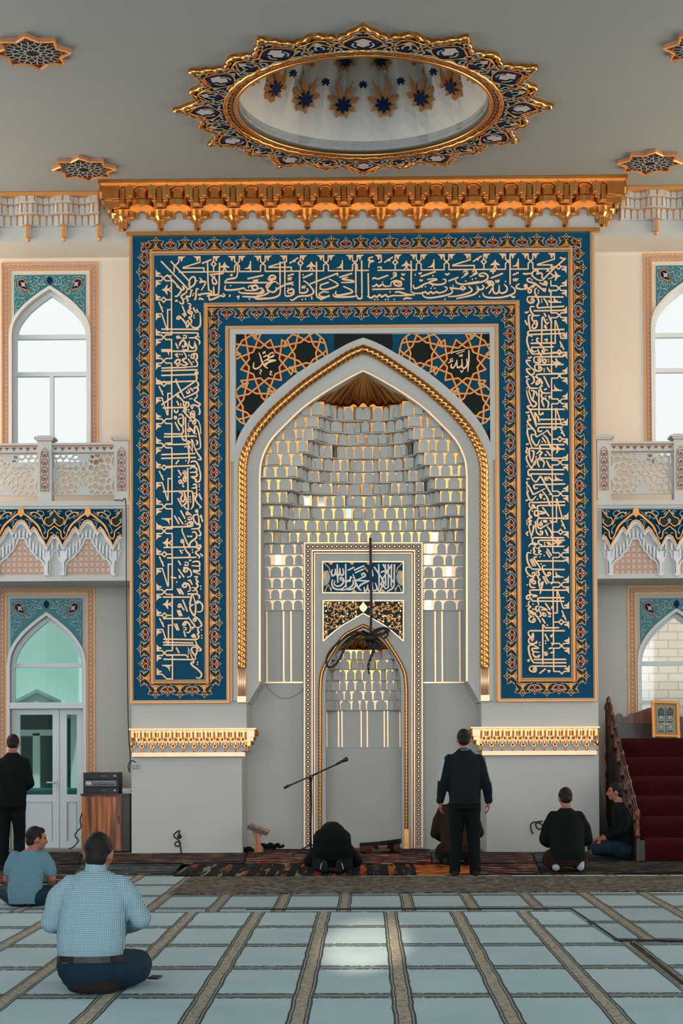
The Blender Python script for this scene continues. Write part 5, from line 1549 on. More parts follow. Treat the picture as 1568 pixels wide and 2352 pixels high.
def balcony(side):
    left = side < 0
    nm = 'left' if left else 'right'
    bal = thing('balcony', 'grey balcony with blue scalloped front %s of the portal, over the %s' % (nm, 'glazed door' if left else 'wooden pulpit'), 'balcony', (side * 6.5, YB, 4.2))
    x0, x1 = (-XS + .01, XL - .02) if left else (XR + .02, XS - .01)
    zb_ = F(140 if left else 1470, 1335 if left else 1329, YB)[1]
    zt_ = F(140 if left else 1470, 1152 if left else 1150, YB)[1]
    mb = MB()
    mb.box(x0, x1, YB, YW - .03, zb_, zt_, 'plaster')
    mb.box(x0, x1, YB - .06, YB, zt_ - .07, zt_, 'plaster')
    mb.box(x0, x1, YB - .03, YB, zt_ - .11, zt_ - .07, 'plaster')
    mb.box(x0, x1, YB - .03, YB, zb_, zb_ + .07, 'plaster')
    mb.build('slab', bal)
    mb = MB()
    if left:
        for c in (50.7 - 152.8, 50.7, 50.7 + 152.8): unit_decor(mb, c, 1)
    else:
        for c in (1458, 1458 + 152.8): unit_decor(mb, c, 1)
    if left:
        e = F(279.5, 1200, YB)[0]
    else:
        e = F(1382, 1200, YB)[0]
    mb.build('scalloped_front', bal, label='blue front with gold scrolls over white stalactite niches')
    # railing
    zz = lambda py: F(180 if left else 1470, py - (0 if left else 3), YB + .05)[1]
    xx = lambda px: F(px, 1080, YB + .05)[0]
    posts = [(88, 120), (263.5, 297)] if left else [(1370, 1401.5), (1546, 1578)]
    panels = [(-55, 88), (120, 263.5)] if left else [(1401.5, 1546)]
    for a, c in posts:
        mb = MB()
        xa_, xb_ = xx(a), xx(c)
        m_ = (xa_ + xb_) / 2
        hw = (xb_ - xa_) / 2
        mb.box(xa_, xb_, YB, YB + .2, zt_, zz(1013), 'plaster')
        mb.box(xa_ - .02, xb_ + .02, YB - .02, YB + .22, zz(1013), zz(1009), 'plaster')
        mb.box(xa_ - .045, xb_ + .045, YB - .045, YB + .245, zz(1009), zz(1004), 'plaster')
        mb.slab([(xa_, YB), (xb_, YB), (xb_, YB + .2), (xa_, YB + .2)], zz(1004), zz(1001), 'plaster')
        mb.box(xa_ - .012, xb_ + .012, YB - .012, YB, zz(1014.5), zz(1012.5), 'rust')
        p_ = mb.build('post', bal)
        mb = MB()
        oc = [(0, 1029), (3.5, 1033), (6.5, 1036), (9, 1041), (8, 1046), (9.5, 1050), (9.5, 1129)]
        sc = (c - a) / 32
        for sg in (-1, 1):
            mb.stroke([(m_ + sg * PX(u) * sc, zz(v)) for u, v in oc], PX(1.2), YB - .008, .008, 'rust')
        mb.stroke([(m_ - PX(9.5) * sc, zz(1129)), (m_ + PX(9.5) * sc, zz(1129))], PX(1.2), YB - .008, .008, 'rust')
        for i in range(5):
            v = 1046 + i * 18
            for sg in (-1, 1):
                st = [(0, v - 8), (5, v - 6), (6.5, v), (4, v + 5), (1, v + 3)]
                mb.stroke([(m_ + sg * PX(u) * sc, zz(w)) for u, w in crom(st, 2)], PX(1.3), YB - .008, .008, 'brown')
            mb.prism([(m_ + PX(3) * math.cos(2 * PI * j / 7), zz(v) + PX(3) * math.sin(2 * PI * j / 7)) for j in range(7)], YB - .01, YB, 'brown')
            mb.prism([(m_ - PX(6), zz(v + 9)), (m_, zz(v + 6)), (m_ + PX(6), zz(v + 9)), (m_, zz(v + 11))], YB - .01, YB, 'rust')
        mb.build('painted_vine', p_, label='brown painted vine ornament')
    for a, c in panels:
        mb = MB()
        xa_, xb_ = xx(a), xx(c)
        mb.box(xa_, xb_, YB + .03, YB + .17, zz(1041), zz(1018), 'plaster')
        mb.box(xa_, xb_, YB + .01, YB + .19, zz(1023), zz(1018), 'plaster')
        mb.box(xa_, xb_, YB + .02, YB + .03, zz(1026), zz(1023.5), 'rust')
        mb.box(xa_, xb_, YB + .02, YB + .03, zz(1041), zz(1039.8), 'rust')
        n = 9
        for i in range(n):
            x = xa_ + (xb_ - xa_) * (i + .5) / n
            s_ = 1 if i % 2 else .75
            mb.prism([(x - PX(7) * s_, zz(1028)), (x + PX(7) * s_, zz(1028)), (x + PX(2), zz(1032)), (x, zz(1037 if i % 2 else 1034)), (x - PX(2), zz(1032))], YB + .022, YB + .03, 'brown')
        pierced(mb, xa_, xb_, zz(1137), zz(1041), YB + .08, YB + .11, 'plaster')
        mb.build('pierced_panel', bal, label='pierced star panel of the railing')
    return bal
balcony(-1); balcony(1)

def side_cornice(side):
    left = side < 0
    sc = thing('side_cornice', 'grey cornice with gilded honeycomb arches at the ceiling, %s of the portal' % ('left' if left else 'right'), 'cornice', (side * 6.5, YB, 9))
    x0, x1 = (-XS, XL - .3) if left else (XR + .3, XS)
    ref = 140 if left else 1500
    zz = lambda py: F(ref, py - (0 if left else 14.5), YB)[1]
    mb = MB()
    zb_ = zz(549)
    mb.box(x0 + (0 if left else -.32), x1 + (.32 if left else 0), YB + .14, YW, zb_, H - .002, 'plaster')
    n = 8
    for i in range(n):          # cove between the soffit and the wall
        a0_, a1_ = PI / 2 * i / n, PI / 2 * (i + 1) / n
        r = .05
        q = lambda a: (YW - r + r * math.sin(a), zb_ - r + r * math.cos(a))
        (ya, za), (yb_, zb2) = q(a0_), q(a1_)
        xa_, xb_ = (x0, XL) if left else (XR, x1)
        mb.add([(xa_, ya, za), (xb_, ya, za), (xb_, yb_, zb2), (xa_, yb_, zb2)], [(0, 1, 2, 3)], 'wall', True)
    mb.box(x0, x1, YB - .06, YW, H - .055, H - .004, 'goldpaint')
    mb.build('cornice_body', sc)
    cells, gild = MB(), MB()
    per = .517
    c0 = F(103.6 if left else 1462 + 4, 450, YB)[0]
    units = [c0 + per * i for i in range(-8, 9)]
    units = [u for u in units if x0 + .2 < u < x1 - .02]
    for u in units:
        h = per / 2
        # three tiers, stepping back downwards
        for (pts, p0, p1, yy) in (
                ([(-h, 0), (-.14, 0), (-.13, .06), (-.05, .11), (.05, .11), (.13, .06), (.14, 0), (h, 0)], 436, 463, YB - .02),
                ([(-h, 0), (-.18, 0), (-.13, .03), (-.05, .10), (.05, .10), (.13, .03), (.18, 0), (h, 0)], 463, 487, YB + .02),
                ([(-h, -.02), (-.20, .0), (-.10, .05), (0, .07), (.10, .05), (.20, .0), (h, -.02)], 487, 513, YB + .06)):
            pl = [(u + a, yy + d) for a, d in pts]
            mr = []
            tier(cells, gild, mr, pl, zz(p1), zz(p0), target=.13, pm=0, gk='goldpaint', cw=.76, ch=.86)
            ledge(cells, pl, YB + .3, zz(p1), .012, out=.014)
        x = u + h
        if x < x1 - .05:
            gild.box(x - .022, x + .022, YB + .02, YB + .1, zz(542), zz(517), 'goldpaint')
            cells.box(x - .04, x + .04, YB + .04, YB + .14, zz(542), zz(513), 'plaster')
            gild.lathe([(.002, -.05), (.03, -.03), (.035, 0), (.02, .03)], (x, YB + .06, zz(544)), 'goldpaint', 10)
            gild.prism([(x - .09, zz(518)), (x, zz(513)), (x + .09, zz(518)), (x + .03, zz(516)), (x - .03, zz(516))], YB + .01, YB + .06, 'goldpaint')
    t = cells.build('honeycomb_tiers', sc)
    gild.build('gilding', t, label='gilded arches and drops')
side_cornice(-1); side_cornice(1)

# ------------------------------------------------------------------ windows and their painted surrounds
M['frame'] = mat('white window frame', rgb(196, 206, 210), .5, var=.02)
def mk_glass(name, tint, refl=.08):
    m = bpy.data.materials.new(name)
    m.use_nodes = True
    nt = m.node_tree
    nt.nodes.clear()
    o = nt.nodes.new('ShaderNodeOutputMaterial')
    t = nt.nodes.new('ShaderNodeBsdfTransparent'); t.inputs[0].default_value = (*tint, 1)
    g = nt.nodes.new('ShaderNodeBsdfGlossy'); g.inputs['Roughness'].default_value = .02
    fr = nt.nodes.new('ShaderNodeFresnel'); fr.inputs[0].default_value = 1.45
    mx = nt.nodes.new('ShaderNodeMixShader')
    nt.links.new(fr.outputs[0], mx.inputs[0]); nt.links.new(t.outputs[0], mx.inputs[1]); nt.links.new(g.outputs[0], mx.inputs[2])
    nt.links.new(mx.outputs[0], o.inputs[0])
    return m
M['glass'] = mk_glass('clear window glass', (.93, .96, .97))
M['tealglass'] = mk_glass('green tinted glass', (.66, .90, .88))
def zoff(o, px, py):
    return F(px, py, YW)[1]
def window_frame(name, o, zbars, mull, glass, zbot, kind='structure', mullx=0.0):
    mb = MB()
    ax, r = o['ax'], o['right']
    Yg = YW + .17
    edge = [(2 * ax - x, z) for x, z in r[::-1]] + r[1:]
    loop = [(edge[0][0], zbot)] + edge + [(edge[-1][0], zbot)]
    inner = [(ax + (x - ax) * .965, z - .03 if z > zbot else z) for x, z in loop]
    mb.stroke(inner, .07, Yg - .04, .08, 'frame')
    for z in zbars:
        mb.box(ax - o['hw'], ax + o['hw'], Yg - .05, Yg + .04, z - .032, z + .032, 'frame')
    if mull:
        mb.box(ax + mullx - .028, ax + mullx + .028, Yg - .045, Yg + .04, zbot, mull, 'frame')
    mb.box(ax - o['hw'], ax + o['hw'], YW - .02, Yg + .04, zbot - .06, zbot + .03, 'frame')
    w = mb.build(name, None, kind)
    g = MB()
    g.prism(loop, Yg + .0, Yg + .008, glass)
    g.build('pane', w)
    return w
window_frame('window_1', OPL[0], [zoff(0, 116, 769), zoff(0, 116, 855)], zoff(0, 116, 855), 'glass', ZSILL)
window_frame('window_2', OPR[0], [zoff(0, 1540, 765), zoff(0, 1540, 846)], zoff(0, 1540, 846), 'glass', ZSILL)
window_frame('window_3', OPR[1], [zoff(0, 1530, 1523), zoff(0, 1530, 1613)], zoff(0, 1530, 1613), 'glass', .95)
zd = zoff(0, 112, 1618)
window_frame('window_4', OPL[1], [zoff(0, 112, 1527), zd], None, 'tealglass', zd)
# double-leaf glazed door under window_4
o = OPL[1]
ax, hw = o['ax'], o['hw'] - .03
YD = YW + .12
dl = MB()
def leaf_mesh(x0, x1, tag_):
    mb = MB()
    st = .10
    zt_, zk = zd - .05, F(112, 1833, YD)[1]
    mb.box(x0, x0 + st, YD, YD + .06, .03, zt_, 'frame'); mb.box(x1 - st, x1, YD, YD + .06, .03, zt_, 'frame')
    mb.box(x0 + st, x1 - st, YD, YD + .06, zt_ - st, zt_, 'frame')
    mb.box(x0 + st, x1 - st, YD, YD + .06, zk - .06, zk + .05, 'frame')
    mb.box(x0 + st, x1 - st, YD, YD + .06, .03, .13, 'frame')
    mb.box(x0 + st, x1 - st, YD + .02, YD + .04, .13, zk - .06, 'frame')
    for xx_ in (x0 + st, x1 - st - .012):
        mb.box(xx_, xx_ + .012, YD - .004, YD + .02, .13, zk - .06, 'scroll')
    return mb, zk, zt_, st
xm_ = F(136, 1800, YD)[0]
for i, (x0, x1) in enumerate(((ax - hw, xm_), (xm_ + .01, ax + hw))):
    mb, zk, zt_, st = leaf_mesh(x0, x1, i)
    d = mb.build('door_%d' % (i + 1), None, 'structure')
    g = MB(); g.box(x0 + st, x1 - st, YD + .028, YD + .034, zk + .05, zt_ - st, 'tealglass'); g.build('pane', d)
    if i == 0:
        h = MB()
        hx, hz = x1 - .05, F(128, 1797, YD)[1]
        h.box(hx - .02, hx + .02, YD - .012, YD, hz - .11, hz + .06, 'frame')
        h.tube([(hx, YD - .01, hz), (hx, YD - .05, hz), (hx - .13, YD - .05, hz)], .011, 'white')
        h.build('handle', d)

def surround(label, o, top, axp, glow, zbot):
    th = thing('window_surround', label, 'window surround', (o['ax'], YW, o['za']))
    ax = o['ax']
    s = 1 / 154.3
    zt0 = F(axp, top, YW)[1]
    X = lambda u: ax + u * s
    Z = lambda v: zt0 - v * s
    def U4(u, v, w, k, th_, mb):
        mb.stroke([(X(-u), zbot), (X(-u), Z(v)), (X(u), Z(v)), (X(u), zbot)], w * s, YW - th_, th_, k)
    mb = MB()
    U4(102, 9.5, 17, 'pink', .006, mb)
    U4(110.5, 1, 2.6, 'goldpaint', .014, mb)
    U4(93.5, 18, 2.6, 'goldpaint', .014, mb)
    bd = mb.build('border', th, label='painted border between two gold lines')
    mb = MB()
    def ring_(x, z):
        r0, r1 = 4.6 * s, 3.2 * s
        n = 10
        vs = []
        for j in range(n):
            a = 2 * PI * j / n
            vs += [(x + r0 * math.cos(a), YW - .009, z + r0 * math.sin(a)), (x + r1 * math.cos(a), YW - .009, z + r1 * math.sin(a))]
        mb.add(vs, [(2 * j, (2 * j + 2) % (2 * n), (2 * j + 3) % (2 * n), 2 * j + 1) for j in range(n)], 'rust')
        mb.prism([(x + 1.5 * s * math.cos(2 * PI * j / 6), z + 1.5 * s * math.sin(2 * PI * j / 6)) for j in range(6)], YW - .01, YW - .006, 'goldpaint')
    for sg in (-1, 1):
        v = 9.5
        while Z(v) > zbot + .05:
            ring_(X(sg * 102), Z(v))
            for e in (-6.5, 6.5):
                mb.stroke([(X(sg * 102 + e), Z(v + 1.5)), (X(sg * 102 + e * .4), Z(v + 5.2)), (X(sg * 102 + e), Z(v + 9))], 1.3 * s, YW - .009, .003, 'rust')
            v += 10.6
    for i in range(1, 19):
        ring_(X(-102 + i * 204 / 19), Z(9.5))
    mb.build('rosettes', bd, label='chain of small rust coloured rosettes')
    # tiled spandrel over the arch
    mb = MB()
    pts = o['right']
    za = o['za']
    sp_top = Z(29)
    half = 83 * s
    for sg in (-1, 1):
        con = []
        for (x, z) in pts:
            u = (x - ax)
            z2 = z + 9 * s
            if u <= half * .985: con.append((ax + sg * u * 1.03, z2))
        con = [c for c in con if abs(c[0] - ax) <= half]
        con[0] = (ax, con[0][1])
        mb.prism([(ax, sp_top), (ax + sg * half, sp_top), (ax + sg * half, con[-1][1] - .1)] + con[::-1], YW - .008, YW, 'teal')
        G = lambda pl: [(X(sg * u), Z(v)) for u, v in pl]
        ys = YW - .014
        for spi in ([(4, 32), (12, 36), (16, 46), (10, 52), (20, 52), (28, 46), (26, 36), (34, 33)], [(36, 40), (28, 44), (28, 54), (38, 56), (44, 48)], [(48, 68), (40, 74), (34, 66), (40, 60), (46, 58)],
                    [(56, 80), (66, 84), (74, 78), (70, 68), (62, 70), (62, 77)], [(80, 38), (72, 34), (60, 33), (52, 38)], [(80, 44), (79, 56), (76, 62)], [(72, 90), (78, 96), (74, 104), (68, 98)], [(80, 100), (78, 112), (80, 120)], [(80, 70), (76, 64), (66, 64)], [(24, 56), (26, 62), (30, 68)]):
            mb.stroke(G(crom(spi, 3)), 1.7 * s, ys, .008, 'scroll')
        rq = random.Random(9)
        for (u, v) in ((8, 42), (18, 40), (22, 48), (36, 48), (30, 62), (46, 74), (50, 44), (56, 74), (68, 74), (78, 84), (66, 92), (60, 88), (80, 108), (76, 112), (78, 32), (46, 34), (38, 66), (72, 58)):
            r_, a0 = rq.uniform(3.2, 5.2), rq.uniform(0, 360)
            spi = [(u + r_ * (1 - .7 * t / 6) * math.cos(R(a0 + 50 * t)), v + r_ * (1 - .7 * t / 6) * math.sin(R(a0 + 50 * t))) for t in range(7)]
            if max(p[0] for p in spi) < 82:
                mb.stroke(G(spi), 1.3 * s, ys - rq.random() * .004, .008, 'scroll')
        for (u, v) in ((14, 52), (31, 55), (42, 73), (64, 83), (73, 103), (44, 44), (24, 36)):
            mb.prism(G([(u - 3, v), (u, v - 2.2), (u + 3, v + .5), (u, v + 2.2)]), ys, YW, 'outline')
            mb.prism(G([(u - 1.2, v + 2), (u + 2, v + 2), (u + 1, v + 4)]), ys - .002, YW, 'red')
        mb.prism(G([(66, 36), (74, 40), (76, 50), (70, 60), (58, 66), (50, 65), (52, 54), (54, 44), (60, 38)]), ys - .002, YW, 'rust')
        mb.prism(G([(64, 40), (72, 43), (73, 52), (66, 59), (52, 63), (53, 56), (58, 44)]), ys - .005, YW, 'navy')
        mb.prism(G([(68, 45), (65, 51), (66, 57), (60, 55), (55, 58), (58, 51), (57, 46), (63, 48)]), ys - .008, YW, 'outline')
        mb.prism(G([(48, 64), (44, 67), (46, 72), (51, 70)]), ys - .004, YW, 'rust')
    mb.prism([(X(u), Z(v)) for u, v in ((0, 33), (6, 39), (6.5, 44), (3, 49), (0, 53), (-3, 49), (-6.5, 44), (-6, 39))], YW - .02, YW, 'navy')
    mb.build('tile_spandrel', th, label='teal spandrel with scrolls and dark blue palmettes')
    mb = MB()
    for sg in (-1, 1):
        con = [(ax + sg * (x - ax) * 1.02, z + 4 * s) for x, z in pts]
        mb.stroke([(ax, za + 5.5 * s)] + con[1:] + [(con[-1][0], zbot)], 7 * s, YW - .02, .02, 'white')
    mb.build('arch_moulding', th, label='white moulding round the arch')
surround('gold lined painted surround of the upper left window', OPL[0], 603, 113, 1, ZSILL)
surround('gold lined painted surround of the glazed door at the lower left', OPL[1], 1346, 107, 1, 0.05)
surround('gold lined painted surround of the upper right window', OPR[0], 581, 1587, 1, ZSILL)
surround('gold lined painted surround of the lower right window behind the pulpit', OPR[1], 1345, 1553, 1, .5)

# ------------------------------------------------------------------ outside
mb = MB(); mb.box(-40, 40, 25.6, 60, -.35, -.05, mat('yard paving', rgb(150, 150, 146), .9)); mb.build('ground', kind='structure')
M['render_'] = mat('pale render', rgb(196, 208, 206), .8, var=.03)
M['darkpane'] = mat('dark window pane', rgb(20, 62, 66), .15, var=0)
hs_ = thing('neighbour_house', 'pale house with a gable and white framed windows seen through the glazed door', 'house', (-5.5, 32, 0))
YH = 31
mb = MB()
a, c = F(-60, 1950, YH), F(330, 1380, YH)
mb.box(a[0] - 2, c[0], YH, YH + 3, -.05, c[1] + 2, 'render_')
mb.build('house_wall', hs_)
mb = MB()
g = [F(35, 1612, YH - .6), F(86, 1587, YH - .6), F(140, 1612, YH - .6)]
mb.prism([(g[0][0], g[0][1]), (g[1][0], g[1][1]), (g[2][0], g[2][1]), (g[2][0] + .3, g[2][1] - .2), (g[0][0] - .3, g[0][1] - .2)], YH - .6, YH, 'plaster')
mb.stroke([g[0], g[1], g[2]], .06, YH - .66, .06, 'scroll')
mb.build('gable', hs_)
for (xa_, xb_, y0_, y1_) in ((48, 122, 1630, 1675), (48, 75, 1693, 1830), (95, 122, 1690, 1830), (152, 162, 1650, 1830)):
    p0, p1 = F(xa_, y1_, YH), F(xb_, y0_, YH)
    mb = MB(); mb.box(p0[0], p1[0], YH - .04, YH, p0[1], p1[1], 'darkpane')
    w = mb.build('window_pane', hs_, label='dark pane')
mb = MB()
for (xa_, xb_, y0_, y1_) in ((40, 125, 1676, 1690), (78, 94, 1684, 1835), (40, 50, 1690, 1835), (165, 190, 1640, 1835)):
    p0, p1 = F(xa_, y1_, YH), F(xb_, y0_, YH)
    mb.box(p0[0], p1[0], YH - .12, YH - .04, p0[1], p1[1], 'white')
mb.build('window_frame', hs_, label='white window frame')
mb = MB()
p0, p1 = F(20, 1818, YH - 2), F(200, 1811, YH - 2)
mb.tube([(p0[0] - 1, YH - 2, p0[1]), (p1[0] + 1, YH - 2, p0[1])], .06, 'teal')
for x in (p0[0], (p0[0] + p1[0]) / 2, p1[0]): mb.tube([(x, YH - 2, -.05), (x, YH - 2, p0[1])], .04, 'teal')
tag(mb.build('handrail'), 'teal metal handrail in the yard outside the glazed door', 'handrail')
def mk_brick():
    m = bpy.data.materials.new('pale brick'); m.use_nodes = True
    nt = m.node_tree
    tc = nt.nodes.new('ShaderNodeTexCoord')
    sx = nt.nodes.new('ShaderNodeSeparateXYZ'); cx_ = nt.nodes.new('ShaderNodeCombineXYZ')
    nt.links.new(tc.outputs['Object'], sx.inputs[0])
    nt.links.new(sx.outputs[0], cx_.inputs[0]); nt.links.new(sx.outputs[2], cx_.inputs[1])
    b_ = nt.nodes.new('ShaderNodeTexBrick')
    b_.inputs['Color1'].default_value = (*rgb(255, 250, 242), 1)
    b_.inputs['Color2'].default_value = (*rgb(250, 240, 228), 1)
    b_.inputs['Mortar'].default_value = (*rgb(226, 208, 192), 1)
    b_.inputs['Scale'].default_value = 1
    b_.inputs['Brick Width'].default_value = .34
    b_.inputs['Row Height'].default_value = .145
    b_.inputs['Mortar Size'].default_value = .012
    nt.links.new(cx_.outputs[0], b_.inputs['Vector'])
    nt.links.new(b_.outputs[0], nt.nodes['Principled BSDF'].inputs['Base Color'])
    return m
mb = MB(); mb.box(3.8, 12, 28.5, 28.8, -.05, 6.6, mk_brick())
tag(mb.build('brick_wall'), 'pale sunlit brick wall outside the lower right window', 'brick wall')
# ------------------------------------------------------------------ ceiling: dome, medallion, stars
med = thing('ceiling_medallion', 'large star-edged blue and gold medallion framing the round dome', 'ceiling medallion', (DCX, DCY, H))
RO = 2.36
def P2(r, a, z=0.0):
    return (DCX + r * math.cos(a), DCY + r * math.sin(a), H - z)
NO = 12 * 24
outl = []
for i in range(NO):
    a = 2 * PI * i / NO
    t = (a / (2 * PI / 12)) % 1.0
    d = min(t, 1 - t)           # 0 at a big tip, .5 at a small tip
    if d < .25:
        r = RO * (1.0 - .125 * (d / .25) ** .8)
    else:
        r = RO * (.875 + .055 * ((d - .25) / .25) ** 1.3)
    r *= 1 + .006 * math.cos(2 * PI * t * 9)
    outl.append((r, a))
RI = DR + .17
mb = MB()
vs = []
for r, a in outl: vs += [P2(RI, a, .05), P2(r, a, .05), P2(r, a, 0)]
mb.add(vs, [(3 * i, 3 * i + 1, 3 * ((i + 1) % NO) + 1, 3 * ((i + 1) % NO)) for i in range(NO)], 'black')
mb.add(vs, [(3 * i + 1, 3 * i + 2, 3 * ((i + 1) % NO) + 2, 3 * ((i + 1) % NO) + 1) for i in range(NO)], 'gold')
mb.build('star_panel', med, label='dark panel with a star-shaped edge')
mb = MB()
# beaded gilded edge
pts = [P2(r * .99, a, .04) for r, a in outl]
pts = resample(pts + [pts[0]], .03)
mb.tube(pts, .030, 'gold', 7, rf=lambda i, a: 1 + .35 * math.sin(i * 2 * PI / 5))
mb.tube([P2(r * .955, a, .055) for r, a in outl[::2]] , .013, 'gold', 5, closed=True)
mb.build('beaded_edge', med, label='beaded gilded edge')
# arabesque relief, one wedge mirrored and repeated
mb = MB()
def cst(pts, w, k, sec, flip, z=.075):
    """stroke in polar wedge coordinates (angle fraction -1..1 of half a sector, radius)"""
    out = []
    for u, r in pts:
        a = sec + (u if not flip else -u) * R(15)
        out.append((a, r))
    L = [P2(r, a, z) for a, r in out]
    n = len(L)
    vs = []
    for i in range(n):
        p, q = Vector(L[max(0, i - 1)]), Vector(L[min(n - 1, i + 1)])
        t = (q - p); t.z = 0
        if t.length < 1e-6: t = Vector((1, 0, 0))
        t.normalize()
        nn = Vector((-t.y, t.x, 0)) * w / 2
        c = Vector(L[i])
        vs += [c + nn, c - nn]
    mb.add(vs, [(2 * i, 2 * i + 1, 2 * i + 3, 2 * i + 2) for i in range(n - 1)], k)
def cpoly(pts, k, sec, flip, z=.07):
    L = []
    for u, r in pts:
        a = sec + (u if not flip else -u) * R(15)
        L.append(P2(r, a, z))
    mb.add(L, [list(range(len(L)))], k)
for k in range(12):
    sec = k * R(30)
    cpoly([(0, 1.80), (.32, 1.88), (.40, 1.98), (.22, 2.08), (0, 2.14), (-.22, 2.08), (-.40, 1.98), (-.32, 1.88)], 'navy', sec, False, .062)
    cpoly([(0, 1.86), (.16, 1.92), (.12, 1.98), (.2, 2.02), (0, 2.09), (-.2, 2.02), (-.12, 1.98), (-.16, 1.92)], 'outline', sec, False, .066)
    cpoly([(1, 1.76), (1.22, 1.82), (1, 1.90), (.78, 1.82)], 'navy', sec, False, .062)
    cpoly([(1, 1.94), (1.12, 1.98), (1, 2.05), (.88, 1.98)], 'outline', sec, False, .066)
    for fl in (False, True):
        for st in ([(0, 1.77), (.3, 1.85), (.45, 1.98), (.25, 2.10), (0, 2.17)], [(1, 1.74), (.78, 1.82), (.72, 1.92), (.85, 2.0), (1, 2.09)], [(.45, 1.98), (.6, 2.02), (.66, 1.94), (.56, 1.88)], [(.1, 2.17), (.25, 2.19), (.32, 2.12)]):
            cst(crom(st, 3), .02, 'goldpaint', sec, fl)
        for st in ([(.15, 1.76), (.3, 1.80), (.45, 1.78)], [(.5, 1.82), (.56, 1.88), (.68, 1.86)], [(.48, 2.04), (.55, 2.10), (.68, 2.06)], [(.78, 2.04), (.7, 1.98), (.78, 1.93)], [(.88, 1.76), (.8, 1.79)], [(.2, 2.22), (.1, 2.25), (.02, 2.22)], [(.38, 1.88), (.48, 1.92), (.44, 1.99)], [(.6, 1.76), (.7, 1.79), (.66, 1.84)], [(.15, 1.86), (.24, 1.92), (.2, 1.99)], [(.92, 1.87), (.9, 1.92), (.96, 1.96)]):
            cst(crom(st, 3), .026, 'scroll', sec, fl, .072)
        for (u, r) in ((.55, 1.80), (.62, 2.0), (.38, 2.12), (.8, 1.88), (.24, 1.80), (.7, 1.72 + .05), (.52, 1.93)):
            cpoly([(u - .05, r), (u, r + .028), (u + .06, r), (u, r - .028)], 'scroll', sec, fl, .073)
mb.build('arabesque', med, label='raised gold and pale blue arabesque')
# rope ring and fretted ring round the opening
mb = MB()
n = 240
mb.tube([P2(RI, 2 * PI * i / n, (.05)) for i in range(n)], .034, 'gold', 8, closed=True, rf=lambda i, a: 1 + .15 * math.cos(2 * a - i * 1.3))
vs = []
for i in range(n):
    a = 2 * PI * i / n
    vs += [P2(RI - .03, a, .045), P2(DR + .05, a, .05)]
mb.add(vs, [(2 * i, 2 * i + 1, (2 * i + 3) % (2 * n), (2 * i + 2) % (2 * n)) for i in range(n)], 'brown')
mb.tube([P2(DR + .045, 2 * PI * i / n, .05) for i in range(n)], .026, 'gold', 8, closed=True)
for i in range(96):
    a = 2 * PI * i / 96
    q = [P2(DR + .085, a, .055), P2(DR + .135, a + .02, .055), P2(DR + .135, a + .036, .055), P2(DR + .085, a + .016, .055)]
    mb.add(q, [(0, 1, 2, 3)], 'goldpaint')
    q = [P2(DR + .10, a + .03, .057), P2(DR + .12, a + .05, .057), P2(DR + .10, a + .06, .057)]
    mb.add(q, [(0, 1, 2)], 'scroll')
mb.build('rope_ring', med, label='twisted gilded ring with a fretted band')

dome = thing('dome', 'white dome with hanging dark blue stars and gold spikes', 'dome', (DCX, DCY, H))
DH = 1.55
mb = MB()
prof = []
NS, NA = 14, 64
def dome_pt(t, a, rr=0.0):
    """t 0 at the rim .. 1 at the crown"""
    r = DR * math.cos(t * PI / 2) ** .75
    z = .12 + DH * math.sin(t * PI / 2)
    return Vector((DCX + (r - rr) * math.cos(a), DCY + (r - rr) * math.sin(a), H + z))
vs = []
for i in range(NS + 1):
    t = i / NS * .995
    for j in range(NA):
        a = 2 * PI * j / NA
        f = .10 * (abs(((j % 4) / 4) - .5) * 2) * math.sin(min(1, t * 4) * PI / 2)
        vs.append(dome_pt(t, a, f * DR))
mb.add(vs, [(i * NA + j, (i + 1) * NA + j, (i + 1) * NA + (j + 1) % NA, i * NA + (j + 1) % NA) for i in range(NS) for j in range(NA)], 'plaster')
mb.lathe([(DR, 0), (DR, .13)], (DCX, DCY, H), 'white', 64, cap=False)
mb.lathe([(DR - .012, .05), (DR - .012, .065)], (DCX, DCY, H), 'scroll', 64, cap=False)
mb.build('dome_shell', dome)
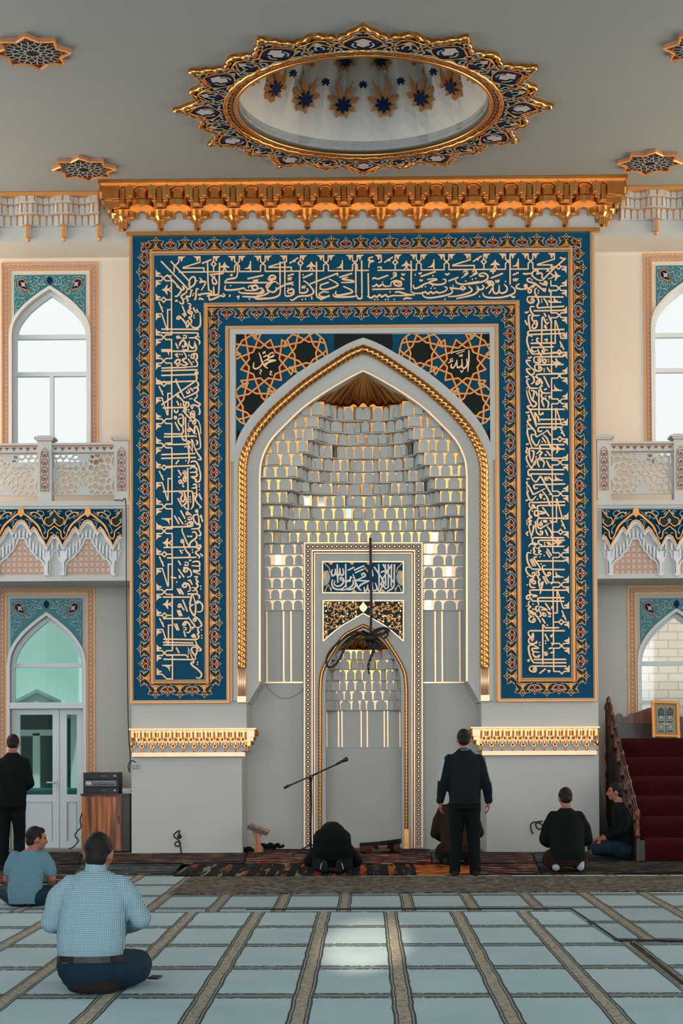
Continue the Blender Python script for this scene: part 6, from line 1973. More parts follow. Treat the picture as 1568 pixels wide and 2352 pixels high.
def hanging_star(t, a, R_, spikes, k='navy'):
    """an eight-pointed star plate proud of the dome with gilded spikes folding away from it"""
    c = dome_pt(t, a, .16)
    up = (dome_pt(min(1, t + .05), a) - dome_pt(t - .05, a)).normalized()
    side = Vector((-math.sin(a), math.cos(a), 0))
    nrm = Vector((math.cos(a), math.sin(a), .0)) * -1
    nrm = (nrm + Vector((0, 0, -1)) * .9).normalized()
    up = (Vector((0, 0, 1)) - nrm * nrm.z).normalized()
    mb = MB()
    n = 8
    ring = []
    for j in range(2 * n):
        q = R_ if j % 2 == 0 else R_ * .62
        b_ = PI * j / n
        ring.append(c + side * q * math.cos(b_) + up * q * math.sin(b_))
    bk = [p - nrm * .03 for p in ring]
    m = len(ring)
    mb.add(ring + bk, [list(range(m)), list(range(2 * m - 1, m - 1, -1))] + [(i, i + m, (i + 1) % m + m, (i + 1) % m) for i in range(m)], k)
    if spikes:
        for j in range(n):
            b_ = 2 * PI * j / n + PI / n
            d = side * math.cos(b_) + up * math.sin(b_)
            e = side * -math.sin(b_) + up * math.cos(b_)
            root = c + d * R_ * .55
            tip = c + d * R_ * 2.9 - nrm * .16
            mid = c + d * R_ * 1.25 - nrm * .0
            mb.add([root, mid + e * R_ * .33 - nrm * .05, tip, mid - e * R_ * .33 - nrm * .05, mid + nrm * .035],
                   [(0, 1, 4), (1, 2, 4), (2, 3, 4), (3, 0, 4)], 'goldpaint')
        for j in range(n):      # plaster folds between the spikes
            b_ = 2 * PI * j / n
            d = side * math.cos(b_) + up * math.sin(b_)
            e = side * -math.sin(b_) + up * math.cos(b_)
            root = c + d * R_ * .9 - nrm * .02
            tip = c + d * R_ * 3.6 - nrm * .2
            mid = c + d * R_ * 1.6 - nrm * .12
            mb.add([root, mid + e * R_ * .6 - nrm * .1, tip, mid - e * R_ * .6 - nrm * .1], [(0, 1, 2), (0, 2, 3)], 'plaster')
    return mb.build('hanging_star', dome, label='dark blue star with gilded spikes' if spikes else 'small dark blue star')
for j in range(16):
    hanging_star(.165, R(22.5) * (j + .5), .112, True)
for j in range(16):
    hanging_star(.275, R(22.5) * j, .06, False)
for j in range(16):
    hanging_star(.40, R(22.5) * (j + .5), .085, True)

# painted star rosettes on the ceiling
def ceiling_star(cx_, cy_, r, label):
    t = thing('ceiling_star', label, 'ceiling star', (cx_, cy_, H), 'star rosettes on the ceiling')
    Q = lambda rr, a, z: (cx_ + rr * math.cos(a), cy_ + rr * math.sin(a), H - z)
    mb = MB()
    rg = [(r if j % 2 == 0 else r * .74, PI * j / 8 + PI / 8 * 0) for j in range(16)]
    fr = [Q(q, a, .04) for q, a in rg]; bk = [Q(q, a, 0) for q, a in rg]
    mb.add(fr + bk, [list(range(15, -1, -1)), *[(i, (i + 1) % 16, (i + 1) % 16 + 16, i + 16) for i in range(16)]], 'rust')
    mb.tube([Q(q * .97, a, .045) for q, a in rg], .018, 'goldpaint', 5, closed=True, smooth=False)
    for j in range(8):
        a = 2 * PI * j / 8
        L = [Q(r * .93, a, .047), Q(r * .76, a + .13, .047), Q(r * .74, a, .047), Q(r * .76, a - .13, .047)]
        mb.add(L, [(0, 1, 2, 3)], 'red')
    p = mb.build('plate', t)
    mb = MB()
    n = 24
    mb.add([Q(r * .70, 2 * PI * j / n, .046) for j in range(n)], [list(range(n - 1, -1, -1))], 'black')
    def seg(r0, a0_, r1, a1_, w=.014):
        p0, p1 = Vector(Q(r0, a0_, .05)), Vector(Q(r1, a1_, .05))
        d = (p1 - p0).normalized(); nn = Vector((-d.y, d.x, 0)) * w / 2
        mb.add([p0 + nn, p0 - nn, p1 - nn, p1 + nn], [(0, 1, 2, 3)], 'outline')
    for j in range(12):
        a = 2 * PI * j / 12; h = PI / 12
        seg(r * .16, a, r * .30, a + h); seg(r * .16, a, r * .30, a - h)
        seg(r * .30, a + h, r * .46, a); seg(r * .30, a - h, r * .46, a)
        seg(r * .46, a, r * .58, a + h); seg(r * .46, a, r * .58, a - h)
        seg(r * .58, a + h, r * .70, a + h); seg(r * .46, a, r * .70, a)
    mb.build('rosette', t, label='pale rosette lines on black')
for px_, py_, lb in ((75, 113, 'rust and black star rosette at the upper left of the ceiling medallion, nearer'), (193, 382, 'rust and black star rosette above the left end of the gilded cornice'),
                     (1492, 368, 'rust and black star rosette above the right end of the gilded cornice'), (1612, 102, 'rust and black star rosette at the right edge beside the medallion')):
    p = UZ(px_, py_, H)
    ceiling_star(p.x, p.y, .445, lb)
# ------------------------------------------------------------------ carpets
def nd(nt, typ, **kw):
    n = nt.nodes.new(typ)
    for k, v in kw.items():
        setattr(n, k, v)
    return n
def math_(nt, op, a, b=None, c=None):
    n = nt.nodes.new('ShaderNodeMath'); n.operation = op
    for i, v in enumerate((a, b, c)):
        if v is None: continue
        if isinstance(v, (int, float)): n.inputs[i].default_value = v
        else: nt.links.new(v, n.inputs[i])
    return n.outputs[0]
def mixc(nt, f, a, b):
    n = nt.nodes.new('ShaderNodeMix'); n.data_type = 'RGBA'
    if isinstance(f, (int, float)): n.inputs[0].default_value = f
    else: nt.links.new(f, n.inputs[0])
    for i, v in ((6, a), (7, b)):
        if isinstance(v, tuple): n.inputs[i].default_value = (*v, 1)
        else: nt.links.new(v, n.inputs[i])
    return n.outputs[2]
CW, CL = .617, 1.27
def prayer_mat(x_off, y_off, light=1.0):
    """rows of prayer places: pale field, patterned strips between columns, thin seams between rows"""
    m = bpy.data.materials.new('prayer carpet'); m.use_nodes = True
    nt = m.node_tree
    bs = nt.nodes['Principled BSDF']
    bs.inputs['Roughness'].default_value = .8
    bs.inputs['Specular IOR Level'].default_value = .12
    bs.inputs['Sheen Weight'].default_value = .0
    tc = nd(nt, 'ShaderNodeTexCoord')
    wob = nd(nt, 'ShaderNodeTexNoise'); wob.inputs['Scale'].default_value = 2.2
    nt.links.new(tc.outputs['Object'], wob.inputs['Vector'])
    sx = nd(nt, 'ShaderNodeSeparateXYZ')
    nt.links.new(tc.outputs['Object'], sx.inputs[0])
    w = math_(nt, 'MULTIPLY', math_(nt, 'SUBTRACT', wob.outputs['Fac'], .5), .028)
    x = math_(nt, 'ADD', math_(nt, 'SUBTRACT', sx.outputs[0], x_off), w)
    y = math_(nt, 'ADD', math_(nt, 'SUBTRACT', sx.outputs[1], y_off), w)
    u = math_(nt, 'ABSOLUTE', math_(nt, 'SUBTRACT', math_(nt, 'FRACT', math_(nt, 'DIVIDE', x, CW)), .5))   # .5 at the strip's middle
    v = math_(nt, 'ABSOLUTE', math_(nt, 'SUBTRACT', math_(nt, 'FRACT', math_(nt, 'DIVIDE', y, CL)), .5))
    du = math_(nt, 'MULTIPLY', math_(nt, 'SUBTRACT', .5, u), CW)      # metres from the strip's middle
    dv = math_(nt, 'MULTIPLY', math_(nt, 'SUBTRACT', .5, v), CL)
    strip = math_(nt, 'LESS_THAN', du, .052)
    l1 = math_(nt, 'LESS_THAN', math_(nt, 'ABSOLUTE', math_(nt, 'SUBTRACT', du, .060)), .007)
    l2 = math_(nt, 'LESS_THAN', math_(nt, 'ABSOLUTE', math_(nt, 'SUBTRACT', du, .040)), .0045)
    seam = math_(nt, 'LESS_THAN', dv, .065)
    seaml = math_(nt, 'LESS_THAN', math_(nt, 'ABSOLUTE', math_(nt, 'SUBTRACT', dv, .085)), .02)
    fine = nd(nt, 'ShaderNodeTexNoise'); fine.inputs['Scale'].default_value = 38; fine.inputs['Detail'].default_value = 6
    nt.links.new(tc.outputs['Object'], fine.inputs['Vector'])
    big = nd(nt, 'ShaderNodeTexNoise'); big.inputs['Scale'].default_value = 1.3; big.inputs['Detail'].default_value = 4
    nt.links.new(tc.outputs['Object'], big.inputs['Vector'])
    pile = nd(nt, 'ShaderNodeTexNoise'); pile.inputs['Scale'].default_value = 260
    nt.links.new(tc.outputs['Object'], pile.inputs['Vector'])
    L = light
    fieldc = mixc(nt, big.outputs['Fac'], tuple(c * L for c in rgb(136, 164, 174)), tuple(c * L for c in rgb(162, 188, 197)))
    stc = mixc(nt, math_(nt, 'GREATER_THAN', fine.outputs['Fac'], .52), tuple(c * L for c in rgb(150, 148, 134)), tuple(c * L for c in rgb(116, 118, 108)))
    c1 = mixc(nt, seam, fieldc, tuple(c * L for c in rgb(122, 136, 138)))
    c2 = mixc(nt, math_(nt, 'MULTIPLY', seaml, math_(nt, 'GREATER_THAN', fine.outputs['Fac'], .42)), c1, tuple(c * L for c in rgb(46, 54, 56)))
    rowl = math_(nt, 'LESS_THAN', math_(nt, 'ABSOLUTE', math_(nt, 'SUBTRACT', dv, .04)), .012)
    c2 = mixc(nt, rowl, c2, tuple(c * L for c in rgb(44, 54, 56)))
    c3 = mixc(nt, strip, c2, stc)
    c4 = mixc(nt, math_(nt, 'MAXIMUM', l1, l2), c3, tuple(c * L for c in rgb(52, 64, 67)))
    nt.links.new(c4, bs.inputs['Base Color'])
    bp = nd(nt, 'ShaderNodeBump'); bp.inputs['Strength'].default_value = .35; bp.inputs['Distance'].default_value = .01
    hh = math_(nt, 'ADD', math_(nt, 'MULTIPLY', pile.outputs['Fac'], .4), big.outputs['Fac'])
    nt.links.new(hh, bp.inputs['Height'])
    nt.links.new(bp.outputs['Normal'], bs.inputs['Normal'])
    return m
def FL(px, py, z=0.0):
    p = UZ(px, py, z)
    return (p.x, p.y)
M['mat1'] = prayer_mat(FL(905, 2165)[0] - .0, FL(905, 2131)[1])
M['hem'] = mat('dark carpet hem', rgb(34, 38, 36), .9)
def carpet(name, poly, z0, z1, k, label, cat, group=None, hem=None):
    mb = MB(); mb.slab(poly, z0, z1, k)
    if hem:
        for a, c in hem:
            mb.tube([(*FL(*a), z1 + .004), (*FL((a[0] + c[0]) / 2, (a[1] + c[1]) / 2), z1 + .008), (*FL(*c), z1 + .004)], .0085, 'hem', 6)
    o = mb.build(name)
    return tag(o, label, cat, group)
E1, E2, E3 = FL(1312, 2094), FL(1417, 2165), FL(1445, 2167)
S2 = FL(1568, 2266)
kx = (S2[0] - E3[0]) / (S2[1] - E3[1])
xs = E3[0] + kx * (-3.9 - E3[1])
yBk = FL(1000, 1975)[1]
yR = FL(1800, 2171)[1]
carpet('prayer_carpet', [(-9.9, -3.9), (xs, -3.9), (E3[0] - .01, E3[1] - .02), (E2[0] - .02, E2[1] - .02), (E1[0] - .02, E1[1] - .02), (-9.9, E1[1] - .02)], 0.0, .012, 'mat1', 'pale grey prayer carpet with patterned column strips filling the foreground', 'prayer carpet')
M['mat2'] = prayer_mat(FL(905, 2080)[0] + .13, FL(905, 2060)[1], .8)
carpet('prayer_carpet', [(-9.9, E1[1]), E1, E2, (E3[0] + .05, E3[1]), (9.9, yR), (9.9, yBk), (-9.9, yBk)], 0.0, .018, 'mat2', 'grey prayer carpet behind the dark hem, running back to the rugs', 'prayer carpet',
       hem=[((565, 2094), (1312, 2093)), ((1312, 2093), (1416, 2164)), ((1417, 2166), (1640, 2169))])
carpet('prayer_carpet', [(xs + .02, -3.9), (9.9, -3.9), (9.9, yR - .03), (E3[0] + .03, E3[1] - .03)], 0.0, .015, 'mat1', 'grey prayer carpet at the right corner of the foreground beside the slanting seam', 'prayer carpet', hem=[((1447, 2170), (1568, 2266))])

def rug_mat(name, pal, sc, stripes=0.0, dark=1.0):
    m = bpy.data.materials.new(name); m.use_nodes = True
    nt = m.node_tree
    bs = nt.nodes['Principled BSDF']; bs.inputs['Roughness'].default_value = .95; bs.inputs['Specular IOR Level'].default_value = .1
    tc = nd(nt, 'ShaderNodeTexCoord')
    mp = nd(nt, 'ShaderNodeMapping'); mp.inputs['Scale'].default_value = sc
    nt.links.new(tc.outputs['Object'], mp.inputs['Vector'])
    v = nd(nt, 'ShaderNodeTexVoronoi'); v.feature = 'F1'; v.distance = 'MANHATTAN'
    v.inputs['Scale'].default_value = 1.0; v.inputs['Randomness'].default_value = .85
    nt.links.new(mp.outputs[0], v.inputs['Vector'])
    sr = nd(nt, 'ShaderNodeSeparateColor'); nt.links.new(v.outputs['Color'], sr.inputs[0])
    cr = nd(nt, 'ShaderNodeValToRGB')
    cr.color_ramp.interpolation = 'CONSTANT'
    while len(cr.color_ramp.elements) < len(pal): cr.color_ramp.elements.new(.5)
    for i, c in enumerate(pal):
        cr.color_ramp.elements[i].position = i / len(pal)
        cr.color_ramp.elements[i].color = (*[q * dark for q in rgb(*c)], 1)
    nt.links.new(sr.outputs[0], cr.inputs[0])
    col_ = cr.outputs[0]
    if stripes:
        sx = nd(nt, 'ShaderNodeSeparateXYZ'); nt.links.new(tc.outputs['Object'], sx.inputs[0])
        f = math_(nt, 'FRACT', math_(nt, 'MULTIPLY', sx.outputs[0], stripes))
        col_ = mixc(nt, math_(nt, 'LESS_THAN', f, .45), col_, tuple(q * dark for q in rgb(16, 26, 30)))
    nt.links.new(col_, bs.inputs['Base Color'])
    return m
M['runner'] = rug_mat('mottled grey runner', [(108, 104, 94), (44, 48, 48), (122, 116, 104), (62, 66, 64), (88, 84, 76)], (16, 34, 1), 0, .8)
M['rug_red'] = rug_mat('red patterned rug', [(120, 30, 26), (20, 26, 28), (30, 64, 70), (58, 20, 20), (150, 128, 110), (18, 30, 36), (20, 26, 28)], (6, 26, 1), 0, .95)
M['rug_red2'] = rug_mat('red blue rug', [(98, 26, 24), (18, 26, 30), (24, 56, 64), (40, 20, 22), (120, 104, 88), (16, 28, 34)], (3, 30, 1), 0, .9)
M['rug_stripe2'] = rug_mat('orange striped rug', [(150, 84, 36), (24, 28, 30), (120, 36, 26), (24, 50, 62), (30, 30, 30)], (18, 1.4, 1), 5.5, .8)
M['rug_blue'] = rug_mat('blue patterned rug', [(24, 66, 78), (34, 52, 66), (18, 28, 34), (120, 100, 78), (30, 44, 52), (26, 74, 86)], (5, 26, 1), 0, 1)
M['rug_stripe'] = rug_mat('striped rug', [(120, 70, 36), (30, 34, 34), (124, 120, 110), (28, 30, 30), (24, 50, 62), (30, 26, 22)], (20, 1.6, 1), 4.2, .8)
M['rug_orange'] = rug_mat('orange rug', [(168, 84, 30), (130, 44, 24), (60, 24, 18), (176, 110, 52)], (6, 12, 1), 0, .8)
M['rug_dark'] = rug_mat('dark rug', [(26, 30, 30), (40, 40, 38), (70, 66, 58), (22, 26, 30)], (5, 14, 1), 0, .8)
def quad(name, px, z, k, label, grp=None, th=.012):
    rr = [FL(*p) for p in px]
    # subdivide the outline a little and ripple it
    out = []
    for i in range(4):
        a, c = rr[i], rr[(i + 1) % 4]
        n = 6
        for j in range(n):
            t = j / n
            out.append((a[0] + (c[0] - a[0]) * t + random.uniform(-.012, .012), a[1] + (c[1] - a[1]) * t + random.uniform(-.02, .02)))
    mb = MB(); mb.slab(out, z, z + th, k)
    return tag(mb.build(name), label, 'rug', grp)
quad('runner_rug', [(385, 2059), (1700, 2052), (1700, 2018), (440, 2019)], .020, 'runner', 'long mottled grey runner laid across the prayer carpet')
mb = MB(); mb.slab([FL(-80, 2013), FL(1660, 2013), FL(1660, 1957), FL(-80, 1966)], .0185, .0195, 'rug_dark'); tag(mb.build('rug_underlay'), 'dark underlay beneath the patterned rugs in front of the mihrab', 'underlay')
RG = 'patterned rugs in front of the mihrab'
quad('patterned_rug', [(398, 2017), (690, 2016), (684, 1991), (415, 1991)], .020, 'rug_stripe', 'dark rug with white and orange stripes at the left of the bowing man', RG)
quad('patterned_rug', [(692, 2016), (955, 2014), (945, 1991), (687, 1991)], .020, 'rug_stripe2', 'orange striped rug under the bowing man', RG)
quad('patterned_rug', [(958, 2014), (1080, 2013), (1076, 1991), (950, 1991)], .020, 'rug_orange', 'orange brown rug at the feet of the standing man in the track jacket', RG)
quad('patterned_rug', [(1083, 2013), (1240, 2012), (1230, 1989), (1079, 1991)], .020, 'rug_red', 'red rug with white bars right of the standing man', RG)
quad('patterned_rug', [(1243, 2012), (1640, 2010), (1640, 1979), (1234, 1987)], .020, 'rug_dark', 'dark rug with pale diamonds in front of the pulpit', RG)
quad('patterned_rug', [(170, 2012), (395, 2012), (440, 1990), (190, 1990)], .020, 'rug_blue', 'dark teal rug behind the man in the checked shirt', RG)
quad('patterned_rug', [(185, 1988), (558, 1988), (565, 1963), (190, 1966)], .020, 'rug_red2', 'dark red and blue rug along the left pier', RG)
quad('patterned_rug', [(562, 1989), (990, 1988), (985, 1955), (575, 1955)], .020, 'rug_red', 'red and blue patterned rug before the small mihrab', RG)
quad('patterned_rug', [(994, 1988), (1226, 1987), (1222, 1962), (990, 1962)], .020, 'rug_red2', 'red blue rug between the standing man and the kneeling man', RG)
quad('patterned_rug', [(1230, 1985), (1440, 1977), (1430, 1958), (1226, 1962)], .020, 'rug_blue', 'blue rug under the legs of the man beside the pulpit', RG)
quad('patterned_rug', [(-60, 1990), (182, 1990), (186, 1962), (-40, 1962)], .020, 'rug_dark', 'dark olive rug in front of the glazed door', RG)
quad('patterned_rug', [(-60, 2034), (140, 2034), (150, 2014), (-40, 2014)], .020, 'rug_red', 'dark red rug under the man in the blue polo shirt', RG)
# ------------------------------------------------------------------ furniture and small things
def mk_wood(name, c0, c1, sc=14, rough=.35):
    m = bpy.data.materials.new(name); m.use_nodes = True
    nt = m.node_tree
    bs = nt.nodes['Principled BSDF']; bs.inputs['Roughness'].default_value = rough
    tc = nd(nt, 'ShaderNodeTexCoord')
    mp = nd(nt, 'ShaderNodeMapping'); mp.inputs['Scale'].default_value = (sc, sc, .6)
    nt.links.new(tc.outputs['Object'], mp.inputs['Vector'])
    n = nd(nt, 'ShaderNodeTexNoise'); n.inputs['Scale'].default_value = 1.6; n.inputs['Detail'].default_value = 6
    nt.links.new(mp.outputs[0], n.inputs['Vector'])
    cr = nd(nt, 'ShaderNodeValToRGB')
    cr.color_ramp.elements[0].position = .38; cr.color_ramp.elements[0].color = (*c0, 1)
    cr.color_ramp.elements[1].position = .62; cr.color_ramp.elements[1].color = (*c1, 1)
    nt.links.new(n.outputs['Fac'], cr.inputs[0])
    nt.links.new(cr.outputs[0], bs.inputs['Base Color'])
    return m
M['orangewood'] = mk_wood('striped orange wood veneer', rgb(88, 46, 20), rgb(196, 112, 44))
M['darkwood'] = mk_wood('dark wood', rgb(26, 18, 14), rgb(52, 32, 22), 10)
M['redwood'] = mk_wood('red brown carved wood', rgb(44, 20, 12), rgb(104, 50, 26), 10)
M['device'] = mat('black device casing', rgb(22, 28, 32), .5, var=.03)
M['panelgrey'] = mat('grey device panel', rgb(96, 106, 112), .4, var=.02)
M['plastic'] = mat('white plastic', rgb(190, 192, 190), .4, var=0)
def at(px, py, Y):
    p = U(px, py, Y); return Vector((p.x, p.y, p.z))

# cabinet between the glazed door and the portal
YC0, YC1 = 23.72, 24.22
x0, x1 = F(187, 1900, YC0)[0], F(279, 1900, YC0)[0]
zt_ = F(230, 1823, YC0)[1]
t = thing('cabinet', 'orange striped wooden cabinet under the amplifiers by the glazed door', 'cabinet', ((x0 + x1) / 2, 24, 0))
mb = MB(); mb.box(x0, x1, YC0 + .02, YC1, .02, zt_ - .03, 'orangewood'); mb.build('body', t)
mb = MB(); mb.box(x0 - .01, x1 + .12, YC0 - .01, YC1, zt_ - .03, zt_, 'darkwood'); mb.build('top_board', t)
mb = MB(); mb.box(x0 + .01, x1 - .01, YC0, YC0 + .02, .05, zt_ - .05, 'orangewood'); d = mb.build('door', t)
mb = MB(); mb.box(x1 - .05, x1 - .03, YC0 - .015, YC0, .42, .54, 'darkwood'); mb.build('handle', d)
mb = MB(); mb.box(x1 + .0, x1 + .11, YC0 + .06, YC1, .02, zt_ - .03, 'darkwood'); mb.build('shadow_gap_block', t, label='dark open side compartment')  # dark block put where there is only the gap's shadow
# the stacked devices
def device(name, y0, y1, label, cat, kn, xa=191, xb=272):
    p0, p1 = F(xa, y1, YC0 + .03), F(xb, y0, YC0 + .03)
    th = thing(name, label, cat, ((p0[0] + p1[0]) / 2, YC0 + .2, p0[1]))
    mb = MB(); mb.box(p0[0], p1[0], YC0 + .04, YC0 + .40, p0[1], p1[1] - .003, 'device'); mb.build('casing', th)
    w, h = p1[0] - p0[0], p1[1] - p0[1]
    mb = MB()
    if kn:
        mb.box(p0[0] + .03, p1[0] - .03, YC0 + .032, YC0 + .04, p0[1] + .012, p1[1] - .016, 'panelgrey')
    else:
        mb.box(p0[0] + .015, p1[0] - .015, YC0 + .032, YC0 + .04, p0[1] + .012, p1[1] - .014, 'blackmetal')
    f = mb.build('front_panel', th)
    if kn:
        mb = MB(); mb.box(p0[0] + .04, p0[0] + .12, YC0 + .026, YC0 + .032, p0[1] + .035, p1[1] - .03, 'plastic'); mb.build('display', f)
        for r_ in range(2):
            for i in range(7):
                mb = MB()
                c = (p0[0] + .17 + i * .045, YC0 + .024, p0[1] + .036 + r_ * .038)
                mb.tube([(c[0], c[1] + .01, c[2]), (c[0], c[1] - .008, c[2])], .009, 'plastic' if r_ else 'blackmetal', 8)
                mb.build('knob', f)
    else:
        mb = MB(); mb.box(p1[0] - .07, p1[0] - .04, YC0 + .026, YC0 + .032, p0[1] + h * .4, p0[1] + h * .6, 'plastic'); mb.build('switch', f)
        mb = MB(); mb.box(p0[0] + w * .5, p0[0] + w * .66, YC0 + .028, YC0 + .032, p0[1] + h * .42, p0[1] + h * .54, 'panelgrey'); mb.build('printed_strip', f)
device('amplifier', 1808, 1823, 'flat black amplifier at the bottom of the stack on the wooden cabinet', 'amplifier', False)
device('audio_mixer', 1790, 1808, 'grey fronted mixing console with knobs in the middle of the stack on the cabinet', 'mixer', True)
device('amplifier', 1774, 1790, 'flat black amplifier on top of the stack on the wooden cabinet', 'amplifier', False)
for i, (c, w, lb) in enumerate(((rgb(60, 62, 62), .15, 'grey book at the bottom of the pile beside the amplifiers'), (rgb(190, 196, 196), .13, 'white book in the middle of the pile beside the amplifiers'), (rgb(150, 74, 28), .14, 'orange brown book on top of the pile beside the amplifiers'))):
    M['bk%d' % i] = mat('book cover %d' % i, c, .6, var=0)
    xx_ = x1 + .005
    bt = thing('book', lb, 'book', (xx_ + w / 2, YC0 + .2, zt_ + .028 * i), 'books on the cabinet')
    mb = MB(); mb.box(xx_ + .004, xx_ + w - .004, YC0 + .034, YC0 + .236, zt_ + .028 * i + .004, zt_ + .028 * i + .023, 'plastic'); mb.build('pages', bt)
    mb = MB(); mb.box(xx_, xx_ + w, YC0 + .03, YC0 + .24, zt_ + .028 * i, zt_ + .028 * i + .004, 'bk%d' % i); mb.box(xx_, xx_ + w, YC0 + .03, YC0 + .24, zt_ + .028 * i + .023, zt_ + .028 * i + .027, 'bk%d' % i); mb.box(xx_ , xx_ + .004, YC0 + .03, YC0 + .24, zt_ + .028 * i, zt_ + .028 * i + .027, 'bk%d' % i); mb.build('cover', bt)

# cables and sockets
def cable(name, pts, r, label, cat='cable', k='cable', n=5):
    mb = MB(); mb.tube(crom(pts, n), r, k, 6)
    return tag(mb.build(name), label, cat)
P = lambda L, Y: [tuple(at(x, y, Y)) for x, y in L]
cable('wall_cable', P([(262, 1149), (280, 1150), (289, 1160), (290, 1330), (292, 1500), (294, 1640), (296, 1700), (299, 1740), (297, 1775)], 23.12 - .0), .008, 'thin dark cable hanging down the left edge of the portal')
def socket(px, py, label, r=.055):
    c = at(px, py, D0)
    th = thing('wall_socket', label, 'socket', (c.x, D0, c.z))
    mb = MB(); mb.tube([(c.x, D0 - .001, c.z), (c.x, D0 - .025, c.z)], [r, r * .92], 'plastic', 20); b_ = mb.build('cover', th)
    mb = MB()
    for dx in (-.016, .016): mb.tube([(c.x + dx, D0 - .02, c.z), (c.x + dx, D0 - .027, c.z)], .009, 'cable', 8)
    mb.build('hole', th)
socket(311, 1758, 'round white wall socket high on the left pier')
cable('plug_cord', P([(298, 1772), (294, 1762), (297, 1752), (305, 1747), (311, 1752)], D0 - .03), .007, 'black cord looping beside the high socket on the left pier')
c = at(412, 1921, D0)
th = thing('wall_plug', 'black plug in the left pier near the floor', 'plug', (c.x, D0, c.z))
mb = MB(); mb.tube([(c.x, D0, c.z), (c.x, D0 - .05, c.z)], [.034, .026], 'cable', 12); mb.build('plug_body', th)
mb = MB(); mb.tube(crom(P([(410, 1916), (412, 1908), (404, 1912), (399, 1920), (410, 1930), (414, 1938), (408, 1944), (402, 1941), (403, 1935), (411, 1934), (414, 1944), (416, 1960)], D0 - .04), 4), .010, 'cable', 6); mb.build('cord', th)
cable('looped_cable', P([(1224, 1916), (1219, 1904), (1219, 1893), (1228, 1888), (1240, 1891), (1246, 1899), (1238, 1905), (1230, 1896), (1234, 1888), (1246, 1886)], D0 - .04), .010, 'black cable loop against the right pier behind the kneeling man')
cable('picture_cord', P([(610, 1567), (618, 1582), (632, 1596), (652, 1604), (672, 1600), (690, 1589), (698, 1580)], YN - .02), .005, 'thin grey cord sagging on the niche wall left of the small mihrab', k='scroll')

cable('floor_cable', [tuple(at(x, y, 23.68)) for x, y in ((188, 1868), (184, 1884), (186, 1900), (178, 1908), (172, 1920), (180, 1930), (170, 1944), (158, 1950))], .009, 'black cable tangle between the glazed door and the wooden cabinet')
# black cable bundle hanging in front of the small mihrab
YH_ = YM - .22
hk = thing('hanging_cable', 'black cable hanging from a hook with a tangled bundle over the small mihrab', 'cable', tuple(at(850, 1236, YH_)))
mb = MB()
q = at(851, 1240, YH_)
mb.tube([(q.x, YM - .0, q.z + .02), (q.x, YH_ - .01, q.z + .02), (q.x, YH_ - .01, q.z - .02)], .012, 'blackmetal', 6); mb.build('hook', hk)
mb = MB(); mb.tube(crom(P([(850, 1236), (851, 1290), (852, 1360), (852, 1420), (850, 1462)], YH_), 4), .018, 'cable', 8); mb.build('drop_cable', hk)
mb = MB()
for L, r, dy in (([(852, 1462), (870, 1458), (888, 1452), (893, 1446), (880, 1442), (864, 1446), (850, 1456)], .016, 0), ([(850, 1466), (866, 1462), (886, 1450), (880, 1444), (862, 1452), (852, 1464)], .016, -.04),
                 ([(846, 1462), (830, 1456), (815, 1452), (808, 1456), (812, 1466), (826, 1470), (846, 1466)], .016, 0), ([(846, 1460), (822, 1452), (806, 1456), (788, 1468), (768, 1484), (754, 1502), (749, 1520), (754, 1532), (766, 1530), (778, 1516), (790, 1494), (800, 1474), (812, 1462)], .016, -.03),
                 ([(846, 1470), (842, 1480), (850, 1488), (862, 1488), (870, 1486), (862, 1478), (852, 1474)], .016, 0), ([(856, 1470), (872, 1480), (878, 1488), (866, 1490), (854, 1486)], .014, -.03),
                 ([(888, 1448), (891, 1456), (886, 1464), (880, 1466)], .012, 0), ([(842, 1470), (846, 1484), (856, 1480), (858, 1466), (846, 1462)], .018, .03)):
    mb.tube(crom(P(L, YH_ + dy), 4), r, 'cable', 7)
mb.build('tangled_loop', hk)
mb = MB()
c = at(850, 1465, YH_)
for i in range(4):
    mb.tube([(c.x - .06 + .03 * i, YH_ - .03, c.z + .05), (c.x - .05 + .03 * i, YH_ - .05, c.z), (c.x - .05 + .035 * i, YH_ - .03, c.z - .06)], .028, 'cable', 7)
mb.build('wrapped_knot', hk)
mb = MB(); tw = crom(P([(858, 1482), (857, 1496), (853, 1506), (849, 1518), (845, 1530), (847, 1542), (847, 1548)], YH_), 8)
mb.tube(tw, [.022 - .012 * i / len(tw) for i in range(len(tw))], 'cable', 7, rf=lambda i, a: 1 + .4 * math.sin(2 * a + i * .9)); mb.build('twisted_tail', hk)

# microphone on a boom stand
YMi = 22.6
mic = thing('microphone_stand', 'black microphone on a boom stand left of the small mihrab', 'microphone stand', (*FL(713, 1968)[:2], .03))
bx_ = at(713, 1790, YMi)
mb = MB(); mb.tube([(bx_.x, YMi, .045), (bx_.x, YMi, bx_.z)], .014, 'blackmetal', 8); mb.build('pole', mic)
for a in (90, 210, 330):
    mb = MB(); mb.tube([(bx_.x, YMi, .18), (bx_.x + .3 * math.cos(R(a)), YMi + .3 * math.sin(R(a)), .05)], .011, 'blackmetal', 6); mb.build('leg', mic)
mb = MB(); mb.tube(P([(654, 1809), (790, 1748)], YMi), .011, 'blackmetal', 8)
mb.build('boom', mic)
mb = MB(); mb.tube(P([(652, 1810), (664, 1804)], YMi), .019, 'blackmetal', 10); mb.build('counterweight', mic)
mb = MB(); mb.tube(P([(716, 1786), (708, 1785)], YMi), .026, 'blackmetal', 8); mb.build('clamp', mic)
mb = MB(); mb.tube(P([(772, 1755), (791, 1746)], YMi - .01), [.015, .021], 'blackmetal', 10); h_ = mb.build('microphone', mic)
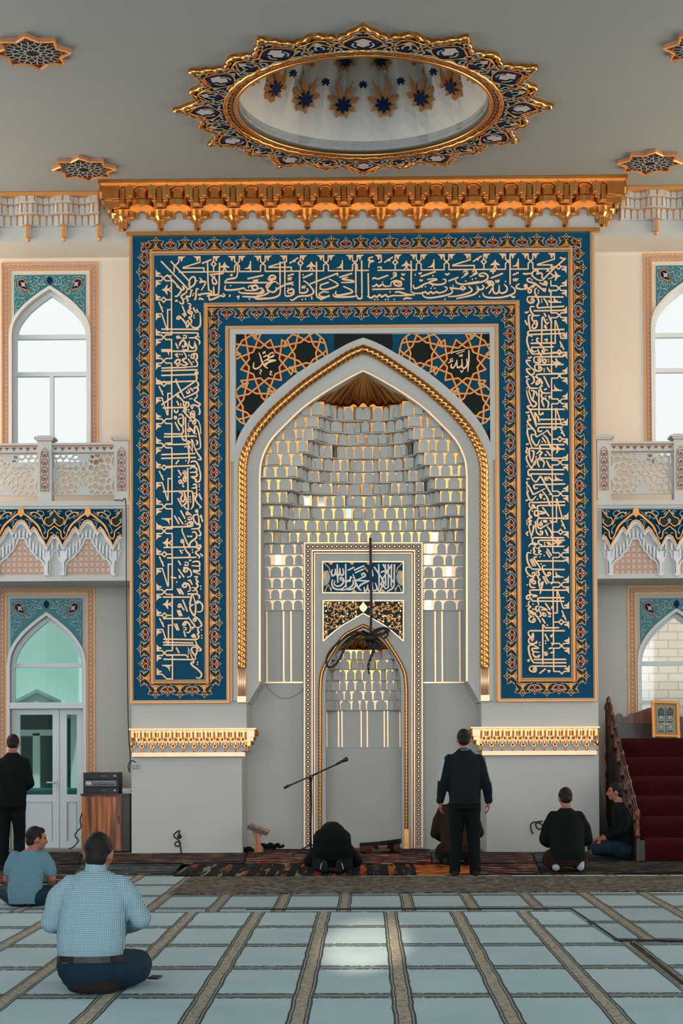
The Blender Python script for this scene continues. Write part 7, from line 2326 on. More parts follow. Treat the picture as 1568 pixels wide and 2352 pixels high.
mb = MB(); mb.tube(P([(789, 1747), (792, 1745.5), (797, 1743), (799, 1742)], YMi - .01), [.022, .03, .03, .018], 'device', 12); mb.build('grille', h_)
mb = MB(); mb.tube(crom(P([(776, 1756), (750, 1766), (728, 1778), (716, 1790), (716, 1850), (713, 1940)], YMi - .015), 4), .006, 'cable', 6); mb.build('cord', mic)

# wooden reading stand
YL_ = 22.95
rs = thing('reading_stand', 'small orange wooden book stand at the foot of the left pier', 'book stand', (*FL(592, 1956)[:2], 0.03))
def pr(mb, pts, y0, y1, k):
    mb.prism([F(x, y, YL_) for x, y in pts], y0, y1, k)
mb = MB(); pr(mb, [(569, 1895), (573, 1893), (618, 1909), (613, 1919), (569, 1903)], YL_ - .13, YL_ + .13, 'darkwood'); mb.build('book_rest', rs)
mb = MB(); pr(mb, [(572, 1894), (574, 1891.5), (619, 1907.5), (617, 1910)], YL_ - .14, YL_ + .14, 'orangewood'); mb.build('rest_edge', rs)
mb = MB(); pr(mb, [(581, 1907), (600, 1913), (600, 1920), (596, 1928), (597, 1938), (604, 1948), (604, 1957), (584, 1957), (585, 1945), (586, 1930), (582, 1918)], YL_ - .05, YL_ + .05, 'orangewood'); mb.build('leg', rs)
# rolled rug in the small mihrab's foot
YR_ = 22.95
M['rollrug'] = rug_mat('rolled rug', [(120, 96, 76), (28, 30, 30), (90, 60, 44), (60, 56, 50)], (10, 30, 10), 0, .7)
a, c = at(826, 1944, YR_), at(918, 1934, YR_)
rr = thing('rolled_rug', 'rolled up patterned rug with a dark edge lying before the small mihrab', 'rolled rug', ((a.x + c.x) / 2, YR_, .034))
mb = MB(); mb.tube(crom([(a.x, YR_, .095), (a.x + .2, YR_ - .01, .1), (c.x - .2, YR_, .105), (c.x, YR_ + .01, .11)], 5), .075, 'rollrug', 14); mb.build('roll', rr)
mb = MB(); mb.tube(crom([(a.x, YR_ - .04, .15), (a.x + .25, YR_ - .04, .165), (c.x - .1, YR_ - .03, .19), (c.x + .02, YR_ - .02, .205)], 5), .032, 'rug_dark', 8); mb.build('dark_edge', rr)
# crumpled dark cloths along the pier foot
for i, (px_, py_, w) in enumerate(((470, 1961, .16), (552, 1958, .20), (620, 1950, .20), (1060, 1952, .22))):
    c = FL(px_, py_ + 2)
    mb = MB()
    n = 14
    pts = [(c[0] + w * (j / n - .5) * 2, c[1] + .02 * math.sin(j * 2.1), .055 + .02 * math.sin(j * 1.7 + i)) for j in range(n + 1)]
    mb.tube(pts, [.02 + .025 * math.sin(PI * j / n) for j in range(n + 1)], 'rug_dark', 8)
    tag(mb.build('crumpled_cloth'), ['small dark crumpled cloth against the middle of the left pier', 'dark crumpled cloth by the inner corner of the left pier', 'dark crumpled cloth behind the wooden book stand', 'dark crumpled cloth behind the standing man'][i], 'cloth')
# phone on the carpet
c = FL(355, 2250)
ph = thing('mobile_phone', 'black mobile phone lying on the carpet by the man in the checked shirt', 'phone', (c[0], c[1], .012))
mb = MB(); mb.slab([(c[0] - .04, c[1] - .06), (c[0] + .03, c[1] - .075), (c[0] + .045, c[1] + .06), (c[0] - .025, c[1] + .075)], .0125, .0215, 'device'); mb.build('phone_body', ph)
M['screen'] = mat('dark phone screen', rgb(14, 20, 26), .5, var=0, spec=.1)
mb = MB(); mb.slab([(c[0] - .035, c[1] - .054), (c[0] + .025, c[1] - .067), (c[0] + .04, c[1] + .054), (c[0] - .02, c[1] + .067)], .0215, .0222, 'screen'); mb.build('screen', ph)
# board leaning on the portal's right flank
a = at(1372, 1768, 23.6); c = at(1371, 1960, 23.6); e = at(1402, 1955, 23.6)
mb = MB(); mb.prism([(XR + .005, a.z), (XR + .05, a.z - .05), (e.x, .02), (e.x - .22, .02), (XR + .005, .45)], 23.5, 23.54, 'darkwood')
tag(mb.build('leaning_board'), 'dark board leaning against the right side of the portal', 'board')

# ---- wooden pulpit with red carpeted steps
M['redcarpet'] = mat('dark red stair carpet', rgb(52, 8, 13), .9, var=.25, scale=5, bump=.3, bscale=120, spec=.1)
mx0 = F(1469, 1980, 21.4)[0]
mx1 = mx0 + 1.25
ys0, nst, tread = 21.35, 6, .42
zrise = .262
pul = thing('minbar', 'carved dark wooden pulpit with red carpeted steps at the right', 'pulpit', ((mx0 + mx1) / 2, 22.6, 0))
mb = MB()
for i in range(nst):
    mb.box(mx0, mx1, ys0 + i * tread, ys0 + nst * tread, .035 + i * zrise, .035 + (i + 1) * zrise, 'darkwood')
mb.build('steps', pul)
mb = MB()
for i in range(nst):
    y, z = ys0 + i * tread, .035 + i * zrise
    n = 14
    row = []
    for j in range(n + 1):
        x = mx0 + .06 + (mx1 - mx0 - .12) * j / n
        w1, w2 = .016 * math.sin(j * 1.9 + i), .012 * math.sin(j * 2.7 + 2 * i)
        row.append([(x, y - .012, z + .0), (x, y - .03 + w1, z + zrise * .35), (x, y - .035 + w2, z + zrise * .75), (x, y - .02, z + zrise + .012), (x, y + tread * .5, z + zrise + .014 + .4 * abs(w1)), (x, y + tread - .01, z + zrise + .012)])
    vs = [p for r_ in row for p in r_]
    mb.add(vs, [(j * 6 + q, (j + 1) * 6 + q, (j + 1) * 6 + q + 1, j * 6 + q + 1) for j in range(n) for q in range(5)], 'redcarpet', True)
mb.build('stair_carpet', pul, label='crumpled dark red stair carpet')
for sx_, xx_ in ((-1, mx0 - .03), (1, mx1 + .03)):
    mb = MB()
    ytop = ys0 + nst * tread
    zt2 = .035 + nst * zrise
    poly = [(ys0 - .02, .02), (ys0 - .02, .32), (ytop, zt2 + .25), (ytop, .02)]
    vs = [(xx_ - .025, y, z) for y, z in poly] + [(xx_ + .025, y, z) for y, z in poly]
    mb.add(vs, [(0, 1, 2, 3), (7, 6, 5, 4), (0, 4, 5, 1), (1, 5, 6, 2), (2, 6, 7, 3), (3, 7, 4, 0)], 'darkwood')
    mb.build('side_panel', pul)
    for i in range(9):          # turned uprights of the stair rail
        tt = i / 8
        y = ys0 + .02 + (ytop - ys0 - .05) * tt
        z0_ = .33 + (zt2 + .25 - .33) * tt
        mb = MB()
        mb.lathe([(.034, 0), (.034, .05), (.02, .07), (.036, .12), (.02, .17), (.03, .2), (.018, .23), (.034, .27), (.034, .34), (.02, .36), (.012, .38)], (xx_, y, z0_), 'redwood', 10)
        mb.build('baluster', pul)
    mb = MB()
    mb.tube([(xx_, ys0, .33 + .31), (xx_, ytop, zt2 + .25 + .31)], .024, 'darkwood', 8)
    mb.build('hand_rail', pul)
    mb = MB()
    hz = F(1430, 1612, ytop)[1]
    mb.lathe([(.05, 0), (.05, 1.0), (.035, 1.03), (.06, 1.1), (.03, 1.2), (.06, 1.35), (.04, 1.45), (.05, 1.6), (.05, hz - .12), (.065, hz - .1), (.05, hz - .03), (.02, hz)], (xx_ - (.0 if sx_ < 0 else 0), ytop - .02, 0), 'redwood', 12)
    mb.build('tall_post', pul)
mb = MB()
ytop = ys0 + nst * tread
zc1 = F(1470, 1662, ytop)[1]
mb.box(mx0, mx1, ytop - .02, ytop + .04, .035 + nst * zrise, zc1, 'darkwood')
mb.build('back_panel', pul)
mb = MB()
cr_ = [(0, 0), (0, .08), (.05, .13), (.11, .20), (.15, .19), (.19, .12), (.24, .14), (.30, .20), (.38, .22), (.46, .26), (.54, .30), (.62, .32)]
L_ = [(mx0 + u * (mx1 - mx0) / 1.24, zc1 + v * .75) for u, v in cr_]
Rr_ = [(mx1 - u * (mx1 - mx0) / 1.24, zc1 + v * .75) for u, v in cr_[::-1]]
mb.prism(L_ + Rr_[1:], ytop - .03, ytop + .03, 'redwood')
mb.build('carved_crest', pul)
mb = MB()
for i in range(6):
    c = (mx0 + .18 + .0 * i, zc1 - .18 - .09 * (i % 3))
    mb.stroke([(c[0] + .1 * (i // 3), c[1]), (c[0] + .06 + .1 * (i // 3), c[1] + .03), (c[0] + .03 + .1 * (i // 3), c[1] - .03)], .014, ytop - .03, .012, 'redwood')
mb.build('carved_scroll', pul)
# framed picture standing at the top of the steps
YPi = 22.9
fp = thing('framed_picture', 'gilt framed picture of a carved double door propped on the pulpit', 'picture', tuple(at(1527, 1694, YPi)))
Q = lambda pts: [F(x, y, YPi) for x, y in pts]
c4 = [(1495, 1610), (1557, 1611.5), (1560, 1694.5), (1498, 1692.5)]
zlow = .035 + 5 * zrise
mb = MB()
loop_moulding([F(x, y, YPi) for x, y in ((1498, 1613), (1554.5, 1614.5), (1557, 1691), (1500.5, 1689.5))], .05, YPi - .02, 'goldpaint', 'round', mb)
mb.prism(Q(c4), YPi - .018, YPi + .03, 'darkwood')
mb.build('frame', fp)
M['picpaper'] = mat('grey green picture', rgb(126, 132, 120), .5, var=.12, scale=30)
M['picdark'] = mat('dark picture ink', rgb(52, 58, 52), .6, var=0)
M['picgold'] = mat('picture ochre', rgb(150, 116, 66), .5, var=.1, scale=30)
mb = MB(); mb.prism(Q([(1501, 1617), (1551, 1618), (1554, 1687), (1504, 1686)]), YPi - .022, YPi - .018, 'picgold'); mb.build('mount', fp)
mb = MB(); mb.prism(Q([(1506, 1623), (1546, 1624), (1548, 1684), (1508, 1683)]), YPi - .025, YPi - .02, 'picpaper')
for x in (1517, 1537.5):
    mb.prism(Q([(x - 7.5, 1644), (x - 7, 1630), (x, 1624.5), (x + 7, 1630), (x + 7.5, 1644)]), YPi - .027, YPi - .02, 'picdark')
    for v in (1631, 1635, 1639):
        mb.stroke(Q([(x - 5, v), (x + 5, v)]), PX(.9), YPi - .029, .004, 'picpaper')
    for v in (1648, 1670):
        for rr_, kk, dd in ((5, 'picdark', .029), (3.8, 'plastic', .031), (1.6, 'picdark', .033)):
            mb.prism([F(x + rr_ * math.cos(2 * PI * j / 14), v + rr_ * math.sin(2 * PI * j / 14), YPi) for j in range(14)], YPi - dd, YPi - .02, kk)
    mb.stroke(Q([(x - 6, 1658), (x + 6, 1658)]), PX(3), YPi - .028, .004, 'picdark')
    mb.stroke(Q([(x - 6, 1680), (x + 6, 1680)]), PX(3), YPi - .028, .004, 'picdark')
mb.stroke(Q([(1527.5, 1624), (1528.5, 1684)]), PX(1.2), YPi - .028, .004, 'picdark')
mb.stroke(Q([(1521, 1663.5), (1535, 1664)]), PX(2), YPi - .034, .012, 'goldpaint')
mb.build('picture', fp)
# ------------------------------------------------------------------ people
M['skin'] = mat('skin', rgb(150, 96, 78), .55, var=.06, scale=12, spec=.3)
M['hair'] = mat('dark hair', rgb(22, 20, 20), .6, var=.1, scale=60, bump=.4, bscale=180, spec=.2)
M['eye'] = mat('dark eye', rgb(16, 14, 14), .2, var=0)
M['navycloth'] = mat('black navy cloth', rgb(16, 24, 28), .85, var=.15, scale=8, spec=.15)
M['blackcloth'] = mat('black cloth', rgb(14, 20, 22), .9, var=.15, scale=8, spec=.1)
M['browncloth'] = mat('dark brown cloth', rgb(38, 28, 22), .9, var=.3, scale=9, spec=.1)
M['denim'] = mat('dark denim', rgb(20, 42, 56), .85, var=.2, scale=10, spec=.15)
M['polo'] = mat('blue grey polo cloth', rgb(92, 126, 140), .9, var=.08, scale=30, spec=.1)
M['sock'] = mat('pale grey sock', rgb(150, 156, 160), .9, var=.06)
M['darksock'] = mat('dark sock', rgb(16, 18, 20), .95, var=.1)
M['tealtrim'] = mat('teal collar trim', rgb(30, 130, 140), .7, var=0)
M['greytrim'] = mat('pale grey sleeve stripe', rgb(150, 168, 180), .7, var=0)
M['belt'] = mat('black leather belt', rgb(14, 14, 14), .4, var=0)
def mk_check():
    m = bpy.data.materials.new('small checked shirt cloth'); m.use_nodes = True
    nt = m.node_tree
    bs = nt.nodes['Principled BSDF']; bs.inputs['Roughness'].default_value = .85; bs.inputs['Specular IOR Level'].default_value = .15
    tc = nd(nt, 'ShaderNodeTexCoord'); sx = nd(nt, 'ShaderNodeSeparateXYZ'); nt.links.new(tc.outputs['Object'], sx.inputs[0])
    f = [math_(nt, 'LESS_THAN', math_(nt, 'FRACT', math_(nt, 'MULTIPLY', sx.outputs[i], 88)), .38) for i in (0, 2)]
    s_ = math_(nt, 'MULTIPLY', math_(nt, 'ADD', f[0], f[1]), .5)
    nt.links.new(mixc(nt, s_, rgb(150, 178, 188), rgb(62, 96, 112)), bs.inputs['Base Color'])
    return m
M['check'] = mk_check()
def ell(mb, c, r, rot=None, n=14, m=10):
    vs, fs = [], []
    for i in range(m + 1):
        th = PI * i / m
        for j in range(n):
            a = 2 * PI * j / n
            v = Vector((r[0] * math.sin(th) * math.cos(a), r[1] * math.sin(th) * math.sin(a), r[2] * math.cos(th)))
            if rot is not None: v = rot @ v
            vs.append(v + Vector(c))
    for i in range(m):
        for j in range(n):
            fs.append((i * n + j, (i + 1) * n + j, (i + 1) * n + (j + 1) % n, i * n + (j + 1) % n))
    mb.add(vs, fs, 'skin')
def limb(mb, pts, rs, fl=1.0):
    """tapered limb through joints with round ends"""
    P_ = [Vector(p) for p in pts]
    dense, rr = [], []
    for i in range(len(P_) - 1):
        for j in range(6):
            t = j / 6
            dense.append(P_[i].lerp(P_[i + 1], t)); rr.append(rs[i] + (rs[i + 1] - rs[i]) * t)
    dense.append(P_[-1]); rr.append(rs[-1])
    mb.tube(dense, rr, 'skin', 12)
    for p, r in zip(P_, rs):
        ell(mb, p, (r, r, r), n=12, m=8)
def torso(mb, secs, fl=.62):
    """secs: (x, y, z, half width, half depth)"""
    n = 20
    vs = []
    for (x, y, z, a, b_) in secs:
        for j in range(n):
            t = 2 * PI * j / n
            c, s = math.cos(t), math.sin(t)
            vs.append((x + a * math.copysign(abs(c) ** .8, c), y + b_ * math.copysign(abs(s) ** .8, s), z))
    k = len(secs)
    fs = [(i * n + j, i * n + (j + 1) % n, (i + 1) * n + (j + 1) % n, (i + 1) * n + j) for i in range(k - 1) for j in range(n)]
    fs += [list(range(n - 1, -1, -1)), list(range((k - 1) * n, k * n))]
    mb.add(vs, fs, 'skin')
wr_tex = bpy.data.textures.new('cloth_folds', 'CLOUDS'); wr_tex.noise_scale = .11; wr_tex.noise_depth = 2
def skinmesh(mb, name, parent, k, voxel, smooth=6, folds=0.0, M4=None, label=None, cut=None):
    """fuse the pieces into one continuous skin"""
    vs = [M4 @ Vector(v) for v in mb.v] if M4 is not None else mb.v
    me = bpy.data.meshes.new('tmp'); me.from_pydata([tuple(v) for v in vs], [], mb.f)
    o = bpy.data.objects.new('tmp', me); col.objects.link(o)
    r = o.modifiers.new('r', 'REMESH'); r.mode = 'VOXEL'; r.voxel_size = voxel
    s = o.modifiers.new('s', 'SMOOTH'); s.iterations = smooth; s.factor = .5
    if folds:
        d = o.modifiers.new('d', 'DISPLACE'); d.texture = wr_tex; d.strength = folds; d.mid_level = .5; d.texture_coords = 'GLOBAL'
    dg = bpy.context.evaluated_depsgraph_get()
    me2 = bpy.data.meshes.new_from_object(o.evaluated_get(dg), depsgraph=dg)
    bpy.data.objects.remove(o); bpy.data.meshes.remove(me)
    me2.name = name
    me2.materials.clear(); me2.materials.append(M[k])
    for p in me2.polygons: p.use_smooth = True; p.material_index = 0
    o = bpy.data.objects.new(name, me2); col.objects.link(o)
    if parent:
        o.parent = parent
        o.matrix_parent_inverse = parent.matrix_basis.inverted()
    if label: o['label'] = label
    return o
def head(body, hair, neck, c, yaw=0.0, pitch=0.0, s=1.0, long_=1.0, bald=0.0):
    """adds skull, face, ears to body and a hair cap to hair; c centre of the skull; yaw 0 looks to +Y"""
    rt = Matrix.Rotation(yaw, 3, 'Z') @ Matrix.Rotation(pitch, 3, 'X')
    C_ = Vector(c)
    L = lambda x, y, z: C_ + rt @ (Vector((x, y, z)) * s)
    limb(body, [neck, tuple(L(0, -.02, -.09))], [.056 * s, .054 * s])
    ell(body, L(0, -.005, .015), (.074 * s, .094 * s, .098 * s), rt)
    ell(body, L(0, .022, -.05), (.058 * s, .070 * s, .066 * s), rt)
    ell(body, L(0, .055, -.085), (.034 * s, .034 * s, .026 * s), rt)      # chin
    limb(body, [L(0, .088, .012), L(0, .108, -.032)], [.010 * s, .016 * s])   # nose
    for sx_ in (-1, 1):
        limb(body, [L(sx_ * .012, .086, .026), L(sx_ * .046, .072, .024)], [.012 * s, .010 * s])   # brow
        ell(body, L(sx_ * .040, .060, -.03), (.026 * s, .026 * s, .024 * s), rt)                  # cheek
        ell(body, L(sx_ * .079, -.005, -.012), (.010 * s, .020 * s, .034 * s), rt @ Matrix.Rotation(-.25, 3, 'X'))  # ear
    limb(body, [L(-.022, .082, -.062), L(0, .088, -.060), L(.022, .082, -.062)], [.007 * s, .010 * s, .007 * s])  # lips
    ell(hair, L(0, -.020, .035), (.081 * s, .090 * s, .090 * s), rt)
    ell(hair, L(0, -.052, -.025), (.066 * s, .052 * s, .060 * s * long_), rt)
    ell(hair, L(0, .035, .075), (.060 * s, .050 * s, .036 * s), rt)
    for sx_ in (-1, 1):
        ell(hair, L(sx_ * .066, -.005, .025), (.016 * s, .048 * s, .045 * s), rt)
    return [tuple(L(sx_ * .031, .077, .008)) for sx_ in (-1, 1)]
def hand(mb, wrist, d, pn, side, curl=.5, s=1.0):
    """palm and five fingers; d direction from wrist to fingers, pn palm normal, side +1 when the thumb is on d x pn"""
    d = Vector(d).normalized(); pn = Vector(pn); pn = (pn - d * pn.dot(d)).normalized()
    t = d.cross(pn) * side
    W_ = Vector(wrist)
    for u in (-.026, -.009, .009, .026):
        limb(mb, [W_ + t * u * .7, W_ + d * .075 * s + t * u * s], [.016 * s, .013 * s])
    for i, (u, l) in enumerate(((.030, .072), (.010, .082), (-.010, .076), (-.029, .060))):
        p = W_ + d * .082 * s + t * u * s
        pts = [p]
        dd = d.copy()
        for q in (.42, .33, .25):
            ang = curl * (0.55 + .1 * i)
            dd = (dd * math.cos(ang) + pn * math.sin(ang)).normalized()
            p = p + dd * l * q * s
            pts.append(p)
        limb(mb, pts, [.0098 * s, .0092 * s, .0085 * s, .0075 * s])
    p = W_ + d * .022 * s + t * .030 * s
    limb(mb, [p, p + (d * .6 + t * .6 + pn * .25).normalized() * .045 * s, p + (d * .85 + t * .45 + pn * .5).normalized() * .078 * s], [.014 * s, .011 * s, .009 * s])
def eyes(pts, M4, parent):
    for p in pts:
        mb = MB(); ell(mb, M4 @ Vector(p), (.011, .011, .010), n=10, m=8)
        mb.m = [mb.mi('eye')] * len(mb.f)
        mb.mats = [M['eye']]; mb.m = [0] * len(mb.f); mb.s = [True] * len(mb.f)
        mb.build('eye', parent)
def place(px, py, s=1.0, rz=0.0, z=0.0):
    p = UZ(px, py, z)
    return Matrix.Translation((p.x, p.y, z)) @ Matrix.Rotation(rz, 4, 'Z') @ Matrix.Scale(s, 4), (p.x, p.y, z)
def shell(parent, name, bm, k, M4, voxel=.014, folds=.012, smooth=5, label=None):
    return skinmesh(bm, name, parent, k, voxel, smooth, folds, M4, label)

def feet_(p, nm, K, k, M4, v, f, sm_):
    for mb in K.values():
        if mb.v: shell(p, nm, mb, k, M4, v, f, sm_)

# --- the man in the checked shirt, kneeling in the foreground
M4, loc = place(212, 2276, 1.0, 0, .014)
p = thing('person', 'person in a pale checked shirt, belt and jeans kneeling in the foreground', 'person', loc)
B, Hr, S, T, K = MB(), MB(), MB(), MB(), {-1: MB(), 1: MB()}
ey = head(B, Hr, (0.0, .12, .70), (.012, .185, .872), -.12, -.14, 1.14, 1.1)
torso(B, [(0, .02, .16, .19, .13), (0, .05, .40, .18, .12), (0, .10, .66, .17, .09), (0, .12, .74, .07, .06)])
el = [(-.285, .08, .43), (.30, .10, .45)]
for sx_, e in ((-1, el[0]), (1, el[1])):
    w = (sx_ * .16, .36, .36)
    limb(B, [(sx_ * .19, .10, .665), e, w], [.05, .042, .030])
    hand(B, w, (-sx_ * .3, 1, -.25), (-.2 * sx_, 0, -1), sx_, .35)
    limb(S, [(sx_ * .155, .10, .672), (sx_ * .228, .09, .59), e, (sx_ * .20, .28, .38)], [.070, .080, .066, .050])
    limb(B, [(sx_ * .11, .02, .17), (sx_ * .2, .42, .10), (sx_ * .1, .05, .05)], [.08, .06, .045])
torso(S, [(-.01, .01, .19, .205, .160), (-.01, .01, .28, .222, .172), (-.01, .035, .40, .222, .168), (0, .07, .53, .222, .155), (0, .095, .64, .212, .130), (0, .110, .70, .190, .108), (0, .120, .735, .140, .088), (0, .127, .762, .082, .070)])
for sx_ in (-1, 1):
    limb(T, [(sx_ * .11, .0, .16), (sx_ * (.25 if sx_ > 0 else .15), .30, .13), (sx_ * (.24 if sx_ > 0 else .2), .46, .10)], [.125, .10, .075])
    limb(T, [(sx_ * (.24 if sx_ > 0 else .2), .46, .085), (sx_ * .16, .1, .07), (sx_ * .10, -.06, .055)], [.07, .06, .045])
limb(T, [(.14, .02, .13), (.235, .10, .13), (.255, .26, .10)], [.13, .11, .09])
torso(T, [(-.0, .0, .05, .17, .13), (0, -.0, .12, .205, .15), (0, .0, .20, .205, .155), (-.005, .005, .245, .195, .150)])
limb(K[1], [(-.11, -.06, .05), (-.03, -.10, .045), (.10, -.10, .045), (.15, -.05, .045)], [.048, .055, .055, .045])
skinmesh(B, 'body', p, 'skin', .010, 4, 0, M4)
shell(p, 'hair', Hr, 'hair', M4, .010, .004, 3)
sh = shell(p, 'shirt', S, 'check', M4, .010, .020, 3)
cb = MB()
limb(cb, [(0, .127, .755), (0, .145, .785)], [.074, .071])
skinmesh(cb, 'collar', sh, 'check', .008, 2, 0, M4)
bl = MB()
torso(bl, [(-.005, .003,   .200, .222, .173), (-.005, .003, .240, .216, .170)])
bl.v = [M4 @ Vector(v) for v in bl.v]; bl.mats = [M['belt']]; bl.m = [0] * len(bl.f)
shell(p, 'trousers', T, 'denim', M4, .012, .012, 4)
bl.build('belt', p)
feet_(p, 'sock', K, 'darksock', M4, .010, .004, 3)
eyes(ey, M4, p)

# --- the man in the blue polo shirt, sitting at the left edge
M4, loc = place(60, 2082, 1.0, 0, .014)
p = thing('person', 'person in a blue grey polo shirt sitting at the left edge', 'person', loc)
B, Hr, S, T = MB(), MB(), MB(), MB()
ey = head(B, Hr, (.03, .06, .53), (.075, .12, .655), -1.15, -.05, 1.0, 1.0)
torso(B, [(0, .02, .1, .15, .10), (0, .04, .3, .15, .10), (0.02, .06, .46, .14, .08), (.03, .06, .53, .06, .055)])
for sx_ in (-1, 1):
    e = (.03 + sx_ * .215, .06, .27) if sx_ > 0 else (-.21, .1, .26)
    w = (sx_ * .17 + .02, .26, .13)
    limb(B, [(.02 + sx_ * .155, .05, .46), e, w], [.046, .040, .029])
    hand(B, w, (-sx_ * .4, 1, -.2), (-.2 * sx_, 0, -1), sx_, .4)
    limb(S, [(.02 + sx_ * .14, .05, .475), (.025 + sx_ * .185, .055, .40), (.027 + sx_ * .203, .06, .33)], [.066, .064, .060])
    limb(T, [(sx_ * .1, .0, .10), (sx_ * .26, .26, .12), (-sx_ * .05, .36, .07)], [.105, .085, .06])
    limb(B, [(-sx_ * .05, .36, .07), (-sx_ * .16, .30, .05)], [.045, .03])
torso(S, [(-.02, .0, .03, .15, .12), (-.015, -.0, .10, .175, .13), (-.01, .01, .22, .172, .125), (.01, .03, .36, .178, .11), (.02, .05, .45, .172, .09), (.03, .06, .505, .12, .075), (.03, .06, .545, .068, .062)])
skinmesh(B, 'body', p, 'skin', .009, 4, 0, M4)
shell(p, 'hair', Hr, 'hair', M4, .009, .004, 3)
shell(p, 'polo_shirt', S, 'polo', M4, .010, .016, 3)
shell(p, 'trousers', T, 'denim', M4, .012, .01, 4)
eyes(ey, M4, p)

def standing(px, py, label, cloth, trous, s, lean, jacket_z, arms, rz=0.0, extra=None, feet=.11, vox=.009, hyaw=0.0, hpitch=-.1):
    M4, loc = place(px, py, s, rz, .02)
    p = thing('person', label, 'person', loc)
    B, Hr, S, T, K = MB(), MB(), MB(), MB(), {-1: MB(), 1: MB()}
    ey = head(B, Hr, (0, lean, 1.47), (0, lean + .035, 1.605), hyaw, hpitch, 1.0, 1.0)
    torso(B, [(0, 0, .85, .15, .10), (0, .0, 1.05, .14, .09), (0, lean * .6, 1.30, .17, .10), (0, lean, 1.42, .13, .07), (0, lean, 1.48, .055, .05)])
    for sx_ in (-1, 1):
        sh_, e, w, hd = arms(sx_)
        limb(B, [sh_, e, w], [.045, .038, .027])
        hand(B, w, hd, (-sx_, .1, 0), 1 if sx_ > 0 else -1, .55)
        limb(S, [(sh_[0] * .93, sh_[1], sh_[2] - .02), e, (Vector(e).lerp(Vector(w), .93))], [.066, .062, .050])
        limb(B, [(sx_ * .09, 0, .86), (sx_ * .10, .02, .47), (sx_ * feet, -.02, .08)], [.08, .055, .04])
        limb(T, [(sx_ * .085, 0, .88), (sx_ * .10, .02, .48), (sx_ * feet, -.02, .07)], [.105, .078, .066])
        limb(K[sx_], [(sx_ * feet, -.05, .04), (sx_ * (feet + .03), .16, .035)], [.045, .036])
    torso(T, [(0, 0, .78, .17, .13), (0, 0, .90, .175, .135), (0, 0, 1.0, .165, .12)])
    torso(S, [(0, .0, jacket_z, .185, .145), (0, .0, jacket_z + .12, .19, .145), (0, lean * .3, 1.08, .19, .14), (0, lean * .6, 1.25, .205, .135), (0, lean * .9, 1.36, .205, .115), (0, lean, 1.41, .165, .095), (0, lean, 1.455, .105, .078), (0, lean, 1.495, .068, .064)])
    skinmesh(B, 'body', p, 'skin', vox, 3, 0, M4)
    shell(p, 'hair', Hr, 'hair', M4, .009, .004, 3)
    j = shell(p, 'jacket', S, cloth, M4, .012, .016, 4)
    shell(p, 'trousers', T, trous, M4, .013, .012, 4)
    feet_(p, 'shoe', K, 'darksock', M4, .010, .0, 4)
    if extra: extra(p, j, M4, lean)
    eyes(ey, M4, p)
    return p
def armsA(sx_):
    return ((sx_ * .185, .03, 1.385), (sx_ * .255, .0, 1.10), (sx_ * .285, .06, .87), (sx_ * .02, .15, -1))
def track(p, j, M4, lean):
    mb = MB()
    n = 16
    pts = [M4 @ Vector((.073 * math.cos(PI + PI * t / n), lean + .072 * math.sin(PI + PI * t / n), 1.478)) for t in range(n + 1)]
    mb.tube(pts, .009, 'tealtrim', 6); mb.build('collar_trim', j)
    for sx_ in (-1, 1):
        sh_, e, w, hd = armsA(sx_)
        sh_, e, w = Vector(sh_), Vector(e), Vector(w)
        mb = MB()
        off = Vector((sx_ * .052, -.042, .0))
        a_, b_ = ((.06, .95) if sx_ < 0 else (.45, 1.0))
        pts, rr = [], []
        for t in range(9):
            q = a_ + (b_ - a_) * t / 8
            pts.append(M4 @ (sh_.lerp(e, q) + off * (1.06 - .18 * q))); rr.append(.015 if sx_ < 0 else .009)
        mb.tube(pts, rr, 'greytrim', 8)
        mb.build('sleeve_stripe', j, label='pale grey sleeve stripe')
standing(1068, 2012, 'person in a black track jacket with pale sleeve stripes standing before the right pier', 'navycloth', 'blackcloth', 1.0, .05, .84, armsA, 0.0, track, feet=.12, vox=.007, hyaw=-.08)
def armsB(sx_):
    return ((sx_ * .18, .04, 1.38), (sx_ * .225, .06, 1.10), (sx_ * .10, .27, 1.02), (-sx_ * .9, .5, .0))
standing(26, 1998, 'person in dark jacket and trousers standing at the left edge before the glazed door', 'blackcloth', 'blackcloth', .98, .07, .80, armsB, 0.0, None, feet=.10, hyaw=.1, hpitch=-.3)

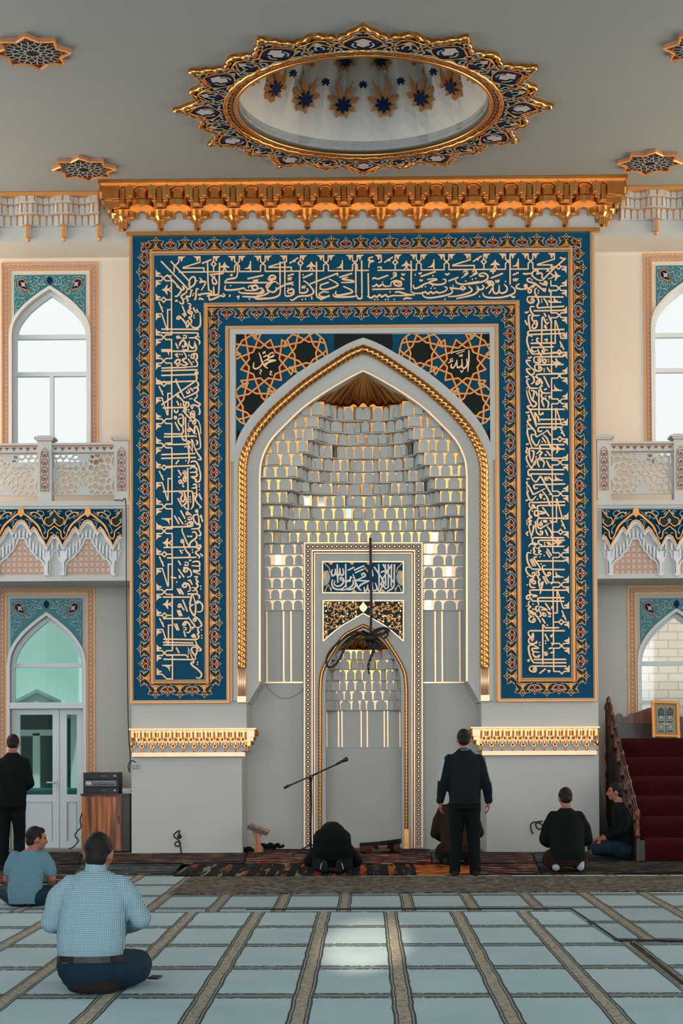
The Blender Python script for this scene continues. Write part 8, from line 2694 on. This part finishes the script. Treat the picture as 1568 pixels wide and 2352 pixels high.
# --- the bowing man, seen from behind
M4, loc = place(762, 2006, 1.0, 0, .034)
p = thing('person', 'person in black bowing down with the forehead on the rug, seen from behind', 'person', loc)
B, Hr, S, T, K = MB(), MB(), MB(), MB(), {-1: MB(), 1: MB()}
ey = head(B, Hr, (0, .62, .20), (0, .78, .135), 0, -1.45, 1.0)
torso(B, [(0, .2, .25, .08, .05), (0, .2, .40, .08, .07)])
limb(B, [(0, .20, .38), (0, .40, .34), (0, .58, .24), (0, .64, .19)], [.09, .11, .09, .06])
for sx_ in (-1, 1):
    e, w = (sx_ * .32, .66, .07), (sx_ * .20, .86, .035)
    limb(B, [(sx_ * .17, .58, .26), e, w], [.05, .04, .028])
    hand(B, w, (-.1 * sx_, 1, 0), (0, 0, -1), sx_, .1)
    limb(S, [(sx_ * .15, .58, .27), (sx_ * .30, .62, .10), (sx_ * .27, .74, .06)], [.085, .068, .05])
    limb(B, [(sx_ * .1, .16, .38), (sx_ * .15, .36, .10), (sx_ * .12, .02, .06)], [.06, .045, .03])
    limb(T, [(sx_ * .095, .10, .40), (sx_ * .12, .20, .26), (sx_ * .15, .36, .11)], [.135, .125, .085])
    limb(T, [(sx_ * .15, .36, .09), (sx_ * .16, .15, .085), (sx_ * .12, .0, .07)], [.08, .075, .055])
    limb(K[sx_], [(sx_ * .115, -.0, .06), (sx_ * .09, -.03, .12), (sx_ * .085, -.025, .045)], [.044, .042, .04])
limb(S, [(0, .12, .45), (0, .30, .44), (0, .46, .36), (0, .60, .24)], [.145, .165, .165, .12])
torso(T, [(0, .14, .14, .15, .09), (0, .11, .26, .20, .13), (0, .10, .40, .20, .15), (0, .14, .50, .16, .13), (0, .16, .56, .10, .09)])
torso(S, [(0, .30, .05, .26, .12), (0, .26, .2, .24, .14), (0, .24, .35, .2, .15)])
skinmesh(B, 'body', p, 'skin', .010, 4, 0, M4)
shell(p, 'hair', Hr, 'hair', M4, .010, .004, 3)
shell(p, 'jacket', S, 'blackcloth', M4, .013, .016, 4)
shell(p, 'trousers', T, 'blackcloth', M4, .013, .012, 5)
feet_(p, 'sock', K, 'darksock', M4, .010, .004, 3)
mb = MB()
for sx_ in (-1, 1):
    mb.tube([M4 @ Vector(q) for q in crom([(sx_ * .135, -.065, .05), (sx_ * .13, -.07, .09), (sx_ * .115, -.07, .125)], 3)], .006, 'sock', 6)
mb.build('sole_edge', p, label='pale edges of the upturned soles')
eyes(ey, M4, p)

def kneel(px, py, label, coat, s, rz, z, hyaw, hpitch, trous, sock, bend=0.0, arms=None, voxel=.010, coatname='jumper'):
    M4, loc = place(px, py, s, rz, z)
    p = thing('person', label, 'person', loc)
    B, Hr, S, T, K = MB(), MB(), MB(), MB(), {-1: MB(), 1: MB()}
    sw = lambda zz: .10 + bend * max(0, zz - .25)
    ey = head(B, Hr, (0, sw(.72), .715), (0, sw(.85) + .03, .85), hyaw, hpitch, 1.0)
    torso(B, [(0, .05, .16, .15, .1), (0, sw(.4), .40, .15, .1), (0, sw(.62), .62, .15, .08), (0, sw(.72), .72, .06, .055)])
    for sx_ in (-1, 1):
        e = (sx_ * .255, sw(.36) + .02, .36); w = (sx_ * .14, sw(.3) + .26, .27)
        limb(B, [(sx_ * .175, sw(.63), .63), e, w], [.046, .04, .028])
        hand(B, w, (-sx_ * .2, 1, -.2), (-.2 * sx_, 0, -1), sx_, .3)
        limb(S, [(sx_ * .145, sw(.62), .620), (sx_ * .212, sw(.5), .50), e, (sx_ * .19, sw(.3) + .18, .30)], [.078, .074, .066, .05])
        limb(B, [(sx_ * .1, .02, .17), (sx_ * .17, .42, .10), (sx_ * .1, .0, .05)], [.08, .06, .04])
        limb(T, [(sx_ * .1, .0, .17), (sx_ * .16, .28, .14), (sx_ * .18, .42, .10)], [.12, .10, .075])
        limb(T, [(sx_ * .18, .42, .085), (sx_ * .16, .1, .08), (sx_ * .12, -.02, .07)], [.07, .075, .06])
        limb(K[sx_], [(sx_ * .13, -.02, .06), (sx_ * .14, -.10, .05), (sx_ * .15, -.07, .10 if sx_ > 0 else .05)], [.045, .042, .040])
    torso(T, [(0, .0, .06, .19, .13), (0, .0, .14, .21, .15), (0, .0, .22, .19, .14)])
    torso(S, [(0, -.005, .14, .205, .155), (0, .0, .24, .205, .155), (0, sw(.4) - .05, .38, .205, .15), (0, sw(.52) - .02, .52, .208, .135), (0, sw(.62), .61, .20, .115), (0, sw(.66), .66, .155, .095), (0, sw(.70), .70, .10, .076), (0, sw(.73), .735, .066, .062)])
    skinmesh(B, 'body', p, 'skin', voxel, 4, 0, M4)
    shell(p, 'hair', Hr, 'hair', M4, .010, .004, 3)
    shell(p, coatname, S, coat, M4, .012, .016, 4)
    shell(p, 'trousers', T, trous, M4, .013, .012, 4)
    feet_(p, 'sock', K, sock, M4, .010, .004, 3)
    eyes(ey, M4, p)
    return p
kneel(1303, 2001, 'person in a black jumper and pale socks kneeling before the right pier', 'blackcloth', 1.03, 0, .034, .05, -.25, 'browncloth', 'sock', 0.05)
kneel(1052, 1986, 'person in a dark brown coat bent forward, half hidden behind the standing man', 'browncloth', 1.08, 0, .034, .0, -1.2, 'blackcloth', 'darksock', 0.75, coatname='coat')

# --- the man beside the pulpit, in profile
M4, loc = place(1432, 1972, 1.0, 0, .034)
p = thing('person', 'person in a black jacket and blue jeans sitting in profile beside the pulpit', 'person', loc)
B, Hr, S, T, K = MB(), MB(), MB(), MB(), {-1: MB(), 1: MB()}
ey = head(B, Hr, (-.05, .08, .74), (-.09, .08, .885), PI / 2 - .12, -.02, 1.02)
torso(B, [(.03, .08, .12, .12, .14), (.02, .08, .4, .11, .14), (-.02, .08, .62, .10, .15), (-.05, .08, .74, .055, .055)])
for sy_ in (-1, 1):
    e, w = (-.03, .08 + sy_ * .22, .38), (-.27, .08 + sy_ * .10, .26)
    limb(B, [(-.02, .08 + sy_ * .17, .62), e, w], [.046, .04, .028])
    hand(B, w, (-1, -sy_ * .2, -.1), (0, 0, -1), -sy_, .35)
    limb(S, [(-.02, .08 + sy_ * .15, .63), (-.01, .08 + sy_ * .2, .50), e, (-.20, .08 + sy_ * .14, .30)], [.076, .074, .062, .05])
    limb(B, [(0, .08 + sy_ * .09, .14), (-.34, .08 + sy_ * .16, .17), (-.40, .08 - sy_ * .02, .08)], [.08, .06, .04])
    limb(T, [(.02, .08 + sy_ * .1, .12), (-.20, .08 + sy_ * .14, .15), (-.38, .08 + sy_ * .16, .14)], [.12, .10, .075])
    limb(T, [(-.38, .08 + sy_ * .16, .12), (-.25, .08 - sy_ * .0, .08), (-.10, .08 - sy_ * .16, .07)], [.07, .06, .05])
    limb(K[sy_], [(-.10, .08 - sy_ * .16, .06), (-.02, .08 - sy_ * .2, .05)], [.044, .036])
torso(S, [(.04, .08, .05, .15, .19), (.04, .08, .2, .15, .19), (.02, .08, .38, .14, .19), (-.01, .08, .54, .13, .195), (-.03, .08, .64, .11, .17), (-.045, .08, .70, .085, .11), (-.05, .08, .745, .066, .066)])
skinmesh(B, 'body', p, 'skin', .008, 3, 0, M4)
shell(p, 'hair', Hr, 'hair', M4, .009, .004, 3)
shell(p, 'jacket', S, 'blackcloth', M4, .012, .014, 4)
shell(p, 'jeans', T, 'denim', M4, .013, .012, 4)
feet_(p, 'sock', K, 'darksock', M4, .010, .003, 3)
eyes(ey, M4, p)
